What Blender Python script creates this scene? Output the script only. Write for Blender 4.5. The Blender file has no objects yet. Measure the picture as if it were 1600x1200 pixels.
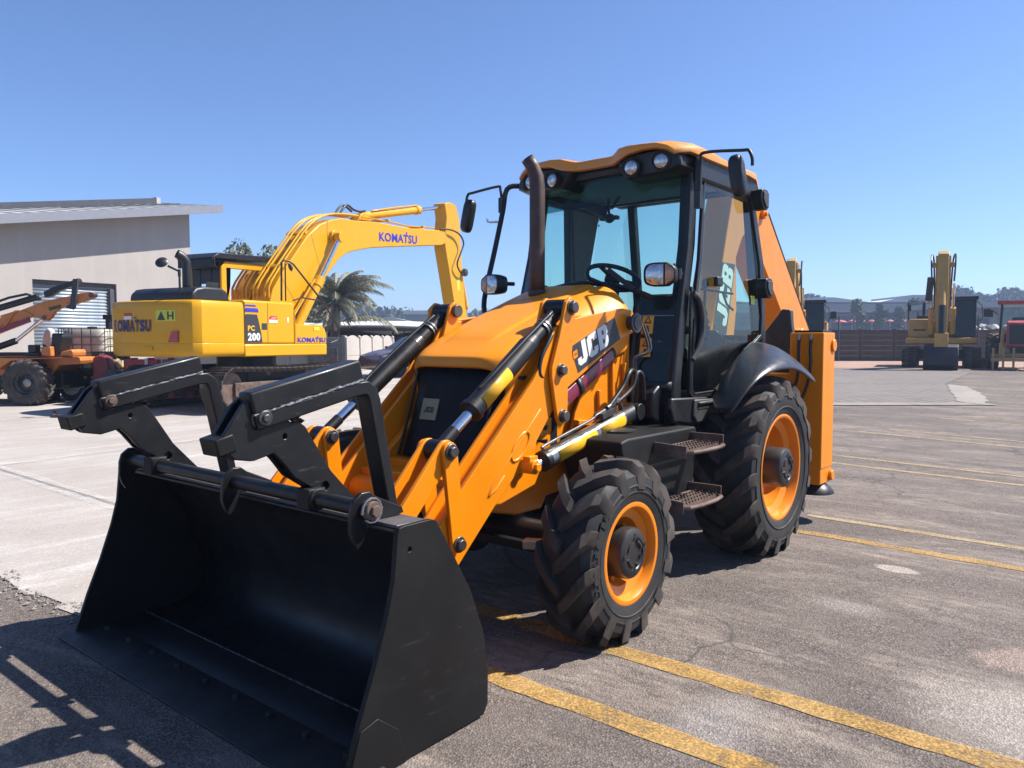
import bpy, bmesh, math, random
from mathutils import Vector, Matrix, Euler
from mathutils.geometry import tessellate_polygon
random.seed(7)
R = math.radians
scene = bpy.context.scene
COL = scene.collection

# ------------------------------------------------------------------ camera, sky, sun, exposure
cam_data = bpy.data.cameras.new('camera')
cam = bpy.data.objects.new('camera', cam_data); COL.objects.link(cam)
cam.location = (5.625, 3.234, 1.577)
cam.rotation_euler = (R(90 - 3.2525), 0, R(-140.5228 - 90))
cam_data.sensor_width = 36.0
cam_data.lens = 36.0 * 1210.6 / 1600.0
cam_data.clip_start = 0.05; cam_data.clip_end = 6000
scene.camera = cam

SUN_DIR = Vector((-0.635, 0.53, 1.0)).normalized()       # from the ground towards the sun
SUN_EL = math.asin(SUN_DIR.z); SUN_AZ = math.atan2(SUN_DIR.x, SUN_DIR.y)
world = bpy.data.worlds.new('World'); scene.world = world; world.use_nodes = True
wn = world.node_tree.nodes; wl = world.node_tree.links
wn.clear()
sky_n = wn.new('ShaderNodeTexSky'); sky_n.sky_type = 'NISHITA'; sky_n.sun_disc = False
sky_n.sun_elevation = SUN_EL; sky_n.sun_rotation = SUN_AZ
sky_n.altitude = 1600; sky_n.air_density = 1.0; sky_n.dust_density = 1.3; sky_n.ozone_density = 5.0
bg_n = wn.new('ShaderNodeBackground'); bg_n.inputs[1].default_value = 0.077
wo = wn.new('ShaderNodeOutputWorld')
tint_n = wn.new('ShaderNodeMix'); tint_n.data_type = 'RGBA'; tint_n.blend_type = 'MULTIPLY'; tint_n.inputs[0].default_value = 1.0; tint_n.inputs[7].default_value = (.97, 1.045, 1.20, 1)
wl.new(sky_n.outputs[0], tint_n.inputs[6]); wl.new(tint_n.outputs[2], bg_n.inputs[0]); wl.new(bg_n.outputs[0], wo.inputs[0])
sun_d = bpy.data.lights.new('sun', 'SUN'); sun_d.energy = 5.0; sun_d.angle = R(0.53); sun_d.color = (1.0, 0.95, 0.88)
sun = bpy.data.objects.new('sun', sun_d); COL.objects.link(sun)
sun.rotation_euler = SUN_DIR.to_track_quat('Z', 'Y').to_euler()
scene.view_settings.view_transform = 'Standard'; scene.view_settings.look = 'None'
scene.view_settings.gamma = 1.0; scene.view_settings.exposure = 1.0
scene.view_settings.use_curve_mapping = False
scene.render.film_transparent = False
try:
    scene.cycles.max_bounces = 8; scene.cycles.transparent_max_bounces = 24
    scene.cycles.volume_bounces = 0
except Exception: pass

# ------------------------------------------------------------------ helpers
class MB:
    """collects faces, builds ONE mesh object"""
    def __init__(s): s.v = []; s.f = []; s.mi = []; s.cur = 0
    def m(s, i): s.cur = i; return s
    def add(s, verts, faces):
        b = len(s.v); s.v += [tuple(v) for v in verts]
        for f in faces: s.f.append([b + i for i in f]); s.mi.append(s.cur)
        return s
    def box(s, c, size, rot=None):
        x, y, z = size[0]/2, size[1]/2, size[2]/2
        vs = [Vector(p) for p in ((-x,-y,-z),(x,-y,-z),(x,y,-z),(-x,y,-z),(-x,-y,z),(x,-y,z),(x,y,z),(-x,y,z))]
        if rot is not None:
            M = rot if isinstance(rot, Matrix) else Euler(rot).to_matrix()
            vs = [M @ v for v in vs]
        c = Vector(c)
        return s.add([v + c for v in vs], [(0,3,2,1),(4,5,6,7),(0,1,5,4),(1,2,6,5),(2,3,7,6),(3,0,4,7)])
    def b2(s, lo, hi):
        return s.box([(a+b)/2 for a, b in zip(lo, hi)], [abs(b-a) for a, b in zip(lo, hi)])
    def prism(s, poly, axis, a, b, holes=()):
        """poly in the plane normal to axis: 'y' -> (x,z), 'x' -> (y,z), 'z' -> (x,y)"""
        def P(p, h):
            return (p[0], h, p[1]) if axis == 'y' else (h, p[0], p[1]) if axis == 'x' else (p[0], p[1], h)
        loops = [list(poly)] + [list(h) for h in holes]
        n0 = len(s.v); flat = [p for lp in loops for p in lp]; n = len(flat)
        s.v += [P(p, a) for p in flat] + [P(p, b) for p in flat]
        if holes:
            for t in tessellate_polygon([[Vector((p[0], p[1], 0)) for p in lp] for lp in loops]):
                s.f.append([n0 + i for i in t]); s.mi.append(s.cur)
                s.f.append([n0 + n + i for i in reversed(t)]); s.mi.append(s.cur)
        else:
            s.f.append([n0 + i for i in range(n)]); s.mi.append(s.cur)
            s.f.append([n0 + n + i for i in reversed(range(n))]); s.mi.append(s.cur)
        o = n0
        for lp in loops:
            k = len(lp)
            for i in range(k):
                j = (i+1) % k
                s.f.append([o+i, o+j, o+j+n, o+i+n]); s.mi.append(s.cur)
            o += k
        return s
    def cyl(s, p0, p1, r0, r1=None, n=16, caps=True, ph=0.0):
        p0 = Vector(p0); p1 = Vector(p1); r1 = r0 if r1 is None else r1
        d = (p1-p0).normalized(); u = d.orthogonal().normalized(); w = d.cross(u)
        vs = []
        for p, r in ((p0, r0), (p1, r1)):
            for i in range(n):
                a = 2*math.pi*i/n + ph; vs.append(p + r*(math.cos(a)*u + math.sin(a)*w))
        fs = [(i, (i+1) % n, n+(i+1) % n, n+i) for i in range(n)]
        if caps: fs += [tuple(reversed(range(n))), tuple(range(n, 2*n))]
        return s.add(vs, fs)
    def tube(s, pts, r, n=8, smooth=0, caps=True):
        P = [Vector(p) for p in pts]
        if smooth:
            Q = []
            for i in range(len(P)-1):
                a = P[max(i-1, 0)]; b = P[i]; c = P[i+1]; d = P[min(i+2, len(P)-1)]
                for k in range(smooth):
                    t = k/smooth
                    Q.append(0.5*((2*b) + (c-a)*t + (2*a-5*b+4*c-d)*t*t + (3*b-a-3*c+d)*t**3))
            Q.append(P[-1]); P = Q
        rr = r if isinstance(r, (list, tuple)) else [r]*len(P)
        if len(rr) != len(P):
            rr = [rr[min(int(i*(len(rr)-1)/(len(P)-1)+.5), len(rr)-1)] for i in range(len(P))]
        vs = []; u = None
        for i, p in enumerate(P):
            d = (P[min(i+1, len(P)-1)] - P[max(i-1, 0)]).normalized()
            if u is None: u = d.orthogonal().normalized()
            else:
                u = (u - d*u.dot(d))
                u = u.normalized() if u.length > 1e-6 else d.orthogonal().normalized()
            w = d.cross(u)
            for k in range(n):
                a = 2*math.pi*k/n; vs.append(p + rr[i]*(math.cos(a)*u + math.sin(a)*w))
        fs = []
        for i in range(len(P)-1):
            for k in range(n):
                fs.append((i*n+k, i*n+(k+1) % n, (i+1)*n+(k+1) % n, (i+1)*n+k))
        if caps: fs += [tuple(reversed(range(n))), tuple(range((len(P)-1)*n, len(P)*n))]
        return s.add(vs, fs)
    def lathe(s, prof, o, ax, n=32, close=False, cap=False):
        """prof: (r, h) along axis ax from o"""
        o = Vector(o); d = Vector(ax).normalized(); u = d.orthogonal().normalized(); w = d.cross(u)
        vs = []
        for r, h in prof:
            for k in range(n):
                a = 2*math.pi*k/n; vs.append(o + d*h + r*(math.cos(a)*u + math.sin(a)*w))
        m = len(prof); fs = []
        for i in range(m if close else m-1):
            j = (i+1) % m
            for k in range(n):
                fs.append((i*n+k, i*n+(k+1) % n, j*n+(k+1) % n, j*n+k))
        if cap:
            if prof[0][0] > 1e-4: fs.append(tuple(reversed(range(n))))
            if prof[-1][0] > 1e-4: fs.append(tuple(range((m-1)*n, m*n)))
        return s.add(vs, fs)
    def bar(s, p0, p1, w, h, up=(0, 0, 1)):
        p0 = Vector(p0); p1 = Vector(p1); d = (p1-p0); L = d.length; d.normalize()
        sd = d.cross(Vector(up)).normalized(); u = sd.cross(d)
        M = Matrix((d, sd, u)).transposed()
        return s.box((p0+p1)/2, (L, w, h), M)
    def grid(s, rows, closed=False):
        n = len(rows[0]); vs = [p for r in rows for p in r]; fs = []
        for i in range(len(rows)-1):
            for k in range(n if closed else n-1):
                fs.append((i*n+k, i*n+(k+1) % n, (i+1)*n+(k+1) % n, (i+1)*n+k))
        return s.add(vs, fs)
    def text(s, body, o, right, up, size, bold=0.0, depth=0.003, width=None):
        cu = bpy.data.curves.new('t', 'FONT'); cu.body = body; cu.size = 1.0; cu.offset = bold
        cu.extrude = 0.0; cu.space_character = 1.0 + bold*2.2; cu.resolution_u = 3
        ob = bpy.data.objects.new('t', cu); me = bpy.data.meshes.new_from_object(ob)
        vs = [v.co.copy() for v in me.vertices]; fs = [tuple(p.vertices) for p in me.polygons]
        bpy.data.objects.remove(ob); bpy.data.meshes.remove(me); bpy.data.curves.remove(cu)
        if not vs: return s
        x0 = min(v.x for v in vs); x1 = max(v.x for v in vs); y0 = min(v.y for v in vs); y1 = max(v.y for v in vs)
        sy = size/(y1-y0); sx = width/(x1-x0) if width else sy
        o = Vector(o); r = Vector(right).normalized(); u = Vector(up).normalized(); nn = r.cross(u)
        q = [o + r*((v.x-x0)*sx) + u*((v.y-y0)*sy) for v in vs]
        s.add([p + nn*depth for p in q], fs)
        return s
    def letters(s, polys, o, right, up, h, depth, gap=.09, shear=.0, sx=1.0):
        """block letters given as (outer, holes, width) in a unit-high box"""
        o = Vector(o); r = Vector(right).normalized(); u = Vector(up).normalized(); nn = r.cross(u); x = 0
        for outer, holes, wd in polys:
            loops = [outer] + list(holes); flat = [p for lp in loops for p in lp]
            vs = [o + r*((p[0]*sx+x+shear*p[1])*h) + u*(p[1]*h) for p in flat]
            tr = tessellate_polygon([[Vector((p[0], p[1], 0)) for p in lp] for lp in loops])
            n = len(flat); fs = []
            top = [v + nn*depth for v in vs]
            fs += [tuple(t) for t in tr]
            s.add(top, fs)
            x += wd*sx + gap
        return s
    def build(s, name, mats, parent=None, bevel=0.0, smooth=35, seg=2, solid=0.0, kind=None):
        me = bpy.data.meshes.new(name)
        me.from_pydata(s.v, [], s.f)
        bm = bmesh.new(); bm.from_mesh(me)
        bmesh.ops.recalc_face_normals(bm, faces=bm.faces)
        bm.to_mesh(me); bm.free()
        if not isinstance(mats, (list, tuple)): mats = [mats]
        for m_ in mats: me.materials.append(m_)
        if len(mats) > 1: me.polygons.foreach_set('material_index', s.mi)
        if smooth is not None:
            me.polygons.foreach_set('use_smooth', [True]*len(me.polygons))
            me.set_sharp_from_angle(angle=R(smooth))
        o = bpy.data.objects.new(name, me); COL.objects.link(o)
        if parent is not None: o.parent = parent
        if solid:
            md = o.modifiers.new('solid', 'SOLIDIFY'); md.thickness = solid; md.offset = 0
        if bevel:
            md = o.modifiers.new('bevel', 'BEVEL'); md.width = bevel; md.segments = seg
            md.limit_method = 'ANGLE'; md.angle_limit = R(32); md.use_clamp_overlap = True
        if kind: o['kind'] = kind
        return o

def thing(name, label, cat, loc=(0, 0, 0), rz=0.0, group=None):
    o = bpy.data.objects.new(name, None); COL.objects.link(o)
    o.location = loc; o.rotation_euler = (0, 0, rz); o.empty_display_size = .2
    o['label'] = label; o['category'] = cat
    if group: o['group'] = group
    return o
def tag(o, label, cat, group=None):
    o['label'] = label; o['category'] = cat
    if group: o['group'] = group
    return o
def dup(o, parent=None, loc=None, rot=None):
    c = o.copy(); COL.objects.link(c)
    if parent is not None: c.parent = parent
    if loc is not None: c.location = loc
    if rot is not None: c.rotation_euler = rot
    return c
def clone_tree(root, loc, rz, label, group=None):
    r = root.copy(); COL.objects.link(r); r.location = loc; r.rotation_euler = (0, 0, rz); r['label'] = label
    if group: r['group'] = group
    for ch in list(root.children):
        c = dup(ch, r)
        for g in list(ch.children): dup(g, c)
    return r
def arc(cx, cz, r, a0, a1, n):
    return [(cx + r*math.cos(R(a0+(a1-a0)*i/n)), cz + r*math.sin(R(a0+(a1-a0)*i/n))) for i in range(n+1)]
def circ(cx, cz, r, n=14):
    return [(cx + r*math.cos(2*math.pi*i/n), cz + r*math.sin(2*math.pi*i/n)) for i in range(n)]
def sstep(a, b, x):
    t = min(max((x-a)/(b-a), 0.0), 1.0); return t*t*(3-2*t)

# ------------------------------------------------------------------ materials
def nodes(name):
    m_ = bpy.data.materials.new(name); m_.use_nodes = True
    nt = m_.node_tree; p = nt.nodes['Principled BSDF']
    return m_, nt, nt.nodes, nt.links, p
def N(nt, typ, **kw):
    n = nt.nodes.new(typ)
    for k, v in kw.items(): setattr(n, k, v)
    return n
def noise(nt, scale, detail=4, rough=.55, coord=None, dist=0.0):
    n = N(nt, 'ShaderNodeTexNoise'); n.inputs['Scale'].default_value = scale; n.inputs['Detail'].default_value = detail
    n.inputs['Roughness'].default_value = rough; n.inputs['Distortion'].default_value = dist
    if coord is not None: nt.links.new(coord, n.inputs['Vector'])
    return n.outputs['Fac']
def ramp(nt, src, stops):
    n = N(nt, 'ShaderNodeValToRGB'); e = n.color_ramp.elements
    while len(e) < len(stops): e.new(0.5)
    for i, (p, c) in enumerate(stops):
        e[i].position = p; e[i].color = (c, c, c, 1) if isinstance(c, (int, float)) else (*c, 1)
    nt.links.new(src, n.inputs[0]); return n.outputs[0]
def mix(nt, fac, a, b, mode='MIX'):
    n = N(nt, 'ShaderNodeMix', data_type='RGBA', blend_type=mode)
    for i, v in ((0, fac), (6, a), (7, b)):
        sock = n.inputs[i]
        if hasattr(v, 'is_linked'): nt.links.new(v, sock)
        elif isinstance(v, (int, float)): sock.default_value = v if i == 0 else (v, v, v, 1)
        else: sock.default_value = (*v, 1)
    return n.outputs[2]
def bump(nt, src, strength, dist=.01, normal=None):
    n = N(nt, 'ShaderNodeBump'); n.inputs['Strength'].default_value = strength; n.inputs['Distance'].default_value = dist
    nt.links.new(src, n.inputs['Height'])
    if normal is not None: nt.links.new(normal, n.inputs['Normal'])
    return n.outputs[0]
def objco(nt):
    return N(nt, 'ShaderNodeTexCoord').outputs['Object']

def mat(name, col, rough=.45, metal=0.0, coat=0.0, dust=.0, dustcol=(.34, .29, .24), var=.12, scale=6.0, bmp=0.0, bscale=60, wear=0.0, wearcol=(.25, .24, .23), spec=.5, scratch=0.0):
    m_, nt, nn, ll, p = nodes(name)
    co = objco(nt)
    if metal < .5: col = tuple(c*.85 for c in col); dustcol = tuple(c*.85 for c in dustcol); wearcol = tuple(c*.85 for c in wearcol)
    n1 = noise(nt, scale, 5, .6, co)
    c2 = tuple(max(0, c*(1-var*2)) for c in col); c1 = tuple(min(1, c*(1+var*.6)) for c in col)
    base = mix(nt, ramp(nt, n1, [(.3, 0), (.7, 1)]), c2, c1)
    if dust:
        n2 = noise(nt, scale*.45+1.3, 8, .68, co)
        base = mix(nt, ramp(nt, n2, [(.42, 0), (.75, dust)]), base, dustcol)
    if wear:
        n3 = noise(nt, scale*5, 9, .75, co)
        base = mix(nt, ramp(nt, n3, [(.64-.08*wear, 0), (.70, wear)]), base, wearcol)
    if scratch:                          # fine scuffs, long in one direction
        mp = N(nt, 'ShaderNodeMapping'); mp.inputs['Scale'].default_value = (3, 3, 26); mp.inputs['Rotation'].default_value = (.5, .4, .3); ll.new(co, mp.inputs[0])
        n4 = noise(nt, 2.2, 8, .7, mp.outputs[0], .6); n5 = noise(nt, 1.7, 4, .6, co)
        mm = N(nt, 'ShaderNodeMath', operation='MULTIPLY'); ll.new(ramp(nt, n4, [(.60, 0), (.66, 1)]), mm.inputs[0]); ll.new(ramp(nt, n5, [(.48, 0), (.62, scratch)]), mm.inputs[1])
        base = mix(nt, mm.outputs[0], base, wearcol)
    ll.new(base, p.inputs['Base Color'])
    nr = noise(nt, scale*2.5, 5, .6, co)
    ll.new(ramp(nt, nr, [(.25, max(0, rough-.1)), (.75, min(1, rough+.14))]), p.inputs['Roughness'])
    p.inputs['Metallic'].default_value = metal
    p.inputs['Coat Weight'].default_value = coat; p.inputs['Coat Roughness'].default_value = .12
    p.inputs['Specular IOR Level'].default_value = spec
    if bmp: ll.new(bump(nt, noise(nt, bscale, 4, .6, co), bmp, .004), p.inputs['Normal'])
    return m_
def flat(name, col, rough=.5, metal=0.0, coat=0.0):
    return mat(name, col, rough, metal, coat, var=.05)
def glass(name, tint, refl=.85, ior=1.45):
    """thin tinted pane: tinted see-through plus mirror reflection by angle"""
    m_, nt, nn, ll, p = nodes(name); nn.remove(p)
    out = nn['Material Output']
    tr = N(nt, 'ShaderNodeBsdfTransparent'); tr.inputs[0].default_value = (*tint, 1)
    gl = N(nt, 'ShaderNodeBsdfGlossy'); gl.inputs['Roughness'].default_value = .02
    gl.inputs[0].default_value = (refl, refl, refl, 1)
    fr = N(nt, 'ShaderNodeFresnel'); fr.inputs[0].default_value = ior
    ms = N(nt, 'ShaderNodeMixShader'); ll.new(fr.outputs[0], ms.inputs[0]); ll.new(tr.outputs[0], ms.inputs[1]); ll.new(gl.outputs[0], ms.inputs[2])
    ll.new(ms.outputs[0], out.inputs[0]); return m_

ORANGE = mat('orange_paint', (.90, .270, .0005), .36, coat=.12, var=.04, scale=3, dust=.10, dustcol=(.60, .27, .05), wear=.10, wearcol=(.35, .12, .01), spec=.3)
BONNET = mat('bonnet_paint', (.90, .29, .0008), .42, coat=.08, var=.03, scale=2, dust=.08, dustcol=(.60, .29, .06), spec=.35)
AMBER = mat('roof_plastic', (.80, .30, .02), .42, coat=.2, var=.03, dust=.25)
YELLOW = mat('excavator_yellow_paint', (.70, .345, .0005), .36, coat=.10, var=.03, scale=2, dust=.14, dustcol=(.42, .27, .06), spec=.3)
OCHRE = mat('faded_yellow_paint', (.58, .33, .05), .5, var=.10, scale=2, dust=.4)
STICKER = mat('yellow_sticker', (.80, .42, .01), .35, var=.03)
BLACK = mat('black_paint', (.0085, .0085, .0095), .42, coat=.06, var=.25, scale=4, dust=.30, dustcol=(.022, .021, .021), wear=.35, wearcol=(.075, .072, .07), spec=.35, scratch=.6)
SATIN = mat('satin_black_paint', (.0076, .0070, .0068), .55, var=.2, scale=2.2, dust=.6, dustcol=(.017, .0155, .0145), wear=.5, wearcol=(.055, .049, .045), spec=.28, scratch=.55)
PLASTIC = mat('black_plastic', (.0115, .012, .0135), .42, var=.2, dust=.15, dustcol=(.04, .04, .04), bmp=.05, bscale=200)
GREYPL = mat('grey_plastic', (.045, .045, .047), .55, var=.1, dust=.2, dustcol=(.09, .085, .08))
CABIN = mat('cab_trim', (.16, .15, .14), .7, var=.08)
LINER = mat('cab_headliner', (.60, .58, .55), .85, var=.08)
RUBBER = mat('tyre_rubber', (.0135, .013, .013), .72, var=.25, scale=5, dust=.6, dustcol=(.045, .038, .034), bmp=.15, bscale=90)
TREAD = mat('tyre_tread', (.030, .024, .021), .85, var=.25, scale=7, dust=.9, dustcol=(.115, .083, .066), bmp=.25, bscale=70)
OLDTYRE = mat('dusty_tyre', (.06, .05, .045), .9, var=.25, scale=6, dust=.9, dustcol=(.17, .13, .11), bmp=.2)
RIMP = mat('rim_paint', (.84, .235, .0005), .36, coat=.15, var=.03, dust=.05, dustcol=(.5, .25, .06), spec=.35)
HUB = mat('hub_black', (.020, .018, .0175), .42, var=.2, dust=.3, dustcol=(.06, .05, .045))
CHROME = mat('chrome_rod', (.75, .75, .76), .12, metal=1.0, var=.05)
STEEL = mat('bare_steel', (.36, .35, .34), .38, metal=.9, var=.2, dust=.5, dustcol=(.16, .12, .10))
DARKSTEEL = mat('dark_steel', (.10, .10, .10), .4, metal=.7, var=.2)
RUST = mat('rusty_steel', (.16, .10, .075), .75, metal=.3, var=.3, scale=8, dust=.6, dustcol=(.30, .24, .20))
EXHAUST = mat('exhaust_pipe', (.085, .062, .055), .55, metal=.6, var=.25, scale=5, dust=.4, dustcol=(.17, .11, .09))
MAROON = mat('maroon_paint', (.22, .008, .035), .35, coat=.3, var=.06)
RED = mat('red_plastic', (.50, .045, .040), .5, var=.12, dust=.4, dustcol=(.5, .2, .17))
WHITE = mat('white_paint', (.78, .78, .76), .45, var=.04)
LENS = mat('lamp_lens', (.62, .62, .62), .12, metal=.85, var=.25, scale=45)
AMBERLENS = mat('amber_lens', (.62, .33, .20), .2, metal=.2, var=.25, scale=40, coat=.5)
REDLENS = mat('red_reflector', (.42, .02, .035), .25, coat=.4)
BLUE = mat('blue_decal', (.03, .035, .42), .4, var=.03)
NAVY = mat('navy_decal', (.02, .02, .12), .4, var=.03)
CHARCOAL = mat('charcoal_decal', (.035, .035, .038), .45, var=.05)
LIME = mat('yellow_green_sticker', (.62, .66, .04), .4, var=.05)
STICKRED = mat('red_sticker', (.60, .03, .03), .4, var=.05)
CABGLASS = glass('tinted_cab_glass', (.73, .90, .83))
TINTBAND = glass('sun_strip_glass', (.16, .34, .36), .5)
DARKGLASS = glass('dark_glass', (.05, .065, .08))
MIRROR = mat('mirror_glass', (.8, .8, .8), .03, metal=1.0, var=.01)
WELD = mat('weld_bead', (.30, .30, .30), .35, metal=.8, var=.5, scale=60)

# ------------------------------------------------------------------ ground
CX, CY = 5.625, 3.234
FX, FY = -0.77188, -0.63577            # horizontal axis along which the yard gently rises
def fwd(x, y): return (x-CX)*FX + (y-CY)*FY
def lat(x, y): return (x-CX)*FY*1.0 - (y-CY)*FX
def gz(x, y):
    d = fwd(x, y)
    z = .36*sstep(8, 34, d)
    if d > 50:
        k = .35 + .65*sstep(-20, 30, lat(x, y)*60/d)
        z += k*((d-50)*.026)*sstep(50, 75, d)
        z += k*1.5*sstep(200, 330, d)
    return z
def at(d, l):                          # world x,y from distance along the rise and offset across it
    return (CX + d*FX + l*FY, CY + d*FY - l*FX)

def road_mat(name, kind):
    m_, nt, nn, ll, p = nodes(name)
    geo = N(nt, 'ShaderNodeNewGeometry'); co = geo.outputs['Position']
    vor = N(nt, 'ShaderNodeTexVoronoi'); vor.inputs['Scale'].default_value = 115; ll.new(co, vor.inputs['Vector'])
    grain = noise(nt, 60, 5, .8, co)
    big = noise(nt, .55, 7, .65, co, .6)
    mid = noise(nt, 2.6, 8, .7, co, .3)
    sv = N(nt, 'ShaderNodeSeparateColor'); ll.new(vor.outputs['Color'], sv.inputs[0])
    stone = ramp(nt, sv.outputs[0], [(.0, .5), (.6, 1.0), (1.0, 2.0)])
    def blob(cx, cy, rx, ry, lo, hi):
        mp = N(nt, 'ShaderNodeMapping', vector_type='TEXTURE'); mp.inputs['Location'].default_value = (cx, cy, 0); mp.inputs['Scale'].default_value = (rx, ry, 1)
        ll.new(co, mp.inputs[0]); ln = N(nt, 'ShaderNodeVectorMath', operation='LENGTH')
        sx = N(nt, 'ShaderNodeVectorMath', operation='MULTIPLY'); sx.inputs[1].default_value = (1, 1, 0); ll.new(mp.outputs[0], sx.inputs[0]); ll.new(sx.outputs[0], ln.inputs[0])
        ad_ = N(nt, 'ShaderNodeMath', operation='MULTIPLY_ADD'); ll.new(mid, ad_.inputs[0]); ad_.inputs[1].default_value = .9; ll.new(ln.outputs['Value'], ad_.inputs[2])
        return ramp(nt, ad_.outputs[0], [(lo, 1), (hi, 0)])
    if kind == 'asphalt':
        base = mix(nt, ramp(nt, big, [(.32, 0), (.68, 1)]), (.104, .084, .073), (.168, .139, .119))
        base = mix(nt, ramp(nt, mid, [(.35, 0), (.7, .5)]), base, (.112, .085, .070))
        base = mix(nt, .92, base, stone, 'MULTIPLY')
        base = mix(nt, ramp(nt, grain, [(.35, .45), (.6, 0)]), base, (.05, .046, .046))
        # pale dusty patches and streaks
        st = N(nt, 'ShaderNodeMapping'); st.inputs['Scale'].default_value = (1.6, .5, 1); st.inputs['Rotation'].default_value = (0, 0, .5); ll.new(co, st.inputs[0])
        d1 = noise(nt, .9, 10, .72, st.outputs[0], .8)
        sc_ = noise(nt, 9, 8, .75, st.outputs[0], .4)
        pm = N(nt, 'ShaderNodeMath', operation='MULTIPLY'); ll.new(ramp(nt, d1, [(.46, 0), (.60, 1)]), pm.inputs[0]); ll.new(ramp(nt, sc_, [(.40, .05), (.62, .85)]), pm.inputs[1])
        base = mix(nt, pm.outputs[0], base, (.32, .265, .22))
        spk = noise(nt, 22, 6, .8, co)
        base = mix(nt, ramp(nt, spk, [(.30, .55), (.42, 0)]), base, (.075, .064, .06))
        base = mix(nt, ramp(nt, mid, [(.45, 0), (.62, .4)]), base, (.165, .14, .12))
        for bx_, by_, rx_, ry_, cc, st_ in ((-.12, 1.92, .16, .26, (.34, .30, .265), .85), (1.15, 3.0, .50, .80, (.25, .19, .16), .8), (1.9, 2.9, 1.0, 1.0, (.34, .30, .265), .6), (2.7, 1.9, .7, .45, (.30, .28, .27), .35), (-3.2, 3.2, .5, .9, (.08, .074, .072), .8), (-2.3, 2.6, .25, .8, (.09, .084, .082), .6), (.9, 1.9, .3, .5, (.33, .29, .26), .4)):
            fm = N(nt, 'ShaderNodeMath', operation='MULTIPLY'); ll.new(blob(bx_, by_, rx_, ry_, .62 if st_ < .8 else .88, 1.0 if st_ > .8 else 1.0), fm.inputs[0])
            fm.inputs[1].default_value = st_
            base = mix(nt, fm.outputs[0], base, mix(nt, .5, cc, stone, 'MULTIPLY'))
        # dark oil marks
        o1 = noise(nt, .8, 9, .75, co, 1.2)
        base = mix(nt, ramp(nt, o1, [(.30, .6), (.38, 0)]), base, (.07, .065, .064))
        # hairline cracks
        wv = N(nt, 'ShaderNodeTexVoronoi', feature='DISTANCE_TO_EDGE'); wv.inputs['Scale'].default_value = .42
        wob = N(nt, 'ShaderNodeTexNoise'); wob.inputs['Scale'].default_value = 1.7; wob.inputs['Detail'].default_value = 7; ll.new(co, wob.inputs['Vector'])
        ad = N(nt, 'ShaderNodeVectorMath', operation='MULTIPLY_ADD'); ll.new(wob.outputs['Color'], ad.inputs[0]); ad.inputs[1].default_value = (1.1, 1.1, 0); ll.new(co, ad.inputs[2])
        ll.new(ad.outputs[0], wv.inputs['Vector'])
        crack = ramp(nt, wv.outputs['Distance'], [(.0, 1), (.010, 0)])
        gate = ramp(nt, noise(nt, .5, 3, .5, co), [(.44, 0), (.56, .8)])
        cm = N(nt, 'ShaderNodeMath', operation='MULTIPLY'); ll.new(crack, cm.inputs[0]); ll.new(gate, cm.inputs[1])
        base = mix(nt, cm.outputs[0], base, (.045, .042, .042))
        hs, bs = .55, .012
    elif kind == 'concrete':
        base = mix(nt, ramp(nt, big, [(.32, 0), (.68, 1)]), (.285, .258, .234), (.39, .362, .336))
        st = N(nt, 'ShaderNodeMapping'); st.inputs['Scale'].default_value = (.35, 2.6, 1); st.inputs['Rotation'].default_value = (0, 0, R(20)); ll.new(co, st.inputs[0])
        d1 = noise(nt, 1.1, 9, .7, st.outputs[0], .5)
        base = mix(nt, ramp(nt, d1, [(.38, .75), (.58, 0)]), base, (.30, .265, .235))
        base = mix(nt, ramp(nt, d1, [(.56, 0), (.74, .7)]), base, (.56, .54, .52))
        r1 = noise(nt, .5, 8, .75, st.outputs[0], 1.0)
        base = mix(nt, ramp(nt, r1, [(.64, 0), (.74, .55)]), base, (.34, .20, .14))
        o1 = noise(nt, .7, 9, .75, co, 1.2)
        base = mix(nt, ramp(nt, o1, [(.29, .7), (.36, 0)]), base, (.13, .12, .115))
        base = mix(nt, .22, base, stone, 'MULTIPLY')
        hs, bs = .25, .006
    elif kind == 'paving':
        mp = N(nt, 'ShaderNodeMapping'); mp.inputs['Rotation'].default_value = (0, 0, R(12)); ll.new(co, mp.inputs[0])
        br = N(nt, 'ShaderNodeTexBrick'); br.inputs['Scale'].default_value = 1.0
        br.inputs['Brick Width'].default_value = .44; br.inputs['Row Height'].default_value = .22; br.inputs['Mortar Size'].default_value = .022
        br.inputs['Color1'].default_value = (.150, .132, .120, 1); br.inputs['Color2'].default_value = (.185, .163, .146, 1); br.inputs['Mortar'].default_value = (.070, .062, .057, 1)
        ll.new(mp.outputs[0], br.inputs['Vector'])
        base = mix(nt, ramp(nt, big, [(.35, 0), (.7, .45)]), br.outputs['Color'], (.215, .19, .17))
        base = mix(nt, ramp(nt, mid, [(.55, 0), (.8, .5)]), base, (.17, .155, .15))
        hs, bs = .2, .006
    elif kind == 'dirt':
        base = mix(nt, ramp(nt, big, [(.32, 0), (.68, 1)]), (.26, .155, .12), (.36, .25, .20))
        base = mix(nt, ramp(nt, mid, [(.5, 0), (.75, .7)]), base, (.42, .33, .25))
        hs, bs = .4, .02
    elif kind == 'edge':
        base = mix(nt, ramp(nt, big, [(.32, 0), (.68, 1)]), (.20, .178, .158), (.275, .245, .218))
        base = mix(nt, .4, base, stone, 'MULTIPLY'); hs, bs = .3, .006
    else:                                # rubble strip along the broken slab edge
        base = mix(nt, ramp(nt, grain, [(.3, 0), (.7, 1)]), (.10, .095, .09), (.50, .47, .44))
        base = mix(nt, .6, base, stone, 'MULTIPLY'); hs, bs = .9, .02
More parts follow.
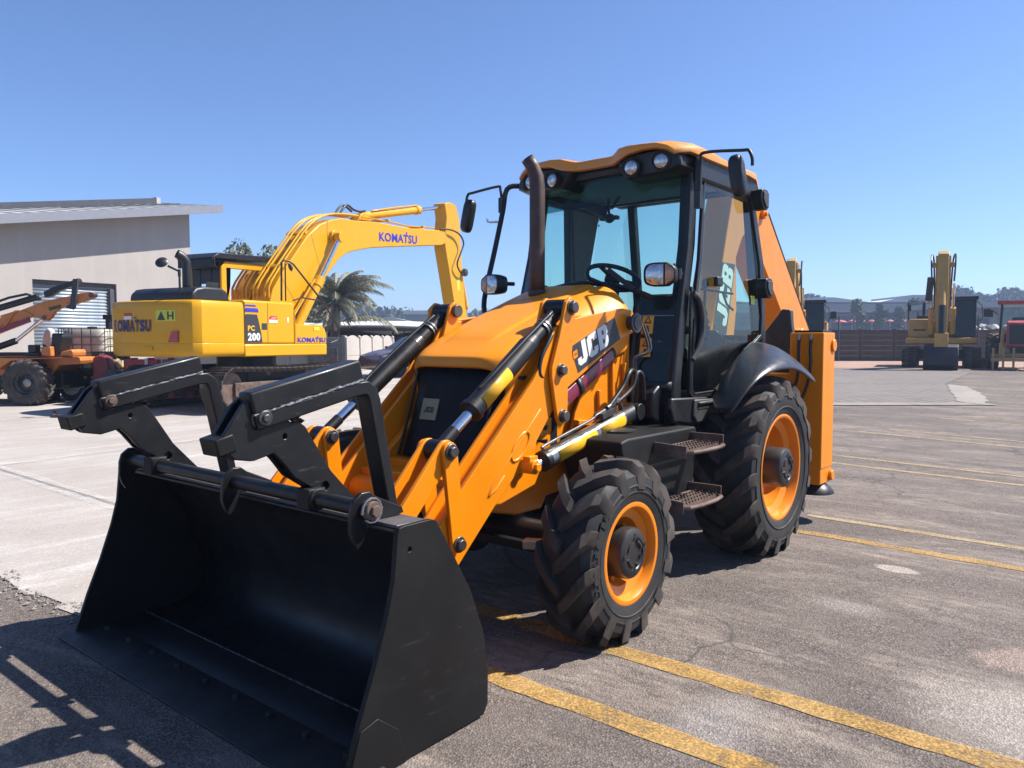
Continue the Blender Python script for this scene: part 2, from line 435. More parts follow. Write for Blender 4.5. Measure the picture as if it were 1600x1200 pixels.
    ll.new(base, p.inputs['Base Color']); p.inputs['Roughness'].default_value = .88; p.inputs['Specular IOR Level'].default_value = .3
    b1 = bump(nt, vor.outputs['Distance'], hs, bs)
    ll.new(bump(nt, mid, .25, .03, b1), p.inputs['Normal'])
    return m_
ASPHALT = road_mat('worn_asphalt', 'asphalt'); CONCRETE = road_mat('yard_concrete', 'concrete')
PAVING = road_mat('block_paving', 'paving'); DIRT = road_mat('red_dirt', 'dirt'); EDGE = road_mat('pale_edge_concrete', 'edge')
RUBBLE = road_mat('broken_edge_gravel', 'rubble')

def land_mat():
    m_, nt, nn, ll, p = nodes('dry_land')
    co = N(nt, 'ShaderNodeNewGeometry').outputs['Position']
    n1 = noise(nt, .05, 8, .65, co); n2 = noise(nt, .4, 6, .7, co)
    base = mix(nt, ramp(nt, n1, [(.35, 0), (.65, 1)]), (.20, .15, .11), (.10, .10, .055))
    base = mix(nt, ramp(nt, n2, [(.5, 0), (.75, .7)]), base, (.28, .24, .17))
    ll.new(base, p.inputs['Base Color']); p.inputs['Roughness'].default_value = .95; return m_
LAND = land_mat()

# one sheet: fine cells near the machine, coarse to the horizon
dl = [-30 + i for i in range(81)] + [55, 62, 70, 80, 95, 110, 130, 150, 175, 200, 240, 280, 330, 400, 500, 700, 1000, 1600, 2600, 4000]
tl = [-1.9, -1.6, -1.35, -1.1, -.9, -.7, -.5, -.35, -.2, -.1, 0, .1, .2, .35, .5, .7, .9, 1.1, 1.35, 1.6, 1.9]
mb = MB()
rows = []
for d in dl:
    if d <= 50: row = [(d, l) for l in [-60, -45, -38] + [-32 + i for i in range(65)] + [38, 45, 60]]
    rows.append(None) if False else None
for d in range(-30, 51):
    rows.append([(d, l) for l in [-60, -45, -38] + [-32 + i for i in range(65)] + [38, 45, 60]])
g = MB()
g.grid([[(*at(d, l), gz(*at(d, l))) for d, l in r] for r in rows])
ground = g.build('ground', ASPHALT, smooth=80, kind='structure')
g = MB()
far_rows = []
for d in [50, 55, 62, 70, 80, 95, 110, 130, 150, 175, 200, 240, 280, 330, 400, 500, 620]:
    ls = [-60, -45, -38] + [-32 + 4*i for i in range(17)] + [38, 45, 60]
    far_rows.append([(d, l*(1 if d == 50 else (1 + (d-50)*.02))) for l in ls])
g.grid([[(*at(d, l), gz(*at(d, l)) - (.02 if d > 50 else .0)) for d, l in r] for r in far_rows])
g.build('terrain', LAND, smooth=80, kind='structure')

def sheet(name, poly, m_, lift, step=.5, jitter=0.0, seed=1):
    """flat patch following the ground, cut to a polygon with an uneven edge"""
    rnd = random.Random(seed)
    pts = []
    n = len(poly)
    for i in range(n):
        a = Vector(poly[i]); b = Vector(poly[(i+1) % n]); L = (b-a).length
        k = max(1, int(L/step)) if jitter else max(1, int(L/2.0))
        k = min(k, 140)
        for j in range(k):
            p = a.lerp(b, j/k)
            if jitter: p += Vector((rnd.uniform(-jitter, jitter), rnd.uniform(-jitter, jitter)))
            pts.append(p)
    bm = bmesh.new()
    vs = [bm.verts.new((p.x, p.y, 0)) for p in pts]
    bm.faces.new(vs)
    bmesh.ops.triangulate(bm, faces=bm.faces)
    xs = [p.x for p in pts]; ys = [p.y for p in pts]
    span = max(max(xs)-min(xs), max(ys)-min(ys))
    cell = 1.5 if span > 20 else 1.0
    for ax, lo, hi in ((0, min(xs), max(xs)), (1, min(ys), max(ys))):
        k = math.ceil(lo/cell)
        while k*cell < hi:
            co = [0, 0, 0]; co[ax] = k*cell; no = [0, 0, 0]; no[ax] = 1
            bmesh.ops.bisect_plane(bm, geom=bm.verts[:]+bm.edges[:]+bm.faces[:], plane_co=co, plane_no=no)
            k += 1
    for v in bm.verts: v.co.z = gz(v.co.x, v.co.y) + lift
    bmesh.ops.recalc_face_normals(bm, faces=bm.faces)
    if sum(f.normal.z for f in bm.faces) < 0: bmesh.ops.reverse_faces(bm, faces=bm.faces)
    me = bpy.data.meshes.new(name); bm.to_mesh(me); bm.free(); me.materials.append(m_)
    o = bpy.data.objects.new(name, me); COL.objects.link(o); o['kind'] = 'structure'; return o

sheet('concrete_yard', [(3.86, -1.3), (3.86, -14), (4.2, -26), (-30, -44), (-34, -24), (-12, -8.0), (-1.0, -1.75)], CONCRETE, .006, .16, .045, 3)
rnd = random.Random(21); gv = MB()
for i in range(620):
    y = -1.35 - 4.6*rnd.random()**1.3; x = 3.86 + .05*math.sin(y*5)+.03*math.sin(y*13) + abs(rnd.gauss(0, .085)) - .05; r_ = rnd.uniform(.004, .016)*(1.5 if rnd.random() < .1 else 1)
    z0 = gz(x, y) + r_*.4
    b_ = len(gv.v); ps = [(r_*rnd.uniform(.7, 1.2), 0, 0), (-r_*rnd.uniform(.7, 1.2), 0, 0), (0, r_*rnd.uniform(.7, 1.2), 0), (0, -r_*rnd.uniform(.7, 1.2), 0), (0, 0, r_*.7), (0, 0, -r_*.6)]
    a = rnd.uniform(0, 6.28); gv.add([(x+p[0]*math.cos(a)-p[1]*math.sin(a), y+p[0]*math.sin(a)+p[1]*math.cos(a), z0+p[2]) for p in ps], [(0, 2, 4), (2, 1, 4), (1, 3, 4), (3, 0, 4), (2, 0, 5), (1, 2, 5), (3, 1, 5), (0, 3, 5)])
gv.build('gravel', mat('slab_edge_gravel', (.30, .275, .255), .9, var=.35, scale=30), None, smooth=None, kind='stuff')
sheet('paving', [at(17.9, 5.9), at(17.7, 10.6), at(19.2, 11.2), at(23.4, 13.1), at(29.5, 17.5), at(33.5, 18), at(33.5, 7), at(26, 5)], PAVING, .012)
sheet('paving_edge', [at(17.25, 5.6), at(17.35, 10.9), at(17.85, 10.9), at(17.85, 5.8)], EDGE, .017, .2, .04, 8)
sheet('paving_edge', [at(17.4, 10.6), at(18.3, 11.3), at(20.5, 12.4), at(22.6, 13.25), at(23.3, 13.1), at(21.2, 12.0), at(19.2, 11.0), at(18.0, 10.4)], EDGE, .021, .2, .04, 9)
sheet('dirt_strip', [at(33, 6), at(33, 17), at(31.5, 21), at(33.5, 25), at(36, 40), at(46, 40), at(46, 2)], DIRT, .016, .6, .2, 11)


def line_mat(name, c, hold):
    m_, nt, nn, ll, p = nodes(name)
    co = N(nt, 'ShaderNodeNewGeometry').outputs['Position']
    n1 = noise(nt, 3.0, 6, .7, co); n2 = noise(nt, 75, 6, .8, co)
    vo = N(nt, 'ShaderNodeTexVoronoi'); vo.inputs['Scale'].default_value = 115; ll.new(co, vo.inputs['Vector'])
    sv = N(nt, 'ShaderNodeSeparateColor'); ll.new(vo.outputs['Color'], sv.inputs[0])
    base = mix(nt, ramp(nt, n1, [(.35, 0), (.7, .7)]), c, tuple(.5*x+.08 for x in c))
    base = mix(nt, .75, base, ramp(nt, sv.outputs[0], [(.0, .55), (.6, 1.0), (1.0, 1.6)]), 'MULTIPLY')
    ll.new(base, p.inputs['Base Color']); p.inputs['Roughness'].default_value = .85
    ad = N(nt, 'ShaderNodeMath', operation='ADD'); ll.new(n1, ad.inputs[0]); ll.new(n2, ad.inputs[1])
    a = ramp(nt, ad.outputs[0], [(0.0, 1), (1.0, 1)])
    mr = N(nt, 'ShaderNodeMapRange'); ll.new(ad.outputs[0], mr.inputs[0])
    mr.inputs[1].default_value = hold; mr.inputs[2].default_value = hold+.30; mr.inputs[3].default_value = 0.08; mr.inputs[4].default_value = .90
    ll.new(mr.outputs[0], p.inputs['Alpha'])
    return m_
LINE1 = line_mat('worn_yellow_line', (.42, .235, .04), .78)
LINE2 = line_mat('faded_yellow_line', (.39, .28, .135), .76)
for (x0, y0, x1, y1, w, lm) in ((2.31, -.6, 2.31, 5.5, .135, LINE1), (2.935, .3, 2.89, 5.5, .135, LINE1), (-.76, .95, -.42, 6.5, .115, LINE1), (-1.40, .9, -1.0, 6.5, .10, LINE2),
                                (-4.62, -.2, -3.72, 7, .10, LINE2), (-5.32, -.6, -4.3, 7, .10, LINE2), (-8.1, -.5, -6.8, 7, .10, LINE2), (-8.8, -.2, -7.5, 7, .09, LINE2),
                                (-11.2, 0.1, -9.8, 7, .09, LINE2), (-11.9, .4, -10.5, 7, .08, LINE2), (-14.4, 2.3, -12.8, 9, .08, LINE2)):
    d = Vector((x1-x0, y1-y0)); n = Vector((-d.y, d.x)).normalized()*w/2
    a = Vector((x0, y0)); b = Vector((x1, y1))
    sheet('parking_line', [a-n, b-n, b+n, a+n], lm, .004, .12, .011, int(abs(x0*10)))

JOINT = mat('slab_joint_dark', (.16, .14, .125), .9)
def strip(name, x0, y0, x1, y1, w, m_, lift, jit=.0):
    d = Vector((x1-x0, y1-y0)); n = Vector((-d.y, d.x)).normalized()*w/2; a = Vector((x0, y0)); b = Vector((x1, y1))
    return sheet(name, [a-n, b-n, b+n, a+n], m_, lift, .3, jit, 3)
PALE = line_mat('pale_joint_edge', (.72, .70, .68), .98)
for (x0, y0, x1, y1) in ((2.39, -13.5, 2.38, -1.5), (-2.7, -17.5, -2.3, -4), (3.8, -7.6, -9, -8.9), (3.8, -13.0, -12, -14.5)):
    strip('slab_joint', x0, y0, x1, y1, .22, PALE, .014, .03); strip('slab_joint', x0, y0, x1, y1, .016, JOINT, .018)

# ------------------------------------------------------------------ orange backhoe loader
JC = [([(.36, 1), (.64, 1), (.64, .2), (.48, 0), (.12, 0), (0, .12), (0, .36), (.25, .36), (.25, .23), (.36, .23)], [], .64),
      ([(.13, 1), (.66, 1), (.66, .66), (.40, .66), (.40, .76), (.28, .76), (.28, .24), (.40, .24), (.40, .36), (.66, .36), (.66, .13), (.53, 0), (.13, 0), (0, .13), (0, .87)], [], .66),
      ([(0, 0), (.53, 0), (.66, .12), (.66, .42), (.58, .5), (.66, .58), (.66, .88), (.53, 1), (0, 1)], [[(.27, .2), (.40, .2), (.40, .40), (.27, .40)], [(.27, .6), (.40, .6), (.40, .8), (.27, .8)]], .66)]

def tyre_parts(wheel, Rr, W, rim, hub, lugs, lug_h, lug_w, sweep, out=1, tread=TREAD, side=RUBBER, rimm=None, hubm=None, small=False):
    """wheel about its own origin, axle along y, outer face towards +y*out"""
    Rc = Rr - lug_h
    h = W/2
    prof = [(rim, h*.80), (rim+.012, h*.90), (rim+.05, h*.965), ((rim+Rc)/2, h*1.0), (Rc-.085, h*.985), (Rc-.045, h*.93), (Rc-.012, h*.72), (Rc, h*.35), (Rc+.003, 0)]
    full = prof + [(r, -y) for r, y in reversed(prof[:-1])]
    t = MB().lathe(full, (0, 0, 0), (0, 1, 0), 56)
    # raised rings on the sidewall
    t.lathe([(rim+.060, h*.97), (rim+.064, h*1.0), (rim+.070, h*1.0), (rim+.074, h*.985)], (0, 0, 0), (0, out, 0), 56)
    t.lathe([(Rc-.100, h*.985), (Rc-.097, h*1.012), (Rc-.090, h*1.012), (Rc-.085, h*.98)], (0, 0, 0), (0, out, 0), 56)
    t.m(1)
    for s in (1, -1):
        for i in range(lugs):
            a0 = 2*math.pi*(i + (.5 if s < 0 else 0))/lugs
            st = [(-.05, 0.0, Rr, .0), (.20, .18, Rr, .0), (.50, .48, Rr-.001, .0), (.80, .80, Rr-.012, .0), (.96, .96, Rr-.042, .0), (1.03, 1.0, Rc-.075, .0)]
            ring = []
            for q, (yy, sw, tr, _) in enumerate(st):
                y = s*yy*h; a = a0 + sweep*sw
                br = Rc-.02 if q < 4 else Rc-.05 if q == 4 else Rc-.11
                wl_ = lug_w*(.92 + .20*yy)/Rr; wb = wl_*1.35
                yt = y*(1.0 if q < 4 else .98)
                ring.append([(br*math.cos(a-wb/2), y, br*math.sin(a-wb/2)), (tr*math.cos(a-wl_/2), yt, tr*math.sin(a-wl_/2)),
                             (tr*math.cos(a+wl_/2), yt, tr*math.sin(a+wl_/2)), (br*math.cos(a+wb/2), y, br*math.sin(a+wb/2))])
            n0 = len(t.v)
            t.grid(ring)
            k = len(ring)
            t.f.append([n0, n0+1, n0+2, n0+3]); t.mi.append(1)
            e = n0+4*(k-1); t.f.append([e+3, e+2, e+1, e]); t.mi.append(1)
    tyre = t.build('tyre', [side, tread], wheel, smooth=28)
    rr = rim
    r = MB()
    rp = [(rr+.012, h*.84), (rr+.012, h*.90), (rr+.002, h*.915), (rr-.012, h*.90), (rr-.022, h*.80), (rr-.030, h*.62), (rr-.075, h*.50), (rr-.085, h*.18), (rr-.10, h*.05), (rr*.66, -h*.02), (rr*.52, h*.10), (rr*.30, h*.12), (0.0, h*.12)]
    r.lathe(rp, (0, 0, 0), (0, out, 0), 56)
    r.lathe([(rr+.01, h*.84), (rr-.02, 0), (rr+.01, -h*.86), (rr-.03, -h*.8), (rr*.6, -h*.1), (0, -h*.1)], (0, 0, 0), (0, out, 0), 40)
    for i in range(8):
        a = 2*math.pi*i/8
        r.cyl((rr*.60*math.cos(a), out*h*.0, rr*.60*math.sin(a)), (rr*.60*math.cos(a), out*h*.17, rr*.60*math.sin(a)), .018, n=6)
    r.build('rim', rimm or RIMP, wheel, smooth=30)
    hb = MB()
    if hub:
        hr, hl = hub
        hb.lathe([(hr, 0), (hr, h*hl-.03), (hr-.008, h*hl-.012), (hr-.03, h*hl), (hr-.05, h*hl), (hr-.055, h*hl-.006), (0, h*hl-.006)], (0, 0, 0), (0, out, 0), 28)
        for k in range(4):                                          # cast ribs in a broken ring
            a = R(45+90*k)
            pts = [(hr*.48*math.cos(a+R(q)), out*(h*hl-.004), hr*.48*math.sin(a+R(q))) for q in (-28, -14, 0, 14, 28)]
            hb.tube(pts, hr*.075, 6)
            b_ = R(90*k)
            hb.bar((hr*.58*math.cos(b_), out*(h*hl-.004), hr*.58*math.sin(b_)), (hr*.80*math.cos(b_), out*(h*hl-.004), hr*.80*math.sin(b_)), hr*.13, hr*.09, (0, 1, 0))
        hb.cyl((-hr*.72, out*(h*hl-.02), hr*.25), (-hr*.72, out*(h*hl+.004), hr*.25), .012, n=8)
        hb.build('hub', hubm or HUB, wheel, smooth=35)

BH = thing('backhoe_loader', 'large orange backhoe loader with black front bucket and folded forks, parked in the foreground', 'backhoe loader')

def wheel_part(loc, *a, **k):
    w = bpy.data.objects.new('wheel', None); COL.objects.link(w); w.parent = BH; w.location = loc; w.empty_display_size = .1
    tyre_parts(w, *a, **k); return w
wheel_part((2.156, 1.045, .467), .495, .32, .257, (.136, 1.0), 14, .046, .066, .40, 1)
wheel_part((2.156, -1.045, .467), .495, .32, .257, (.136, 1.0), 14, .046, .066, .40, -1)
wheel_part((0, .965, .642), .672, .455, .381, (.146, 1.10), 18, .046, .074, .33, 1)
wheel_part((0, -.965, .642), .672, .455, .381, (.146, 1.10), 18, .046, .074, .33, -1)
def ring_text(wheel, body, r, y, size, a0, da):
    t = MB()
    for i, ch in enumerate(body):
        if ch == ' ': continue
        a = a0 + da*i; rad = Vector((math.cos(a), 0, math.sin(a))); tan = Vector((-math.sin(a), 0, math.cos(a)))
        t.text(ch, Vector((0, y, 0)) + rad*r - tan*size*.3, tan, rad, size, .03, .002)
    return t.build('size_marking', RUBBER, wheel, smooth=None, solid=.004)
_fw = [w for w in BH.children if w.name.startswith('wheel')]
ring_text(_fw[0], '12.5/80-18', .345, .158, .042, R(-25), R(7.2)); ring_text(_fw[2], '16.9-28', .50, .2235, .045, R(70), R(6.5))

# ---- chassis, axles, lower body
c = MB()
c.b2((-1.2, -.33, .55), (2.28, .33, .98)); c.b2((-.35, -.75, .55), (.35, .75, .75))
c.build('chassis', BLACK, BH, bevel=.01)
a_ = MB()
a_.cyl((2.156, -.98, .467), (2.156, .98, .467), .085); a_.lathe([(.0, -.18), (.17, -.12), (.19, 0), (.17, .12), (0, .18)], (2.156, 0, .467), (0, 1, 0), 20)
a_.bar((2.33, -.75, .45), (2.33, .80, .45), .05, .05)
a_.build('front_axle', BLACK, BH, bevel=.006)
MB().cyl((0, -.9, .642), (0, .9, .642), .13).build('rear_axle', BLACK, BH)
s_ = MB().box((2.42, .78, .50), (.07, .17, .05), (0, 0, R(25))); s_.cyl((2.36, .86, .50), (2.36, .80, .58), .03)
s_.build('steering_link', STEEL, BH, bevel=.008)
n_ = MB()
n_.prism([(1.00, .80), (1.02, 1.50), (1.55, 1.50), (1.9, 1.30), (2.28, 1.05), (2.48, .90), (2.52, .80), (2.50, .64), (2.15, .55), (1.9, .55), (1.85, .62), (1.2, .66)], 'y', .345, .40)
n_.prism([(1.00, .80), (1.02, 1.50), (1.55, 1.50), (1.9, 1.30), (2.28, 1.05), (2.48, .90), (2.52, .80), (2.50, .64), (2.15, .55), (1.9, .55), (1.85, .62), (1.2, .66)], 'y', -.40, -.345)
n_.b2((2.40, -.3449, .62), (2.50, .3449, .865))
n_.build('front_frame', ORANGE, BH, bevel=.012)
# loader tower that carries the arm pivots
for s in (1, -1):
    t = MB()
    t.prism([(.97, .98), (.97, 1.62), (1.02, 1.76), (1.12, 1.80), (1.22, 1.76), (1.30, 1.60), (1.62, 1.12), (1.66, .98)], 'y', s*.43, s*.452)
    t.prism([(.99, 1.02), (.99, 1.70), (1.10, 1.66), (1.40, 1.05)], 'y', s*.405, s*.4299)
    for x in (1.05, 1.20, 1.36): t.bar((x, s*.465, 1.02), (x+.01, s*.465, 1.42 if x < 1.3 else 1.25), .03, .024, (0, 1, 0))
    t.bar((1.0, s*.47, 1.0), (1.64, s*.47, 1.06), .045, .035)
    t.build('loader_tower', ORANGE, BH, bevel=.005)
    p_ = MB().cyl((1.12, s*.36, 1.69), (1.12, s*.585, 1.69), .046, n=20).cyl((1.12, s*.585, 1.69), (1.12, s*.60, 1.69), .068, n=24)
    p_.cyl((1.12, s*.60, 1.69), (1.12, s*.606, 1.69), .045, n=20)
    p_.build('pivot_pin', DARKSTEEL, BH, bevel=.004)

# ---- loader arms
ARM = [(1.03, 1.72), (1.055, 1.63), (1.21, 1.585), (1.62, 1.39), (1.87, 1.27), (2.02, 1.12), (2.13, 1.0), (2.155, .91), (2.20, .865), (2.33, .82), (2.49, .69), (2.80, .41), (3.0, .24), (3.1, .22), (3.18, .29), (3.16, .42), (2.91, .66), (2.78, .79), (2.15, 1.36), (1.95, 1.65), (1.80, 1.70), (1.20, 1.785), (1.09, 1.775)]
INS = [(1.07, 1.72), (1.21, 1.62), (1.62, 1.43), (1.9, 1.30), (2.10, 1.10), (2.30, .87), (2.50, .73), (2.80, .46), (3.03, .28), (3.1, .30), (3.12, .40), (2.89, .62), (2.76, .75), (2.12, 1.33), (1.90, 1.61), (1.2, 1.735)]
for s in (1, -1):
    a_ = MB()
    a_.prism(ARM, 'y', s*.515, s*.540)
    a_.prism(ARM, 'y', s*.405, s*.428)
    a_.prism(INS, 'y', s*.4281, s*.5149)
    # pressed triangular stiffener, oval boss, lift-ram lug
    yo = s*.540
    a_.tube([(2.10, yo, 1.18), (2.28, yo, 1.02), (2.52, yo, .80), (2.55, yo, .745)], .010, 6)
    a_.tube([(2.55, yo, .745), (2.49, yo, .775), (2.42, yo, .84)], .008, 6)
    ov = [(2.28+.10*math.cos(q)*.72-.045*math.sin(q)*.7, yo, .985-.10*math.cos(q)*.7-.045*math.sin(q)*.72) for q in [2*math.pi*i/20 for i in range(21)]]
    a_.tube(ov, .009, 6)
    a_.cyl((2.245, s*.50, .87), (2.245, s*.625, .87), .040, n=20); a_.box((2.235, s*.575, .905), (.075, .05, .05))
    a_.b2((2.99, s*.40, .25), (3.12, s*.545, .40))
    lo = a_.build('loader_arm', ORANGE, BH, bevel=.005)
    b_ = MB().cyl((2.245, s*.625, .87), (2.245, s*.645, .87), .026, n=6); b_.build('bolt', ORANGE, lo, bevel=.003)
    # decal
    d_ = MB(); y0 = s*.5415
    q = [(1.80, 1.535), (1.31, 1.725), (1.235, 1.585), (1.72, 1.375)]
    d_.prism(q, 'y', s*.540, y0)
    if s > 0:
        rt = Vector((-.92, 0, .372)).normalized(); up = Vector((.30, 0, .955)).normalized()
        up = (up - rt*up.dot(rt)).normalized()
        d_.m(1); base = Vector((1.712, y0, 1.412))
        d_.letters(JC, base, rt, up, .142, .0015, .10, .08, 1.22)
        d_.m(2); o = Vector((1.762, y0, 1.462))
        d_.add([o + .002*Vector((0, 1, 0)) + rt*a + up*b for a, b in ((-.01, 0), (.037, 0), (.045, .046), (-.002, .046))], [(0, 1, 2, 3)])
        d_.m(0); d_.text('JCB', o + .003*Vector((0, 1, 0)) + rt*.006 + up*.016, rt, up, .014, .03, .001, .026)
        d_.build('logo_decal', [CHARCOAL, WHITE, ORANGE], lo, smooth=None)
    # warning label on the inner face of the far arm
    if s < 0:
        y1 = -.405
        MB().add([(2.62, y1+.002, .80), (2.86, y1+.002, .585), (2.83, y1+.002, .55), (2.59, y1+.002, .765)], [(0, 1, 2, 3)]).build('yellow_label', STICKER, lo, smooth=None)
x_ = MB().cyl((2.66, -.405, .70), (2.66, .405, .70), .075, n=20); x_.b2((2.50, -.404, .66), (2.64, .404, .82))
x_.build('cross_tube', ORANGE, BH, bevel=.008)

# ---- tipping levers, rams, links
LV = [(1.785, 1.79), (1.81, 1.825), (1.85, 1.83), (1.89, 1.80), (1.955, 1.60), (2.03, 1.42), (2.03, 1.36), (1.975, 1.12), (1.955, 1.085), (1.92, 1.075), (1.89, 1.09), (1.875, 1.13), (1.865, 1.34), (1.82, 1.55)]
for s in (1, -1):
    l_ = MB()
    l_.prism(LV, 'y', s*.548, s*.572)
    l_.prism([(x, z) for x, z in LV if z > 1.3] + [(1.93, 1.31)], 'y', s*.375, s*.398)
    lv = l_.build('tipping_lever', ORANGE, BH, bevel=.005)
    for (x, z, r) in ((1.84, 1.77, .040), (1.945, 1.40, .036), (1.925, 1.13, .036)):
        b_ = MB().cyl((x, s*.572, z), (x, s*.580, z), r*1.12, n=24).cyl((x, s*.580, z), (x, s*.606, z), r*.86, n=20 if z != 1.40 else 6)
        b_.build('bolt', DARKSTEEL, lv, bevel=.004)
    if s < 0:
        b_ = MB().cyl((1.84, -.375, 1.77), (1.84, -.345, 1.77), .042, n=20); b_.build('bolt', DARKSTEEL, lv, bevel=.004)
    yc = s*.472
    P0 = Vector((1.82, yc, 1.765)); P1 = Vector((2.865, yc, 1.022)); dv = (P1-P0).normalized(); Lr = (P1-P0).length
    r_ = MB()
    r_.cyl((1.84, s*.402, 1.77), (1.84, s*.544, 1.77), .050, n=20)
    r_.cyl(P0, P0+dv*Lr*.27, .044, n=20).cyl(P0+dv*Lr*.25, P0+dv*Lr*.30, .044, .058, n=20, caps=False).cyl(P0+dv*Lr*.30, P0+dv*Lr*.735, .058, n=24).cyl(P0+dv*Lr*.735, P0+dv*Lr*.765, .066, n=24)
    r_.tube([P0+dv*Lr*.10+Vector((.0, s*.02, .050)), P0+dv*Lr*.34+Vector((0, s*.02, .068)), P0+dv*Lr*.62+Vector((0, s*.012, .073)), P0+dv*Lr*.70+Vector((0, 0, .07))], .012, 8, 4)
    ram = r_.build('tilt_ram', BLACK, BH, bevel=.003)
    rd = MB().cyl(P0+dv*Lr*.765, P0+dv*Lr*.90, .029, n=20); rd.build('rod', CHROME, ram)
    rd = MB().cyl(P0+dv*Lr*.88, P1, .033, n=20).cyl(P1-Vector((0, s*.048, 0)), P1+Vector((0, s*.048, 0)), .054, n=24); rd.build('rod_end', BLACK, ram, bevel=.004)
    # clamp on the barrel and the half-round yellow sticker
    cl = MB()
    for q in (.145, .165): cl.cyl(P0+dv*Lr*q, P0+dv*Lr*(q+.010), .054, n=20)
    cl.build('clamp', STEEL, ram)
    side = Vector((0, s, 0)); upv = dv.cross(side).normalized()*-1
    if upv.z < 0: upv = -upv
    rows = [[P0+dv*Lr*t + .0600*(math.cos(R(an))*side + math.sin(R(an))*upv) for an in range(-38, 43, 10)] for t in (.50, .705)]
    MB().grid(rows).build('yellow_sticker', STICKER, ram, solid=.001)
    h_ = MB().tube([(1.905, s*.50, 1.665), (1.98, s*.53, 1.60), (2.08, s*.535, 1.48), (2.10, s*.535, 1.385), (2.03, s*.52, 1.36), (1.95, s*.49, 1.45), (1.80, s*.47, 1.60), (1.66, s*.45, 1.68)], .0125, 8, 5)
    h_.build('hose', PLASTIC, BH, smooth=60)
    h_ = MB().tube([(2.16, s*.44, 1.36), (2.06, s*.42, 1.37), (1.96, s*.42, 1.48), (1.8, s*.42, 1.62)], .0125, 8, 5)
    h_.build('hose', PLASTIC, BH, smooth=60)
    # bell-crank plates (pin down to the arm) and link (pin down to the bucket)
    A = Vector((2.87, 0, 1.022)); Bm = Vector((2.815, 0, .545)); K = Vector((3.28, 0, .60))
    def strap(p, q, wa, wb, y0, y1):
        d = (q-p).normalized(); n = Vector((-d.z, 0, d.x))
        poly = []
        for i in range(7): poly.append(p + wa*(math.cos(R(90+30*i))*n*-1*0 + math.cos(R(90+30*i))*n + -math.sin(R(90+30*i))*d) if False else p + wa*(n*math.cos(R(30*i)) - d*math.sin(R(30*i))))
        for i in range(7): poly.append(q + wb*(-n*math.cos(R(30*i)) + d*math.sin(R(30*i))))
        return MB().prism([(v.x, v.z) for v in poly], 'y', y0, y1)
    for (y0, y1) in ((.548, .572), (.374, .398)):
        b_ = strap(A, Bm, .050, .045, s*y0, s*y1).build('bucket_lever', ORANGE, BH, bevel=.004)
        if y0 > .5 or s < 0:
            yb = s*y1 if y0 > .5 else s*y0
            sg = s if y0 > .5 else -s
            for pt in (A, Bm):
                MB().cyl((pt.x, yb, pt.z), (pt.x, yb+sg*.010, pt.z), .042, n=24).cyl((pt.x, yb+sg*.010, pt.z), (pt.x, yb+sg*.030, pt.z), .030, n=8).build('bolt', DARKSTEEL, b_, bevel=.004)
    for (y0, y1) in ((.522, .546), (.400, .424)):
        strap(A, K, .058, .055, s*y0, s*y1).build('bucket_link', ORANGE, BH, bevel=.004)
    # lift ram low on the outside
    Q0 = Vector((2.245, s*.60, .872)); Q1 = Vector((1.16, s*.60, 1.105)); dq = (Q1-Q0).normalized(); Lq = (Q1-Q0).length
    r_ = MB().cyl(Q0+dq*Lq*.845, Q1, .054, n=24).cyl(Q1-Vector((0, .06, 0)), Q1+Vector((0, .06, 0)), .055, n=20)
    ram = r_.build('lift_ram', BLACK, BH, bevel=.004)
    MB().cyl(Q0+dq*Lq*.115, Q0+dq*Lq*.845, .055, n=28).build('barrel', mat('gunmetal_barrel', (.30, .29, .28), .22, metal=.85, var=.05) if s > 0 else bpy.data.materials['gunmetal_barrel'], ram)
    MB().cyl(Q0+dq*Lq*.075, Q0+dq*Lq*.115, .060, n=24).build('gland', BLACK, ram, bevel=.003)
    MB().cyl(Q0, Q0+dq*Lq*.08, .028, n=20).build('rod', CHROME, ram)
    up2 = Vector((0, 0, 1)); sd = Vector((0, s, 0)); u3 = (up2 - dq*up2.dot(dq)).normalized()
    for (t0, t1) in ((.17, .53), (.575, .83)):
        rows = [[Q0+dq*Lq*t + .0570*(math.cos(R(an))*sd + math.sin(R(an))*u3) for an in range(-42, 46, 10)] for t in (t0, t1)]
        MB().grid(rows).build('yellow_sticker', STICKER, ram, solid=.001)
    h_ = MB().tube([Q0+dq*Lq*.10+.07*u3, Q0+dq*Lq*.13+.082*u3, Q0+dq*Lq*.55+.088*u3, Q0+dq*Lq*.60+.10*u3, Q0+dq*Lq*.70+.105*u3], .009, 8, 3)
    h_.box(Q0+dq*Lq*.70+.085*u3, (.16, .07, .035), (0, R(12), 0)); h_.cyl(Q0+dq*Lq*.72+.11*u3, Q0+dq*Lq*.80+.12*u3, .017, n=8)
    h_.tube([Q0+dq*Lq*.78+.115*u3, Q0+dq*Lq*.84+.13*u3, Q0+dq*Lq*.87+.06*u3], .016, 8, 3)
    h_.build('hydraulic_pipe', DARKSTEEL, BH, smooth=60)
    h_ = MB().tube([Q0+dq*Lq*.74+.11*u3, (1.30, s*.60, 1.27), (1.22, s*.60, 1.36), (1.13, s*.58, 1.37), (1.07, s*.58, 1.28), (1.06, s*.56, 1.14)], .016, 8, 5)
    h_.build('hose', PLASTIC, BH, smooth=60)
    h_ = MB().tube([Q0+dq*Lq*.82+.11*u3, (1.22, s*.62, 1.26), (1.15, s*.62, 1.36), (1.08, s*.62, 1.33), (1.03, s*.60, 1.18)], .016, 8, 5)
    h_.build('hose', PLASTIC, BH, smooth=60)
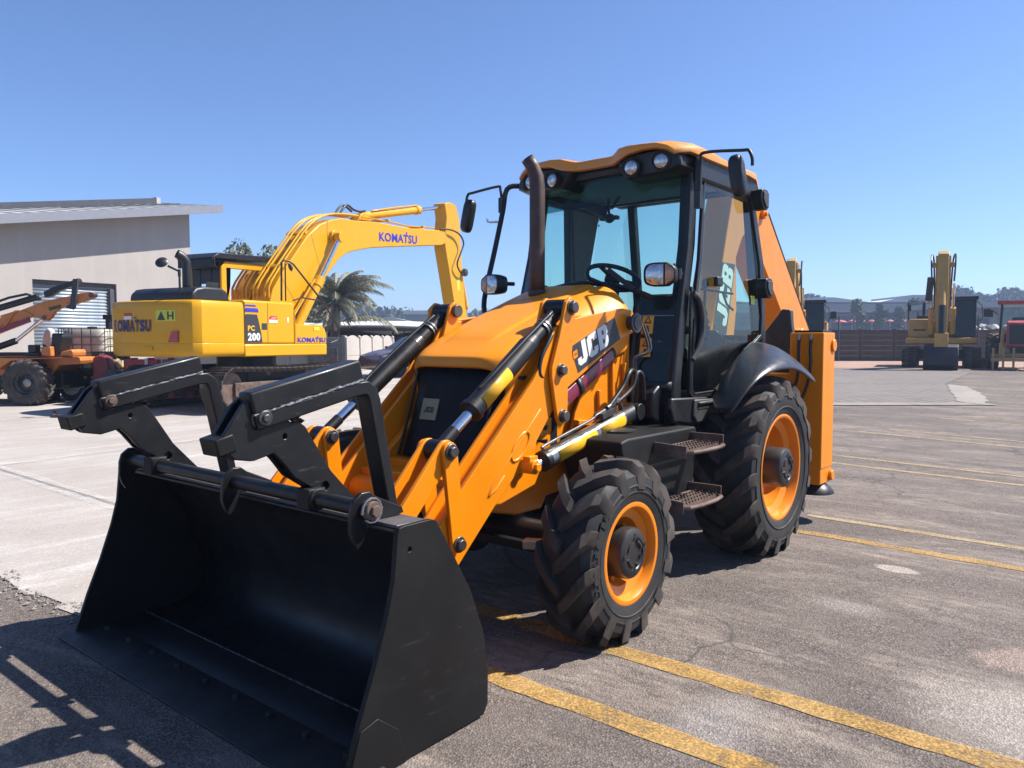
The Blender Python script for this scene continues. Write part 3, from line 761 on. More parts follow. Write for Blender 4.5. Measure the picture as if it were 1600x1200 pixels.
    for k, x in enumerate((1.035, 1.07)):
        MB().tube([(x, s*.54, 1.15), (x, s*.54, 1.40), (x-.005, s*.55, 1.46), (x-.09, s*.60, 1.50), (x-.11, s*.58, 1.58), (x-.11, s*.54, 1.68)], .009, 8, 3).build('hydraulic_pipe', DARKSTEEL, BH, smooth=60)
    # maroon safety strut strapped under the arm
    if s > 0:
        S0 = Vector((1.95, .48, 1.155)); S1 = Vector((1.30, .48, 1.475)); ds = (S1-S0).normalized(); Ls = (S1-S0).length
        nrm = Vector((-ds.z, 0, ds.x))
        st = MB()
        sec = [(-.043, -.03), (-.043, .045), (.0, .052), (.043, .045), (.043, -.03), (.036, -.03), (.036, .036), (0, .043), (-.036, .036), (-.036, -.03)]
        rows = [[S0+ds*t*Ls + nrm*a + Vector((0, 1, 0))*b for a, b in sec] for t in (0, 1)]
        st.grid(rows, True)
        strut = st.build('safety_strut', MAROON, BH, bevel=.003)
        MB().cyl(S1-ds*.01, S1+ds*.055, .042, n=16).build('end_cap', PLASTIC, strut, bevel=.006)
        rr = [[S0+ds*Ls*t + (nrm*a*1.1 + Vector((0, 1, 0))*b*1.08) for a, b in sec[:5]] for t in (.40, .46)]
        MB().grid(rr).build('strap', PLASTIC, strut, solid=.006)
        MB().cyl(S0+ds*.10+Vector((0, .045, 0)), S0+ds*.10+Vector((0, .075, 0)), .02, n=8).tube([S0+ds*.11+Vector((0, .07, .03)), S0+ds*.09+Vector((0, .075, -.05))], .006, 6).build('pin', STEEL, strut)
        MB().cyl(S0+ds*Ls*.80+Vector((0, .04, -.012)), S0+ds*Ls*.80+Vector((0, .0495, -.012)), .015, n=14).build('hole_ring', mat('dark_hole', (.01, .003, .005), .6), strut)

# ---- bonnet
def bon(x, t):
    """bonnet cross section: t -1..1 across"""
    k = (2.29-x)/1.19; k = min(max(k, 0), 1)
    w = .368 + .085*(1-math.exp(-9*k)) + .052*k; zt = 1.472 + .475*k**.86; zs = zt - .035 - .14*k
    a = abs(t)
    y = w*(a if a < .8 else a)
    drop = (zt-zs)*(max(0, a-.58)/.42)**1.9
    ridge = .018*sstep(.0, .06, .44-a)*sstep(.12, .20, k) if a < .44 else 0
    return Vector((x - .085*a**5*(1-k)**2, math.copysign(y, t), zt-drop+ridge))
ts = [-1, -.97, -.9, -.8, -.7, -.6, -.52, -.46, -.44, -.40, -.38, -.2, 0, .2, .38, .40, .44, .46, .52, .6, .7, .8, .9, .97, 1]
xs = [2.29, 2.285, 2.27, 2.24, 2.18, 2.11, 2.09, 2.05, 1.9, 1.7, 1.5, 1.3, 1.15, 1.06]
rows = []
rows.append([bon(2.285, t)*1.0 + Vector((.0, 0, -.062)) for t in ts])
rows.append([bon(2.30, t) + Vector((.006-.03*abs(t)**6*0, 0, -.05)) for t in ts])
rows.append([bon(2.295, t) + Vector((.004, 0, -.022)) for t in ts])
for x in xs: rows.append([bon(x, t) for t in ts])
b_ = MB().grid(rows)
for s in (-1, 1):                                               # side skirts
    sk = [[bon(x, s*1.0) for x in xs], [bon(x, s*1.0) + Vector((0, s*.004, -.05)) for x in xs], [bon(x, s*1.0) + Vector((0, -s*.01, -.30)) for x in xs]]
    b_.grid(sk)
bonnet = b_.build('bonnet', BONNET, BH, smooth=50, solid=.012)
md = bonnet.modifiers.new('sub', 'SUBSURF'); md.levels = 1; md.render_levels = 1
for dx, w_ in ((0, .10), (.10, .07), (.20, .04)):
    p0 = [bon(1.56-dx*.5, -.52+dx*1.2), bon(1.52-dx*.5, -.52+dx*1.2), bon(1.44-dx*.4, -.05+dx*1.0), bon(1.48-dx*.4, -.05+dx*1.0)]
    MB().add([p + Vector((0, 0, .006)) for p in p0], [(0, 1, 2, 3)]).build('grip_strip', mat('anti_slip_strip', (.40, .37, .34), .8, var=.3, scale=40) if dx == 0 else bpy.data.materials['anti_slip_strip'], bonnet, smooth=None)
# grille
g_ = MB()
gz_ = [1.405, 1.30, 1.15, 1.0, .90, .872]
rows = []
for z in gz_:
    k = (1.41-z)/.53
    x = 2.268 + .155*k**1.2; w = .335+.02*k
    rows.append([(x-.10*abs(t)**5, w*t, z) for t in [-1, -.98, -.92, -.8, -.5, 0, .5, .8, .92, .98, 1]])
g_.grid(rows)
for s in (-1, 1):
    g_.grid([[(r[0 if s < 0 else -1][0], r[0 if s < 0 else -1][1], r[0][2]) for r in rows], [(1.75, s*.40, z) for z in gz_]])
GRILLE = mat('grille_black', (.0075, .0078, .009), .55, var=.15, dust=.2, dustcol=(.02, .019, .018), spec=.2)
grille = g_.build('grille', GRILLE, BH, smooth=40, solid=.012)
for s in (-1, 1):
    for k in range(5):
        z = 1.30-.085*k
        MB().bar((2.12, s*.372, z), (1.85, s*.398, z-.01), .012, .05, (0, s*.4, 1)).build('side_louvre', PLASTIC, grille, bevel=.004)
    MB().tube([(2.300+.155*((1.41-z)/.53)**1.2-.062, s*(.315+.02*(1.41-z)/.53), z) for z in gz_], .010, 6).build('moulding', PLASTIC, grille)
bx = 2.268+.155*((1.41-1.17)/.53)**1.2
sl = R(17)
up = Vector((-math.sin(sl), 0, math.cos(sl))); rt = Vector((0, 1, 0)); nn_ = rt.cross(up)
BADGE = mat('badge_plate', (.36, .29, .15), .4, metal=.3, var=.1)
bo = Vector((bx+.022, -.185, 1.095))
bd = MB().add([bo + rt*a + up*b + nn_*h for h in (0, .012) for a, b in ((0, 0), (.135, 0), (.135, .13), (0, .13))], [(0, 1, 2, 3), (4, 5, 6, 7), (0, 1, 5, 4), (1, 2, 6, 5), (2, 3, 7, 6), (3, 0, 4, 7)])
bd.m(1); bd.letters(JC, bo + rt*.024 + up*.043 + nn_*.012, rt, up, .036, .002, .12, .12)
bd.build('badge', [BADGE, CHARCOAL], grille, smooth=None)
# exhaust stack
e_ = MB().tube([(1.30, -.10, 1.86), (1.30, -.10, 2.1), (1.30, -.10, 2.4), (1.30, -.10, 2.63), (1.302, -.108, 2.71), (1.325, -.125, 2.78), (1.365, -.14, 2.83)], [.052, .052, .052, .052, .05, .046, .043], 16, 1, caps=False)
e_.lathe([(.060, 0), (.060, .05), (.052, .06)], (1.30, -.10, 1.87), (0, 0, 1), 20)
e_.build('exhaust_stack', EXHAUST, BH, smooth=60, solid=.005)

# ---- front bucket
bk = bpy.data.objects.new('bucket', None); COL.objects.link(bk); bk.parent = BH; bk.location = (3.6, 0, .4); bk.empty_display_size = .2
def sub(mb, name, m_, parent, off, **k):
    o = mb.build(name, m_, parent, **k); o.location = (-off[0], -off[1], -off[2]); return o
BO = (3.6, 0, .4)
SIDE = [(3.735, .865), (3.725, .888), (3.70, .893), (3.56, .893), (3.535, .885), (3.47, .78), (3.34, .56), (3.265, .37), (3.235, .18), (3.237, .055), (3.262, .012), (3.70, .003), (3.97, .003), (3.99, .02), (3.92, .22), (3.85, .39), (3.785, .575), (3.752, .70)]
for s in (1, -1):
    sub(MB().prism(SIDE, 'y', s*1.112, s*1.136, holes=[circ(3.675, .80, .010, 10)]), 'side_plate', SATIN, bk, BO, bevel=.006)
    sub(MB().prism([(3.70, .004), (3.965, .004), (3.985, .02), (3.92, .20), (3.84, .22), (3.74, .14)], 'y', s*1.1361, s*1.142), 'side_cutter', SATIN, bk, BO, bevel=.003)
prof = [(3.728, .872), (3.66, .870), (3.575, .868), (3.545, .855), (3.47, .745), (3.36, .55), (3.295, .38), (3.272, .24), (3.282, .14), (3.33, .075), (3.42, .045), (3.6, .034), (3.95, .024)]
pp = []
for i in range(len(prof)-1):
    a, b = prof[i], prof[i+1]
    pp.append(a)
pp.append(prof[-1])
sh = MB().grid([[(x, y, z) for x, z in pp] for y in (-1.112, -.5, 0, .5, 1.112)])
INSIDE = mat('bucket_inside_paint', (.0042, .0045, .0068), .48, coat=.05, var=.3, scale=3, dust=.35, dustcol=(.010, .010, .012), wear=.4, wearcol=(.030, .029, .029), scratch=.6)
sub(sh, 'shell', INSIDE, bk, BO, smooth=40, solid=.012)
sub(MB().box((3.64, 0, .885), (.15, 2.22, .014), (0, R(-1), 0)), 'top_plate', mat('worn_top_plate', (.12, .11, .11), .5, metal=.3, var=.2, dust=.5, dustcol=(.2, .18, .17)), bk, BO, bevel=.003)
ce = MB().prism([(3.80, .010), (3.82, .036), (3.985, .034), (4.055, .012), (4.055, .003), (3.80, .003)], 'y', -1.165, 1.165)
sub(ce, 'cutting_edge', mat('cutting_edge_steel', (.026, .026, .028), .5, metal=.3, var=.3, dust=.6, dustcol=(.07, .062, .057)), bk, BO, bevel=.003)
for k in range(9):
    y = -1.0+.25*k
    sub(MB().cyl((3.87, y, .034), (3.87, y, .058), .016, n=6), 'edge_bolt', HUB, bk, BO, bevel=.002)
sub(MB().bar((3.62, -1.10, .047), (3.62, 1.10, .047), .006, .006), 'weld_bead', WELD, bk, BO)
# curved scrape line left on the inside of the shell
for s in (1, -1):
    sub(MB().prism([(3.16, .20), (3.10, .34), (3.14, .45), (3.25, .66), (3.345, .66), (3.345, .58), (3.27, .40), (3.25, .20)], 'y', s*.36-.02, s*.36+.02), 'mounting_bracket', BLACK, bk, BO, bevel=.004)
    sub(MB().prism([(3.16, .20), (3.10, .34), (3.14, .45), (3.25, .66), (3.345, .66), (3.345, .58), (3.27, .40), (3.25, .20)], 'y', s*.58-.012, s*.58+.012), 'mounting_bracket', BLACK, bk, BO, bevel=.004)
# hinge bar on top with three ears
sub(MB().cyl((3.76, -.945, .945), (3.76, 1.035, .945), .031, n=24), 'hinge_bar', BLACK, bk, BO, smooth=50)
EAR = [(3.705, .985), (3.735, 1.008), (3.775, 1.008), (3.812, .98), (3.825, .94), (3.828, .87), (3.815, .825), (3.795, .795), (3.770, .82), (3.752, .862), (3.738, .8935), (3.60, .8935), (3.565, .90), (3.575, .925)]
for y in (-.915, .09, .975):
    e_ = sub(MB().prism(EAR, 'y', y-.011, y+.011), 'hinge_ear', BLACK, bk, BO, bevel=.004)
for y, rr in ((1.005, .030),):
    q = sub(MB().cyl((3.76, y, .945), (3.76, y+.035, .945), .036, n=24).cyl((3.76, y+.035, .945), (3.76, y+.05, .945), .024, n=6), 'hinge_pin', RUST, bk, BO, bevel=.003)
    sub(MB().tube([(3.76+.046*math.cos(a*.5), y+.02, .945+.046*math.sin(a*.5)) for a in range(0, 12)], .005, 6).bar((3.71, y+.02, .95), (3.81, y+.02, .94), .008, .008), 'lynch_pin', STEEL, bk, BO)

# ---- folded pallet forks
PL = [(3.53, .8945), (3.70, .8945), (3.715, .93), (3.76, .985), (3.845, 1.04), (3.90, 1.11), (3.935, 1.145), (3.975, 1.135), (4.02, 1.125), (4.10, 1.14), (4.145, 1.185), (4.145, 1.225), (4.065, 1.335), (4.03, 1.362), (3.985, 1.36), (3.945, 1.325), (3.92, 1.285), (3.855, 1.255), (3.825, 1.262), (3.79, 1.235), (3.67, 1.045)]
for s, y0, y1 in ((1, .575, .665), (-1, -.725, -.635)):
    fk = bpy.data.objects.new('pallet_fork', None); COL.objects.link(fk); fk.parent = BH; fk.location = (3.76, (y0+y1)/2, .945); fk.empty_display_size = .1
    FO = (3.76, (y0+y1)/2, .945)
    for a, b in ((y1-.022, y1), (y0, y0+.022)):
        sub(MB().prism(PL, 'y', a, b, holes=[circ(3.70, .985, .020), circ(3.885, 1.205, .011, 10)]), 'carrier_plate', BLACK, fk, FO, bevel=.004)
    sub(MB().prism([(3.56, .90), (3.70, .93), (3.86, 1.07), (3.80, 1.15), (3.66, 1.0)], 'y', y0+.0221, y1-.0221), 'carrier_web', BLACK, fk, FO)
    sub(MB().box((4.135, (y0+y1)/2-.006, 1.195), (.075, .115, .065), (0, R(14), 0)), 'nose_block', SATIN, fk, FO, bevel=.005)
    sub(MB().prism([(3.93, 1.142), (3.975, 1.132), (4.02, 1.122), (4.10, 1.137), (4.10, 1.155), (3.98, 1.16)], 'y', y0+.0221, y1-.0221), 'nose_web', SATIN, fk, FO)
    sub(MB().box((3.762, (y0+y1)/2+.035, .945), (.085, .085, .085)).cyl((3.76, y1+.032, .945), (3.76, y1+.045, .945), .045, n=24), 'collar', SATIN, fk, FO, bevel=.010)
    hp = sub(MB().cyl((3.985, y0-.012, 1.285), (3.985, y1+.008, 1.285), .046, n=28).cyl((3.985, y1+.008, 1.285), (3.985, y1+.030, 1.285), .030, n=20).cyl((3.985, y1+.030, 1.285), (3.985, y1+.040, 1.285), .018, n=6), 'hinge_pin', RUST if s < 0 else DARKSTEEL, fk, FO, bevel=.004)
    bx_ = MB().bar((4.035, (y0+y1)/2+.02, 1.338), (3.515, (y0+y1)/2+.02, 1.452), .085, .088)
    sub(bx_, 'reinforcing_box', BLACK, fk, FO, bevel=.010)
    yc = (y0+y1)/2+.02
    cl = [(4.02, 1.268), (3.62, 1.355), (3.54, 1.372), (3.49, 1.375), (3.462, 1.355), (3.448, 1.315), (3.40, 1.08), (3.335, .77), (3.29, .55)]
    th = [.030]*6 + [.028, .024, .014]
    lo_, hi_ = [], []
    for i, (x, z) in enumerate(cl):
        p = Vector(cl[max(i-1, 0)]); q = Vector(cl[min(i+1, len(cl)-1)]); d = (q-p).normalized(); n = Vector((-d.y, d.x))
        lo_.append((x+n.x*th[i], z+n.y*th[i])); hi_.append((x-n.x*th[i], z-n.y*th[i]))
    sub(MB().prism(lo_ + hi_[::-1], 'y', yc-.047, yc+.047), 'tine', BLACK, fk, FO, bevel=.007)
    wb = MB(); rnd = random.Random(3)
    p0 = Vector((4.03, yc+.044, 1.297)); p1 = Vector((3.515, yc+.044, 1.408))
    wb.tube([p0.lerp(p1, i/34) + Vector((0, rnd.uniform(-.001, .002), rnd.uniform(-.002, .002))) for i in range(35)], [rnd.uniform(.0035, .007) for i in range(35)], 6)
    sub(wb, 'weld_bead', WELD, fk, FO)
    wb = MB()
    for (x, z) in ((3.80, 1.258), (3.82, 1.268), (3.84, 1.266), (3.81, 1.275)): wb.lathe([(0, -.014), (.018, 0), (0, .012)], (x, yc+rnd.uniform(-.02, .03), z), (0, 0, 1), 8)
    sub(wb, 'weld_spatter', WELD, fk, FO)

# ------------------------------------------------------------------ cab
def part(name, loc=(0, 0, 0)):
    o = bpy.data.objects.new(name, None); COL.objects.link(o); o.parent = BH; o.location = loc; o.empty_display_size = .1
    return o
cabf = MB()
APIL = [(.80, .735, 1.06), (.80, .735, 1.30), (.73, .735, 1.71), (.585, .72, 2.25), (.51, .70, 2.80)]
def pillar(mb, path, wx, wy, s):
    rows = []
    for x, y, z in path:
        rows.append([(x-wx/2, s*(y-wy), z), (x+wx/2, s*(y-wy), z), (x+wx/2, s*(y-.012), z), (x+wx/2-.015, s*y, z), (x-wx/2, s*y, z)])
    mb.grid(rows, True)
CPIL = [(-.64, .76, 1.10), (-.665, .76, 1.60), (-.62, .755, 2.16), (-.455, .72, 2.78)]
for s in (1, -1):
    pillar(cabf, APIL, .105, .085, s)
    if s > 0: pillar(cabf, CPIL, .075, .075, s)
    cabf.bar((.52, s*.665, 2.785), (-.45, s*.675, 2.735), .07, .10)
    cabf.bar((.80, s*.69, 1.08), (-.64, s*.71, 1.08), .08, .12)
cabf.bar((.56, -.66, 2.83), (.56, .66, 2.83), .08, .06); cabf.bar((-.45, -.68, 2.80), (-.45, .68, 2.80), .06, .05)
cabf.b2((-.83, -.60, 1.10), (-.77, .60, 1.62))
# right hand B pillar, broad and trimmed
cabf.build('cab_frame', PLASTIC, BH, bevel=.012)
MB().prism([(.03, 1.1), (-.16, 1.1), (-.17, 1.75), (-.24, 2.2), (-.40, 2.74), (.06, 2.75), (.0, 2.0)], 'y', -.735, -.68).build('door_pillar', CABIN, BH, bevel=.02)
MB().bar((.05, -.71, 1.2), (.10, -.70, 2.75), .06, .03).build('door_pillar_trim', PLASTIC, BH, bevel=.008)
# rear corner pillars set in from the sides, glazing bars
for s in (1, -1):
    yr_ = .65 if s > 0 else .48
    MB().bar((-.80, s*yr_, 1.5), (-.58, s*(yr_-.02), 2.80), .07, .08).build('rear_pillar', PLASTIC, BH, bevel=.012)
MB().bar((-.58, -.60, 2.82), (-.58, .60, 2.82), .08, .08).build('rear_header', PLASTIC, BH, bevel=.01)
# floor pan, front bulkhead, sill, firewall
f_ = MB().b2((-.62, -.70, 1.08), (.76, .70, 1.14)); f_.prism([(.85, .98), (1.02, 1.05), (1.0, 1.22), (.92, 1.27), (.80, 1.25), (.80, .98)], 'y', -.66, .66)
f_.b2((.30, .58, .92), (.85, .76, 1.075)); f_.b2((-.5, .5, .80), (.3, .74, 1.078))
f_.build('cab_base', BLACK, BH, bevel=.015)
MB().prism([(.42, 1.02), (.46, 1.17), (1.0, 1.19), (1.02, 1.12), (.97, 1.03), (.60, .98)], 'y', .765, .80).build('sill_panel', PLASTIC, BH, bevel=.012)
sp = MB().prism([(.38, 1.01), (.36, 1.155), (.70, 1.165), (.72, 1.06), (.66, 1.0)], 'y', .80, .818).b2((.44, .818, 1.125), (.66, .835, 1.148)).build('sill_step_cover', GREYPL, BH, bevel=.012)
MB().b2((.40, .8185, 1.095), (.66, .822, 1.122)).build('sill_grip_recess', mat('recess_black', (.01, .01, .01), .7), sp)
# windscreen: curved sheet between the pillars
def xa(z):
    pts = [(1.06, .84), (1.30, .84), (1.71, .77), (2.25, .625), (2.80, .55)]
    for (z0, x0), (z1, x1) in zip(pts, pts[1:]):
        if z <= z1: return x0 + (x1-x0)*(z-z0)/(z1-z0)
    return pts[-1][1]
tv = [-1, -.95, -.85, -.7, -.5, -.25, 0, .25, .5, .7, .85, .95, 1]
def ws(z, t, off=0.0):
    b = .19*(1-abs(t)**2.4)*(1 - .45*sstep(1.9, 2.8, z))
    return (xa(z)+b+off, t*(.715 - .02*sstep(1.7, 2.8, z)), z)
MB().grid([[ws(z, t) for t in tv] for z in (1.285, 1.50, 1.74, 2.0, 2.25, 2.5, 2.82)]).build('windscreen', CABGLASS, BH, smooth=80)
MB().grid([[ws(z, t, -.012) for t in tv] for z in (2.58, 2.68, 2.82)]).build('sun_strip', TINTBAND, BH, smooth=80)
MB().grid([[ws(z, t, .006) for t in (.60, .655)] for z in (1.24, 1.4, 1.6, 1.8, 1.9)]).build('corner_glass_frame', PLASTIC, BH, solid=.012)
fr_ = MB()
fr_.grid([[ws(z, t, o) for t in tv] for z, o in ((2.795, .004), (2.803, .012), (2.87, .03))])
MB().grid([[ws(z, t, o) for t in tv] for z, o in ((1.22, .012), (1.295, .006))]).build('windscreen_sill', PLASTIC, BH, smooth=50, solid=.014)
fr_.build('windscreen_header', PLASTIC, BH, smooth=50, solid=.014)
# rubber seal where the bonnet meets the screen, glazing joint below
MB().tube([(ws(1.86+.13*(1-abs(t)**2.2), t*.80, .012)) for t in [-1, -.9, -.75, -.5, -.25, 0, .25, .5, .7, .85, .95]], .018, 8).build('bonnet_seal', PLASTIC, BH)
MB().tube([ws(1.745, t, .004) for t in (.62, .75, .9, .97)], .004, 6).build('glazing_joint', STEEL, BH)
for z0, body in ((1.62, 0), (1.46, 1)):
    p = [ws(z0, .70, .004), ws(z0, .80, .004), ws(z0+.13, .80, .004), ws(z0+.13, .70, .004)]
    lb = MB().add(p, [(0, 1, 2, 3)]); lb.m(1)
    c0 = Vector(p[0]); r0 = (Vector(p[1])-c0); u0 = Vector(p[3])-c0; nn_ = r0.cross(u0).normalized()*.002
    lb.add([c0+r0*a+u0*b+nn_ for a, b in ((.15, .55), (.85, .55), (.5, .95), (.32, .62), (.68, .62), (.5, .85))], [(0, 1, 4, 3), (1, 2, 5, 4), (2, 0, 3, 5)])
    lb.add([c0+r0*a+u0*b+nn_ for a, b in ((.3, .1), (.7, .1), (.6, .42), (.4, .42))], [(0, 1, 2, 3)])
    lb.build('warning_label', [STICKER, CHARCOAL], BH, smooth=None)
# side glazing
DO = [(.435, 2.735), (.36, 2.765), (-.37, 2.715), (-.43, 2.66), (-.575, 2.2), (-.628, 1.75), (-.615, 1.60), (-.50, 1.545), (-.30, 1.47), (-.10, 1.34), (.12, 1.20), (.24, 1.165), (.63, 1.165), (.68, 1.20), (.675, 1.5), (.655, 1.72), (.555, 2.15), (.485, 2.5)]
cx_, cz_ = .05, 2.0
DI = []
for (x, z) in DO:
    d = Vector((cx_-x, cz_-z)); d.normalize(); DI.append((x+d.x*.042, z+d.y*.042))
def doory(z): return .742 - .028*sstep(2.0, 2.8, z)
MB().add([(.06, -.725, 1.25), (.70, -.725, 1.25), (.66, -.725, 1.75), (.50, -.705, 2.5), (.45, -.70, 2.74), (.10, -.70, 2.74)], [tuple(range(6))]).build('right_window', CABGLASS, BH, smooth=None)
MB().tube([(.40, -.70, 1.30), (.44, -.70, 1.95), (.40, -.70, 2.02)], .03, 8).build('window_latch', PLASTIC, BH)
for s in (1,):
    dr = MB(); n = len(DO)
    vs = []
    for off in (.0, .026):
        for lp in (DO, DI):
            for x, z in lp: vs.append((x, s*(doory(z)+off), z))
    fs = []
    for i in range(n):
        j = (i+1) % n
        fs += [(i, j, n+j, n+i), (2*n+i, 2*n+j, 3*n+j, 3*n+i), (i, j, 2*n+j, 2*n+i), (n+i, n+j, 3*n+j, 3*n+i)]
    dr.add(vs, fs)
    door = dr.build('door', PLASTIC, BH, bevel=.006)
    MB().add([(x, s*(doory(z)+.012), z) for x, z in DI], [tuple(range(n))]).build('door_glass', CABGLASS, door, smooth=None)
    if s > 0:
        # bright inner seal line, grab handle moulding
        MB().tube([(x, doory(z)+.026, z) for x, z in DI[8:15]], .005, 6).build('seal', GREYPL, door)
        hm = MB().tube([(.665, .772, 1.90), (.60, .785, 1.86), (.555, .79, 1.76), (.55, .79, 1.64), (.60, .785, 1.52), (.66, .772, 1.44)], .022, 10, 4)
        hm.build('handle', GREYPL, door)
        MB().prism([(.67, 1.42), (.60, 1.50), (.545, 1.62), (.545, 1.78), (.60, 1.90), (.67, 1.95), (.68, 1.7)], 'y', .748, .768).build('handle_moulding', PLASTIC, door, bevel=.006)
        MB().b2((.20, .750, 1.97), (.30, .785, 2.04)).build('latch', PLASTIC, door, bevel=.01)
        MB().add([(-.38, .758, 1.86), (-.46, .758, 1.86), (-.46, .756, 1.93), (-.38, .756, 1.93)], [(0, 1, 2, 3)]).build('lime_sticker', LIME, door, smooth=None)
# rear window panes
MB().add([(-.80, -.46, 1.62), (-.80, .62, 1.62), (-.585, .60, 2.79), (-.585, -.44, 2.79)], [(0, 1, 2, 3)]).build('rear_window', CABGLASS, BH, smooth=None)
for s in (1, -1):
    if s < 0: MB().add([(-.80, s*.52, 1.55), (-.18, s*.72, 1.55), (-.24, s*.715, 2.16), (-.40, s*.69, 2.74), (-.59, s*.50, 2.79)], [tuple(range(5))]).build('quarter_window', CABGLASS, BH, smooth=None)
    MB().add([(-.80, s*(yr_+.03), 1.10), (-.665, s*.735, 1.10), (-.665, s*.735, 1.56), (-.80, s*(yr_+.03), 1.56)], [(0, 1, 2, 3)]).build('rear_corner_panel', PLASTIC, BH, solid=.02)
# roof
rf = MB()
def roofz(x, y):
    a = abs(y)
    pod = sstep(.16, .36, a)*sstep(-.1, .45, x)
    crown = 2.915 + .028*(1-(y/.8)**2) + .02*sstep(.3, -.5, x)
    edge = max(0, (a-.62)/.16); 
    fx = max(0, (x-.62)/.22); bxx = max(0, (-x-.38)/.2)
    return crown + .038*pod - .050*min(edge, 1.1)**2.5 - .035*min(fx, 1.1)**2 - .10*min(bxx, 1.1)**2
RX = [-.575, -.56, -.50, -.40, -.25, 0, .2, .35, .5, .62, .72, .79, .825]
RY = [-1, -.985, -.93, -.82, -.68, -.5, -.38, -.3, -.24, -.18, -.1, 0, .1, .18, .24, .3, .38, .5, .68, .82, .93, .985, 1]
def rxy(x, t):
    a = abs(t)
    w = .775 - .05*sstep(-.35, -.6, x) - .10*max(0, (x-.58)/.245)**2.2
    pod = sstep(.20, .42, a)
    xx = x if x < .3 else .3 + (x-.3)*(.84 + .16*pod - .10*max(0, a-.8)/.2)
    return xx, t*w
top = [[(*rxy(x, t), roofz(x, t*.775)) for t in RY] for x in RX]
rf.grid(top)
ring = [top[0][k] for k in range(len(RY))] + [top[i][-1] for i in range(1, len(RX))] + [top[-1][k] for k in range(len(RY)-2, -1, -1)] + [top[i][0] for i in range(len(RX)-2, 0, -1)]
def skirt(p, dz, k):
    return (p[0]*k, p[1]*k, max(p[2]+dz, 2.70))
def low(p):                                            # lower lip of the roof follows the lamp pods
    return (p[0]*1.0, p[1]*1.0, 2.850 + .052*sstep(.45, .6, p[0])*sstep(.22, .40, abs(p[1]))*sstep(.80, .66, abs(p[1])) - .05*sstep(-.35, -.55, p[0]))
rf.grid([ring, [(p[0]*1.008, p[1]*1.008, p[2]-.02) for p in ring], [(low(p)[0]*1.008, low(p)[1]*1.008, min(low(p)[2], p[2]-.03)) for p in ring], [(p[0]*.96, p[1]*.96, min(low(p)[2], p[2]-.03)-.004) for p in ring]], True)
rf.build('roof', AMBER, BH, smooth=32)
MB().prism([(.60, 2.785), (.60, 2.86), (-.46, 2.85), (-.54, 2.83), (-.50, 2.80), (.2, 2.77)], 'y', -.70, .70).build('roof_underside', LINER, BH, bevel=.01)
fs_ = MB(); fs_.b2((-.50, .6901, 2.70), (.53, .755, 2.862)); fs_.b2((-.50, -.755, 2.70), (.53, -.6901, 2.862)); fs_.b2((-.56, -.7, 2.79), (-.5005, .70, 2.85)); fs_.build('roof_side_trim', PLASTIC, BH, bevel=.02)
MB().cyl((.02, .76, 2.925), (.02, .785, 2.925), .012, n=10).build('roof_bolt', PLASTIC, BH)
MB().lathe([(.05, 0), (.05, .04), (.03, .06), (0, .065)], (-.40, .55, 2.955), (0, 0, 1), 16).build('beacon', mat('orange_beacon', (.55, .12, .03), .3, coat=.5), BH, smooth=50)
# lamp pods and roof lamps
for s in (1, -1):
    pd = MB()
    o = [(.19, 2.855), (.26, 2.875), (.36, 2.895), (.60, 2.905), (.69, 2.885), (.72, 2.83), (.725, 2.77), (.66, 2.738), (.28, 2.728), (.23, 2.78)]
    rows = [[(x, s*(y*k+.44*(1-k)), z*k+2.81*(1-k)) for y, z in o] for x, k in ((.50, 1.0), (.70, 1.0), (.745, .96), (.765, .86))]
    pd.grid(rows, True); pd.f.append(list(range(len(pd.v)-len(o), len(pd.v)))); pd.mi.append(0)
    pod = pd.build('lamp_pod', PLASTIC, BH, smooth=40)
    for y, z, yaw in ((.345, 2.795, 8), (.572, 2.812, 16)):
        ax = Vector((math.cos(R(yaw)), s*math.sin(R(yaw)), -.02)); c0 = Vector((.785 - .015*(y > .5), s*y, z))
        MB().lathe([(.058, -.06), (.070, .0), (.070, .026), (.063, .032), (.057, .020), (.057, 0)], c0, ax, 28).build('lamp_housing', PLASTIC, pod, smooth=40)
        MB().lathe([(.057, .012), (.048, .022), (.029, .028), (0, .030)], c0, ax, 28).build('lamp_lens', LENS, pod, smooth=50)
# wiper, interior mirror, camera bracket
w_ = MB().tube([ws(2.62, .50, .01), ws(2.58, .40, .015)], .02, 8)
MB().tube([ws(1.92, .45, .02), ws(1.97, .30, .03), ws(2.02, .12, .03)], .012, 6).bar(ws(1.93, .60, .03), ws(2.08, .30, .035), .015, .035).build('front_wiper', PLASTIC, BH)
MB().tube([(-.50, .05, 1.66), (-.62, .06, 2.05), (-.58, .08, 2.35)], .016, 8).tube([(-.5, .02, 1.66), (-.62, .0, 2.0), (-.58, -.03, 2.25)], .009, 6).build('rear_wiper', PLASTIC, BH)
MB().tube([(.35, -.12, 2.70), (.40, -.09, 2.60), (.40, -.08, 2.55)], .012, 6).tube([(.35, -.02, 2.70), (.40, -.06, 2.60)], .012, 6).lathe([(.0, -.035), (.03, -.03), (.04, 0), (.03, .03), (0, .035)], (.40, -.08, 2.53), (0, 1, 0), 14).bar((.40, -.16, 2.53), (.40, 0, 2.53), .05, .03).build('camera_bracket', PLASTIC, BH, bevel=.004)
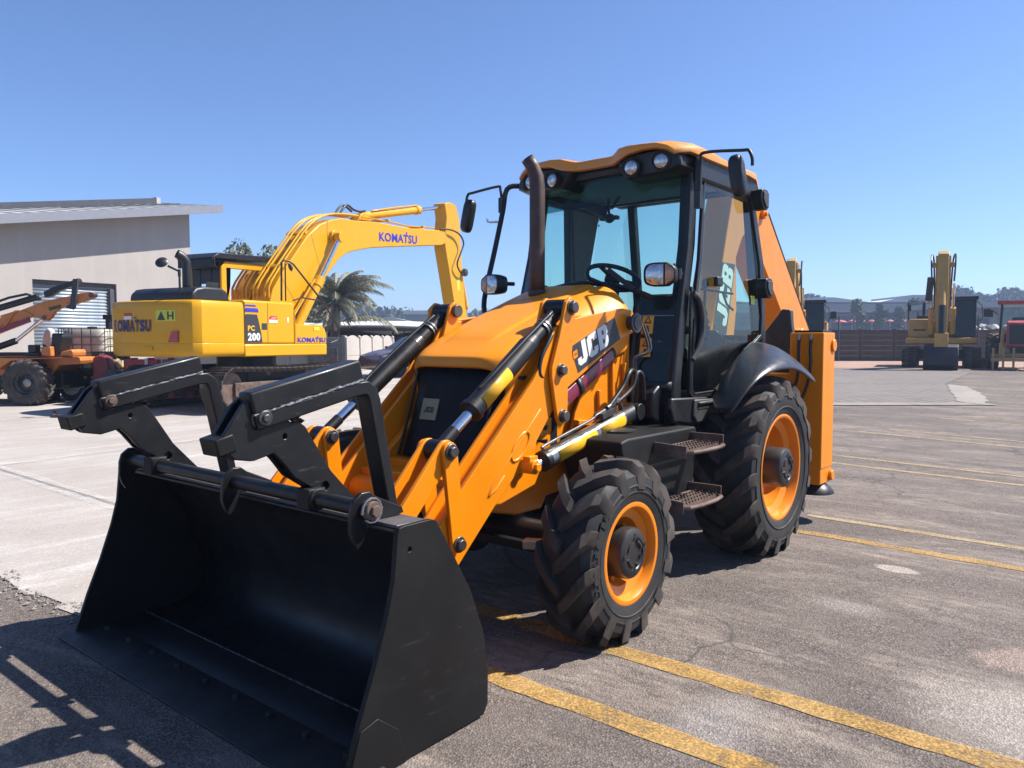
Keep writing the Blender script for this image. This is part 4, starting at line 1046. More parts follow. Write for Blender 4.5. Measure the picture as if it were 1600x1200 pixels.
# seat, steering, console, levers
st = MB(); st.box((-.10, 0, 1.48), (.50, .50, .14), (0, R(-6), 0)); st.box((-.36, 0, 1.72), (.14, .48, .50), (0, R(-12), 0)); st.box((-.10, 0, 1.30), (.36, .36, .32))
for s in (1, -1): st.box((-.12, s*.30, 1.66), (.36, .08, .07))
st.build('driver_seat', mat('seat_fabric', (.03, .03, .033), .85, bmp=.1), BH, bevel=.035, seg=3)
sw = part('steering_wheel', (.52, .03, 2.05)); sw.rotation_euler = (0, R(-24), 0)
MB().tube([(.205*math.cos(2*math.pi*i/36), .205*math.sin(2*math.pi*i/36), 0) for i in range(37)], .018, 8).build('rim', PLASTIC, sw, smooth=60)
k_ = MB().lathe([(.06, -.03), (.06, .01), (.04, .025), (0, .028)], (0, 0, 0), (0, 0, 1), 18)
for a in (0, 130, 230): k_.bar((0, 0, 0), (.20*math.cos(R(a)), .20*math.sin(R(a)), 0), .035, .02)
k_.build('spokes', PLASTIC, sw, bevel=.004)
cn = MB().tube([(.50, .03, 2.0), (.66, .03, 1.62), (.74, .03, 1.25)], [.05, .09, .12], 10); cn.prism([(.60, 1.14), (.58, 1.60), (.66, 1.80), (.78, 1.78), (.82, 1.5), (.84, 1.14)], 'y', -.16, .22)
cn.build('steering_column', GREYPL, BH, bevel=.02)
cs = MB().prism([(-.55, 1.14), (-.55, 1.72), (-.20, 1.70), (-.05, 1.55), (.25, 1.50), (.35, 1.14)], 'y', -.66, -.40); cs.b2((-.56, .36, 1.14), (-.10, .60, 1.58))
cs.build('side_console', GREYPL, BH, bevel=.025)
lv_ = MB()
for y in (.52,): 
    lv_.tube([(-.02, y, 1.30), (-.03, y, 1.62), (-.05, y, 1.98)], .012, 8); lv_.lathe([(0, -.04), (.025, -.03), (.03, 0), (.02, .03), (0, .04)], (-.05, y, 2.02), (0, 0, 1), 12)
    lv_.lathe([(.075, 0), (.07, .03), (.05, .05), (.06, .07), (.04, .10), (.05, .12), (.03, .16), (.038, .18), (.018, .24)], (-.02, y, 1.60), (0, 0, 1), 16)
lv_.bar((.18, .60, 1.96), (-.38, .60, 1.95), .022, .016); lv_.tube([(-.2, .60, 1.95), (-.28, .60, 1.86), (-.40, .60, 1.82)], .010, 6)
lv_.build('control_levers', PLASTIC, BH, bevel=.003)
lb_ = MB().prism([(.10, 1.15), (-.28, 1.15), (-.28, 1.60), (-.10, 1.66), (.06, 1.60)], 'y', .44, .60)
lb_.build('lever_box', GREYPL, BH, bevel=.03)
# mirrors, head lamps, side lamps
for s in (1, -1):
    mr = part('mirror', (.70, s*.80, 2.80))
    MO = (.70, s*.80, 2.80)
    if s > 0:
        sub(MB().tube([(.52, .72, 2.80), (.60, .77, 2.81), (.66, .80, 2.79), (.665, .80, 2.60)], .026, 10, 3).box((.655, .80, 2.56), (.05, .045, .16)), 'mirror_bracket', PLASTIC, mr, MO, smooth=60)
        sub(MB().tube([(.67, .81, 2.62), (.69, .83, 2.79), (.72, .87, 2.835), (.76, 1.15, 2.80), (.77, 1.20, 2.79), (.775, 1.225, 2.74), (.775, 1.228, 2.69)], .011, 8, 4), 'mirror_arm', PLASTIC, mr, MO)
        cx0, cy0, cz0, tl = .785, 1.135, 2.635, 9
    else:
        sub(MB().tube([(.54, -.70, 2.80), (.64, -.79, 2.83), (.72, -.86, 2.80), (.76, -.87, 2.62), (.86, -.87, 2.30), (1.00, -.86, 1.90), (1.05, -.80, 1.76)], .021, 10, 4), 'grab_rail', PLASTIC, mr, MO, smooth=60)
        sub(MB().tube([(.75, -.88, 2.64), (.755, -.90, 2.80), (.76, -.93, 2.825), (.79, -1.17, 2.80), (.795, -1.22, 2.79), (.80, -1.235, 2.74), (.80, -1.235, 2.69)], .011, 8, 4).box((.755, -.885, 2.67), (.04, .04, .12)), 'mirror_arm', PLASTIC, mr, MO)
        cx0, cy0, cz0, tl = .805, -1.21, 2.61, -14
    hd = MB(); hw, hh = .048, .138
    ol = [(hw*math.copysign(abs(math.cos(a))**.6, math.cos(a)), hh*math.copysign(abs(math.sin(a))**.45, math.sin(a))) for a in [2*math.pi*i/24 for i in range(24)]]
    c_, s__ = math.cos(R(tl)), math.sin(R(tl))
    rows = [[(cx0+dx, cy0+(y*c_-z*s__)*k, cz0+(y*s__+z*c_)*k) for y, z in ol] for dx, k in ((-.03, .95), (-.02, 1.0), (.015, .99), (.035, .88), (.045, .6))]
    hd.grid(rows, True); hd.f.append(list(range(len(hd.v)-24, len(hd.v)))); hd.mi.append(0)
    sub(hd, 'mirror_head', PLASTIC, mr, MO, smooth=50)
    mg = MB().add([(cx0-.028, cy0+(y*c_-z*s__)*.9, cz0+(y*s__+z*c_)*.93) for y, z in ol], [tuple(range(24))])
    sub(mg, 'mirror_glass', MIRROR, mr, MO, smooth=None)
    # head lamp unit with turn signal
    hl = part('headlight', (1.045, s*.731, 2.006)); HO = (1.045, s*.731, 2.006)
    ol = [(.108*math.copysign(abs(math.cos(a))**.55, math.cos(a)), .078*math.copysign(abs(math.sin(a))**.6, math.sin(a))*(1-.16*(math.cos(a)*(1) > .3))) for a in [2*math.pi*i/28 for i in range(28)]]
    HL = Matrix.Rotation(R(s*12), 3, 'Z')
    def hp(x, y, z): return HL @ Vector((x, y*s, z))
    hb = MB(); rows = [[hp(x, y*k, z*k) for y, z in ol] for x, k in ((-.10, .55), (-.07, .9), (-.02, 1.0), (.035, 1.0), (.040, .955), (.030, .93), (.020, .93))]
    hb.grid(rows, True); hb.f.append(list(range(28))); hb.mi.append(0); hb.build('housing', PLASTIC, hl, smooth=45)
    full = [(y*.93, z*.93) for y, z in ol]
    def clip(pl, c, sg):
        out = []
        for (ya, za), (yb, zb) in zip(pl, pl[1:]+pl[:1]):
            if sg*(ya-c) <= 0: out.append((ya, za))
            if (ya-c)*(yb-c) < 0: t = (c-ya)/(yb-ya); out.append((c, za+(zb-za)*t))
        return out
    l1s = clip(full, .030, 1); l2s = clip(full, .034, -1)
    def dome(pl, cy):
        m0 = MB(); cc = (sum(p[0] for p in pl)/len(pl), sum(p[1] for p in pl)/len(pl))
        rows = [[hp(x, cc[0]+(y-cc[0])*k, cc[1]+(z-cc[1])*k) for y, z in pl] for x, k in ((.022, 1), (.036, .94), (.043, .7))]
        m0.grid(rows, True); m0.f.append(list(range(len(m0.v)-len(pl), len(m0.v)))); m0.mi.append(0); return m0
    dome(l1s, 0).build('lens', LENS, hl, smooth=50); dome(l2s, 0).build('indicator_lens', AMBERLENS, hl, smooth=50)
    MB().tube([hp(-.06, .06, 0), hp(-.10, .10, .02), hp(-.26, .06, .02)], .016, 8).cyl(hp(-.05, .10, -.03), hp(-.05, .10, .04), .022, n=10).build('bracket', PLASTIC, hl)
    for (x, z) in ((-.44, 2.68), (-.56, 1.99)):
        sl_ = part('side_lamp', (x, s*.80, z))
        MB().prism([(.085, .075), (.10, .02), (.085, -.03), (.04, -.075), (-.03, -.075), (-.045, -.06), (-.045, .075), (-.02, .085), (.05, .085)], 'y', -.045*1, .045).build('housing', PLASTIC, sl_, bevel=.018, seg=3)
        MB().prism([(.07, .06), (.075, .0), (.02, -.055), (-.03, -.06), (-.03, .06)], 'y', s*.0455, s*.056).build('lens', GREYPL, sl_, bevel=.008)
        MB().tube([(-.05, 0, -.03), (-.10, s*-.005, -.035)], .014, 8).build('bracket', PLASTIC, sl_)
# ---- rear fender
for s in (1, -1):
    inn = [(.50, .775, 1.05), (.31, .775, 1.195), (.11, .775, 1.345), (-.13, .775, 1.475), (-.45, .775, 1.60), (-.78, .775, 1.50)]
    m1 = [(.57, .87, 1.07), (.40, .88, 1.235), (.20, .89, 1.405), (-.08, .90, 1.52), (-.40, .90, 1.58), (-.76, .90, 1.47)]
    m2 = [(.64, .98, 1.09), (.51, 1.01, 1.26), (.32, 1.04, 1.41), (.02, 1.06, 1.50), (-.32, 1.06, 1.51), (-.70, 1.06, 1.38)]
    o1 = [(.69, 1.06, 1.10), (.58, 1.11, 1.26), (.39, 1.16, 1.385), (.06, 1.19, 1.435), (-.28, 1.19, 1.41), (-.635, 1.19, 1.275)]
    o2 = [(.695, 1.08, 1.09), (.59, 1.135, 1.235), (.40, 1.185, 1.345), (.07, 1.215, 1.385), (-.27, 1.215, 1.355), (-.60, 1.215, 1.225)]
    fd = MB().grid([[(x, s*y, z) for x, y, z in r] for r in (inn, m1, m2, o1, o2)])
    fo = fd.build('rear_fender', mat('fender_plastic', (.016, .018, .022), .34, var=.15, dust=.12, dustcol=(.06, .06, .065)) if s > 0 else bpy.data.materials['fender_plastic'], BH, smooth=60)
    md = fo.modifiers.new('sub', 'SUBSURF'); md.levels = 2; md.render_levels = 2
    md = fo.modifiers.new('solid', 'SOLIDIFY'); md.thickness = .018; md.offset = -1 if s > 0 else 1
# ---- fuel tank, steps
tk = MB().prism([(.84, .98), (.86, 1.0), (1.72, 1.0), (1.80, .985), (1.80, .94), (1.62, .50), (1.0, .44), (.90, .50), (.84, .90)], 'y', .46, .90)
tk.build('fuel_tank', SATIN, BH, bevel=.035, seg=3)
MB().lathe([(.12, 0), (.12, .012), (.09, .02), (0, .022)], (1.45, .66, 1.0), (0, 0, 1), 24).build('filler_cap', PLASTIC, BH, smooth=40)
tk = MB().prism([(.84, .98), (.86, 1.0), (1.72, 1.0), (1.80, .985), (1.80, .94), (1.62, .50), (1.0, .44), (.90, .50), (.84, .90)], 'y', -.90, -.46).build('battery_box', SATIN, BH, bevel=.035, seg=3)
for z, x0, x1 in ((.905, .93, 1.42), (.575, .95, 1.45)):
    stp = part('step', ((x0+x1)/2, 1.02, z)); SO = ((x0+x1)/2, 1.02, z)
    fr2 = MB().tube([(x1, .93, z), (x1, 1.10, z), (x1-.03, 1.145, z), (x1-.15, 1.165, z), (x0+.15, 1.165, z), (x0+.03, 1.145, z), (x0, 1.10, z), (x0, .93, z)], .014, 6)
    fr2.bar((x1, .90, z+.01), (x1, 1.12, z+.0), .012, .075); fr2.bar((x0, .90, z+.02), (x0, 1.13, z+.02), .012, .09)
    fr2.bar((x1-.02, .93, z), (x0+.02, .93, z), .02, .03)
    sub(fr2, 'frame', RUST, stp, SO, bevel=.002)
    for i in range(4):
        y = .965+.047*i; tr_ = MB().b2((x0+.01, y-.004, z-.012), (x1-.01, y+.004, z+.012))
        for k in range(12):
            x = x0+.03+(x1-x0-.06)*k/11; tr_.b2((x-.006, y-.0045, z+.012), (x+.006, y+.0045, z+.024))
        sub(tr_, 'tread_bar', RUST, stp, SO)
# ---- rear frame, stabiliser legs, kingpost, excavator end
rfm = MB(); rfm.b2((-1.40, -.81, .45), (-1.12, .81, .62)); rfm.b2((-1.40, -.81, 1.12), (-1.12, .81, 1.28)); rfm.b2((-1.12, -.42, .5), (-.9, .42, 1.3))
rfm.build('rear_frame', ORANGE, BH, bevel=.01)
for s in (1, -1):
    lg = part('stabiliser', (-1.26, s*.96, .25)); LO = (-1.26, s*.96, .25)
    sub(MB().b2((-1.41, s*.815, .47), (-1.105, s*1.10, 1.64)), 'outer_leg', ORANGE, lg, LO, bevel=.008)
    sub(MB().b2((-1.405, s*.82, .335), (-1.11, s*1.095, .475)), 'inner_leg', ORANGE, lg, LO, bevel=.01)
    sub(MB().cyl((-1.36, s*1.094, .395), (-1.36, s*1.125, .395), .045, n=20).cyl((-1.36, s*1.1, 1.53), (-1.36, s*1.118, 1.53), .055, n=20), 'pin_boss', ORANGE, lg, LO, bevel=.006)
    sub(MB().lathe([(.09, .09), (.12, .075), (.175, .02), (.18, .0), (0, 0)], (-1.27, s*.98, .245), (0, 0, 1), 32), 'foot_pad', BLACK, lg, LO, smooth=40)
    sub(MB().b2((-1.38, s*.84, 1.6401), (-1.14, s*1.08, 1.66)), 'top_cap', BLACK, lg, LO, bevel=.003)
    hz = MB()
    for y in (.90, 1.0): hz.tube([(-1.09, s*y, 1.60), (-1.075, s*y, 1.50), (-1.07, s*(y+.005), 1.38), (-1.07, s*(y-.01), 1.22), (-1.05, s*(y-.07), 1.05), (-1.0, s*(y-.16), .95)], .013, 8, 4)
    sub(hz, 'hose', PLASTIC, lg, LO, smooth=60)
    sub(MB().cyl((-1.09, s*.90, 1.58), (-1.09, s*.90, 1.63), .018, n=8).cyl((-1.09, s*1.0, 1.58), (-1.09, s*1.0, 1.63), .018, n=8), 'hose_fitting', STEEL, lg, LO)
KP = MB()
KP.prism([(.10, 1.0), (.08, 1.55), (.27, 1.62), (.44, 1.62), (.58, 1.80), (.62, 1.86), (.70, 1.85), (.71, 1.72), (.74, 1.58), (.88, 1.32), (.84, 1.20), (.6, 1.0)], 'x', -1.50, -1.42)
KP.prism([(.10, 1.0), (.08, 1.55), (.30, 1.62), (.6, 1.5), (.6, 1.0)], 'x', -1.75, -1.5001)
KP.bar((-1.41, .70, 1.50), (-1.41, .86, 1.30), .03, .06)
KP.build('kingpost', mat('kingpost_casting', (.030, .028, .028), .5, var=.15, dust=.3, dustcol=(.07, .065, .06)), BH, bevel=.012)
bo_ = MB().prism([(-1.10, 1.35), (-1.33, 1.77), (-1.63, 2.72), (-1.74, 3.03), (-2.05, 3.14), (-2.35, 3.12), (-2.45, 3.0), (-2.30, 2.82), (-1.98, 2.62), (-1.83, 2.40), (-1.86, 1.9), (-1.76, 1.35)], 'y', -.28, .0)
bo_.cyl((-2.28, -.31, 3.0), (-2.28, .03, 3.0), .07, n=20)
boom = bo_.build('boom', ORANGE, BH, bevel=.01)
q = [(-1.27, 1.545), (-1.60, 1.56), (-1.80, 2.33), (-1.50, 2.33)]
d_ = MB().add([(x, .003, z) for x, z in q], [(0, 1, 2, 3)]); d_.m(1)
rt = Vector((-.28, 0, .96)).normalized(); up = Vector((.94, 0, .17)); up = (up-rt*up.dot(rt)).normalized()
d_.letters(JC, Vector((-1.60, .004, 1.70)), rt, up, .25, .002, .09, 0, 1.10)
d_.m(2); o = Vector((-1.32, .006, 1.575)); d_.add([o, o+Vector((-.09, 0, 0)), o+Vector((-.11, 0, .09)), o+Vector((-.02, 0, .09))], [(0, 1, 2, 3)])
d_.m(0); d_.letters(JC, o+Vector((-.085, .002, .035)), Vector((1, 0, 0)), Vector((0, 0, 1)), .022, .001)
d_.build('logo_decal', [CHARCOAL, WHITE, ORANGE], boom, smooth=None)
dp = MB().prism([(-2.30, 3.16), (-2.46, 3.10), (-2.62, 2.92), (-3.98, 1.70), (-4.02, 1.55), (-3.92, 1.45), (-3.62, 1.42), (-3.40, 1.58), (-2.45, 2.43), (-2.30, 2.70), (-2.22, 3.0)], 'y', -.30, .012)
dp.cyl((-3.50, .0, 1.60), (-3.50, .12, 1.60), .12, n=24); dp.cyl((-3.46, .12, 1.62), (-3.46, .16, 1.62), .07, n=16)
dip = dp.build('dipper', ORANGE, BH, bevel=.008)
MB().tube([(-2.66, -.02, 2.93), (-3.2, -.02, 2.44), (-3.7, -.02, 1.99), (-4.0, -.02, 1.72)], .028, 8).build('dipper_ram', PLASTIC, dip)
MB().cyl((-2.44, .012, 2.90), (-2.44, .05, 2.90), .05, n=18).cyl((-2.44, .05, 2.90), (-2.44, .075, 2.90), .025, n=6).build('pin_boss', ORANGE, dip, bevel=.004)
MB().prism([(-3.55, 1.45), (-3.98, 1.50), (-4.15, 1.25), (-4.05, .85), (-3.75, .62), (-3.45, .60), (-3.52, .95)], 'y', -.48, .18).build('rear_bucket', BLACK, BH, bevel=.02)

# ------------------------------------------------------------------ excavators
KOM = 'KOMATSU'
def kom_text(mb, o, rt, up, h, w, depth=.004):
    o = Vector(o); rt = Vector(rt); up = Vector(up)
    mb.text('KOMATSU', o, rt, up, h, .03, depth, w)
    nn_ = rt.cross(up).normalized()*depth
    a = o + rt*w*.70 + nn_; mb.add([a+up*h*1.03, a+rt*h*.22+up*h*1.03, a+rt*h*.22+up*h*1.32, a+up*h*1.32], [(0, 1, 2, 3)])
def shoe_mesh(w):
    m_ = MB().box((0, 0, 0), (.185, w, .022))
    for x in (-.06, 0, .06): m_.box((x, 0, .018), (.014, w, .022))
    m_.bar((-.085, -w*.28, -.05), (.085, -w*.28, -.05), .045, .07); m_.bar((-.085, w*.28, -.05), (.085, w*.28, -.05), .045, .07)
    return m_
def track(ex, y, w, half, zt, mat_shoe, shoe_me=None, rnd=None, sag=.04):
    """shoes around idler, sprocket and the sagging top run; each shoe a part"""
    r = zt/2 - .03; path = []
    n_top = 18
    for i in range(n_top+1): t = i/n_top; path.append((-half + 2*half*t, zt/2 + r - sag*math.sin(math.pi*t)**1.0 - .0))
    for i in range(1, 8): a = 90 - 180*i/8; path.append((half + r*math.cos(R(a)), zt/2 + r*math.sin(R(a))))
    for i in range(n_top+1): t = i/n_top; path.append((half - 2*half*t, zt/2 - r))
    for i in range(1, 8): a = -90 - 180*i/8; path.append((-half + r*math.cos(R(a)), zt/2 + r*math.sin(R(a))))
    P = [Vector((x, 0, z)) for x, z in path]; P.append(P[0])
    L = [0]
    for a, b in zip(P, P[1:]): L.append(L[-1] + (b-a).length)
    n = int(round(L[-1]/.190)); out = []
    for k in range(n):
        t = L[-1]*k/n; i = max(j for j in range(len(L)-1) if L[j] <= t)
        f = (t-L[i])/(L[i+1]-L[i]); p = P[i].lerp(P[i+1], f); d = (P[i+1]-P[i]).normalized()
        ang = math.atan2(-d.z, d.x)
        if shoe_me is None:
            o = shoe_mesh(w).build('track_shoe', mat_shoe, ex, smooth=None); shoe_me = o.data
        else:
            o = bpy.data.objects.new('track_shoe', shoe_me); COL.objects.link(o); o.parent = ex
        o.location = (p.x, y, p.z); o.rotation_euler = (0, ang, 0)
    fr = MB().b2((-half+.1, y-.14, zt*.30), (half-.1, y+.14, zt*.62))
    fr.cyl((half, y-.10, zt/2), (half, y+.10, zt/2), r-.09, n=24); fr.cyl((-half, y-.08, zt/2), (-half, y+.08, zt/2), r-.07, n=24)
    for i in range(6):
        x = -half*.78 + 2*half*.78*i/5; fr.cyl((x, y-.13, zt*.27), (x, y+.13, zt*.27), .10, n=14)
    for x in (-half*.35, half*.35): fr.cyl((x, y-.06, zt-.17), (x, y+.06, zt-.17), .07, n=12)
    fr.build('track_frame', RUST, ex, bevel=.012)
    return shoe_me
SHOE = mat('track_shoe_steel', (.060, .045, .038), .7, metal=.3, var=.3, scale=5, dust=.8, dustcol=(.20, .155, .125))

E1 = thing('excavator', 'bright yellow crawler excavator with blue lettering, long boom bent over the orange machine', 'excavator', (-4.357, -12.982, gz(-4.357, -12.982)), R(-166))
sm = track(E1, -1.19, .60, 1.78, .92, SHOE); track(E1, 1.19, .60, 1.78, .92, SHOE, sm)
MB().b2((-.9, -.9, .40), (.9, .9, .78)).cyl((0, 0, .78), (0, 0, 1.08), .66, n=32).build('undercarriage', BLACK, E1, bevel=.02)
# toothed outer chain links that catch the light, deck, counterweight
MB().prism([(-1.35, -1.28), (1.30, -1.28), (1.39, -1.2), (1.39, -.5), (1.2, -.45), (1.2, .42), (1.5, .5), (1.5, 1.28), (-1.35, 1.28)], 'z', 1.10, 1.37).build('deck', YELLOW, E1, bevel=.03)
cwp = [(-2.66, -.95), (-2.60, -1.16), (-2.46, -1.27), (-1.36, -1.275), (-1.36, 1.275), (-2.35, 1.275), (-2.58, 1.16), (-2.72, .85), (-2.76, 0)]
rows = []
for z, k in ((1.12, .955), (1.16, .985), (1.22, 1.0), (1.39, 1.0), (1.40, .994), (1.41, 1.0), (1.6, 1.0), (2.08, 1.0), (2.18, .99), (2.235, .97), (2.25, .93)):
    rows.append([(-1.36 + (x+1.36)*k, y*(k if abs(y) > 1.0 else k), z) for x, y in cwp])
cw = MB().grid(rows, True); cw.f.append(list(range(len(cw.v)-len(cwp), len(cw.v)))); cw.mi.append(0); cw.f.append(list(range(len(cwp)))); cw.mi.append(0)
cwo = cw.build('counterweight', YELLOW, E1, bevel=.02, smooth=50)
lb = MB(); X = -2.768
def cwx(y):                                            # rear face of the counterweight, slightly curved
    ya = [(-.95, -2.66), (0, -2.76), (.85, -2.72), (1.16, -2.58)]
    for (a, xa_), (b, xb_) in zip(ya, ya[1:]):
        if y <= b: return xa_ + (xb_-xa_)*(y-a)/(b-a)
    return -2.58
def rear(y0, y1, z0, z1, off=.008): return [(cwx(y0)-off, y0, z0), (cwx(y1)-off, y1, z0), (cwx(y1)-off, y1, z1), (cwx(y0)-off, y0, z1)]
yy = .96
for ch, wd_ in (('K', .155), ('O', .175), ('M', .19), ('A', .17), ('T', .14), ('S', .15), ('U', .15)):
    sl_ = (cwx(yy-.1)-cwx(yy))/-.1
    lb.text(ch, (cwx(yy)-.016, yy, 1.62), (-sl_, -1, 0) if False else Vector((cwx(yy-wd_)-cwx(yy), -wd_, 0)), (0, 0, 1), .245, .045, .004, wd_*.92); yy -= wd_+.006
lb.add(rear(.265, .225, 1.88, 1.925, .02), [(0, 1, 2, 3)])
lb.build('lettering', NAVY, cwo, smooth=None)
def decal(parent, pts, m_, name='decal'):
    return MB().add(pts, [tuple(range(len(pts)))]).build(name, m_, parent, smooth=None)
decal(cwo, rear(.60, .36, 1.94, 2.00), STICKRED); decal(cwo, rear(.60, .36, 1.87, 1.939), WHITE)
decal(cwo, rear(-.32, -.80, 1.83, 2.05), LIME)
s_ = MB(); p = rear(-.35, -.55, 1.85, 2.03, .012); s_.add([p[0], p[1], ((p[2][0]+p[3][0])/2, (p[2][1]+p[3][1])/2, p[2][2])], [(0, 1, 2)])
s_.add(rear(-.60, -.64, 1.86, 2.02, .012), [(0, 1, 2, 3)]); s_.add(rear(-.72, -.76, 1.86, 2.02, .012), [(0, 1, 2, 3)]); s_.add(rear(-.64, -.72, 1.92, 1.95, .012), [(0, 1, 2, 3)])
s_.build('pictogram', CHARCOAL, cwo, smooth=None)
MB().prism([(-.60, 1.41), (-.87, 1.41), (-.87, 1.64), (-.70, 1.62)], 'x', -2.705, -2.68).build('reflector', REDLENS, cwo)
MB().b2((-2.765, -.22, 1.25), (-2.75, .0, 1.33)).build('access_cover', YELLOW, cwo, bevel=.008)
# body behind and beside the boom
bd = MB()
bd.prism([(-1.355, -1.27), (.20, -1.27), (.20, -.50), (-1.355, -.50)], 'z', 1.371, 2.30)
bd.build('side_cover', YELLOW, E1, bevel=.05, seg=3)
bd = MB().b2((.205, -1.268, 1.371), (.235, -.52, 2.14)); bd.prism([(.235, 1.371), (1.31, 1.371), (1.32, 1.55), (1.26, 1.72), (1.15, 1.81), (.30, 1.81), (.235, 1.83)], 'y', -1.268, -.55)
tb = bd.build('tool_box', YELLOW, E1, bevel=.03, seg=3)
bd = MB().b2((-1.355, -.499, 1.371), (.25, 1.26, 2.22)); bd.build('engine_cover', YELLOW, E1, bevel=.04)
sc = None
for x0, x1 in ((-1.34, -1.325), (-.66, -.65)):
    MB().b2((x0, -1.274, 1.39), (x1, -1.2705, 2.26)).build('panel_gap', CHARCOAL, E1)
yp = -1.2735
pts = [(-2.05, 1.40)]
P_ = lambda x, z: (x, yp-.004, z)
lbl = decal(E1, [P_(-1.31, 1.40), P_(-.83, 1.40), P_(-.86, 1.6), P_(-.93, 1.86), P_(-.98, 2.0), P_(-1.31, 2.0)], CHARCOAL, 'model_decal')
decal(E1, [P_(-1.31, 2.05), P_(-.92, 2.05), P_(-.96, 2.13), P_(-1.31, 2.13)], BLUE, 'stripe_decal'); decal(E1, [P_(-1.31, 2.17), P_(-1.0, 2.17), P_(-1.02, 2.20), P_(-1.31, 2.20)], BLUE, 'stripe_decal')
t_ = MB().text('PC', (-1.255, yp-.006, 1.65), (1, 0, 0), (0, 0, 1), .115, .04, .003, .20); t_.build('lettering', STICKER, lbl, smooth=None)
t_ = MB().text('200', (-1.26, yp-.006, 1.44), (1, 0, 0), (0, 0, 1), .17, .05, .003, .36); t_.build('lettering', WHITE, lbl, smooth=None)
decal(E1, [P_(-.62, 1.83), P_(-.36, 1.83), P_(-.36, 1.90), P_(-.62, 1.90)], WHITE); decal(E1, [P_(-.62, 1.901), P_(-.36, 1.901), P_(-.39, 1.98), P_(-.59, 1.98)], STICKRED)
MB().text('DANGER', (-.55, yp-.006, 1.925), (1, 0, 0), (0, 0, 1), .028, .02, .002, .14).build('lettering', WHITE, E1, smooth=None)
decal(E1, [P_(-.05, 1.85), P_(.0, 1.85), P_(.0, 1.96), P_(-.05, 1.96)], WHITE)
t_ = MB(); kom_text(t_, (.29, yp-.0, 1.405), (1, 0, 0), (0, 0, 1), .115, .98); t_.build('lettering', BLUE, tb, smooth=None)
decal(tb, [P_(.85, 1.68), P_(1.05, 1.68), P_(1.05, 1.76), P_(.85, 1.76)], LIME)
MB().b2((-.84, -1.276, 1.68), (-.68, -1.271, 1.82)).build('latch', CHARCOAL, E1, bevel=.004)
# black engine hood, exhaust, mirror
hd = MB()
hr = [(-2.45, 2.25), (-2.42, 2.40), (-2.30, 2.50), (-2.1, 2.535), (-1.65, 2.535), (-1.5, 2.46), (-1.42, 2.25)]
hd.prism(hr, 'y', -.98, .80); hd.build('engine_hood', PLASTIC, E1, bevel=.05, seg=3)
MB().box((-1.80, -.85, 2.55), (.30, .02, .17), (R(20), 0, 0)).build('hood_plate', GREYPL, E1)
MB().tube([(-1.98, -.35, 2.50), (-1.98, -.35, 2.95), (-1.99, -.35, 3.06), (-2.05, -.32, 3.16), (-2.15, -.27, 3.22)], .085, 14, 4, caps=False).build('exhaust_stack', PLASTIC, E1, smooth=60, solid=.01)
m_ = MB().tube([(-2.40, -.62, 2.24), (-2.42, -.64, 2.60), (-2.44, -.66, 2.82), (-2.52, -.52, 2.90), (-2.56, -.48, 2.93)], .022, 8).tube([(-2.44, -.66, 2.72), (-2.44, -.66, 2.86)], .03, 8)
mr = m_.build('mirror', PLASTIC, E1)
MB().lathe([(0, -.02), (.10, -.015), (.125, 0), (.10, .03), (0, .045)], (-2.60, -.36, 3.0), (-.5, -.3, .35), 20).build('mirror_head', PLASTIC, mr, smooth=50)
# cab on the far side, guard on top
cb = bpy.data.objects.new('cab', None); COL.objects.link(cb); cb.parent = E1; cb.location = (.45, .80, 1.4)
CO = (.45, .80, 1.4)
for y0, y1 in ((.30, .36), (1.22, 1.28)):
    sub(MB().prism([(-.42, 1.38), (-.42, 3.12), (-.30, 3.26), (.95, 3.28), (1.18, 3.18), (1.42, 2.2), (1.42, 1.38)], 'y', y0, y1, holes=[[(-.17, 2.30), (-.13, 3.10), (.90, 3.12), (1.05, 3.05), (1.25, 2.30)]]), 'side_frame', YELLOW, cb, CO, bevel=.02)
    sub(MB().add([(-.18, (y0+y1)/2, 2.28), (-.14, (y0+y1)/2, 3.12), (1.05, (y0+y1)/2, 3.12), (1.27, (y0+y1)/2, 2.28)], [(0, 1, 2, 3)]), 'side_window', DARKGLASS, cb, CO, smooth=None)
sub(MB().b2((-.419, .361, 1.38), (1.35, 1.219, 2.2)).b2((-.419, .361, 3.1), (1.1, 1.219, 3.25)).b2((-.42, .361, 2.2), (-.36, .60, 3.1)).b2((-.42, .95, 2.2), (-.36, 1.219, 3.1)).b2((-.42, .6001, 2.75), (-.36, .9499, 3.1)), 'shell', PLASTIC, cb, CO, bevel=.02)
sub(MB().add([(-.40, .44, 2.2), (-.40, 1.14, 2.2), (-.40, 1.14, 3.1), (-.40, .44, 3.1)], [(0, 1, 2, 3)]), 'rear_window', DARKGLASS, cb, CO, smooth=None)
sub(MB().add([(1.40, .36, 2.25), (1.40, 1.22, 2.25), (1.17, 1.22, 3.15), (1.17, .36, 3.15)], [(0, 1, 2, 3)]), 'windscreen', DARKGLASS, cb, CO, smooth=None)
sub(MB().box((.15, .8, 2.2), (.5, .5, .12)).box((-.10, .8, 2.55), (.12, .46, .6)), 'seat', PLASTIC, cb, CO, bevel=.03)
sub(MB().prism([(-.75, 3.30), (-.55, 3.43), (1.40, 3.49), (1.50, 3.44), (1.45, 3.36), (-.60, 3.30)], 'y', .22, 1.36).b2((-.70, .22, 3.10), (-.66, 1.36, 3.30)).bar((-.74, .24, 3.28), (-.45, .40, 3.05), .04, .04), 'top_guard', BLACK, cb, CO, bevel=.01)
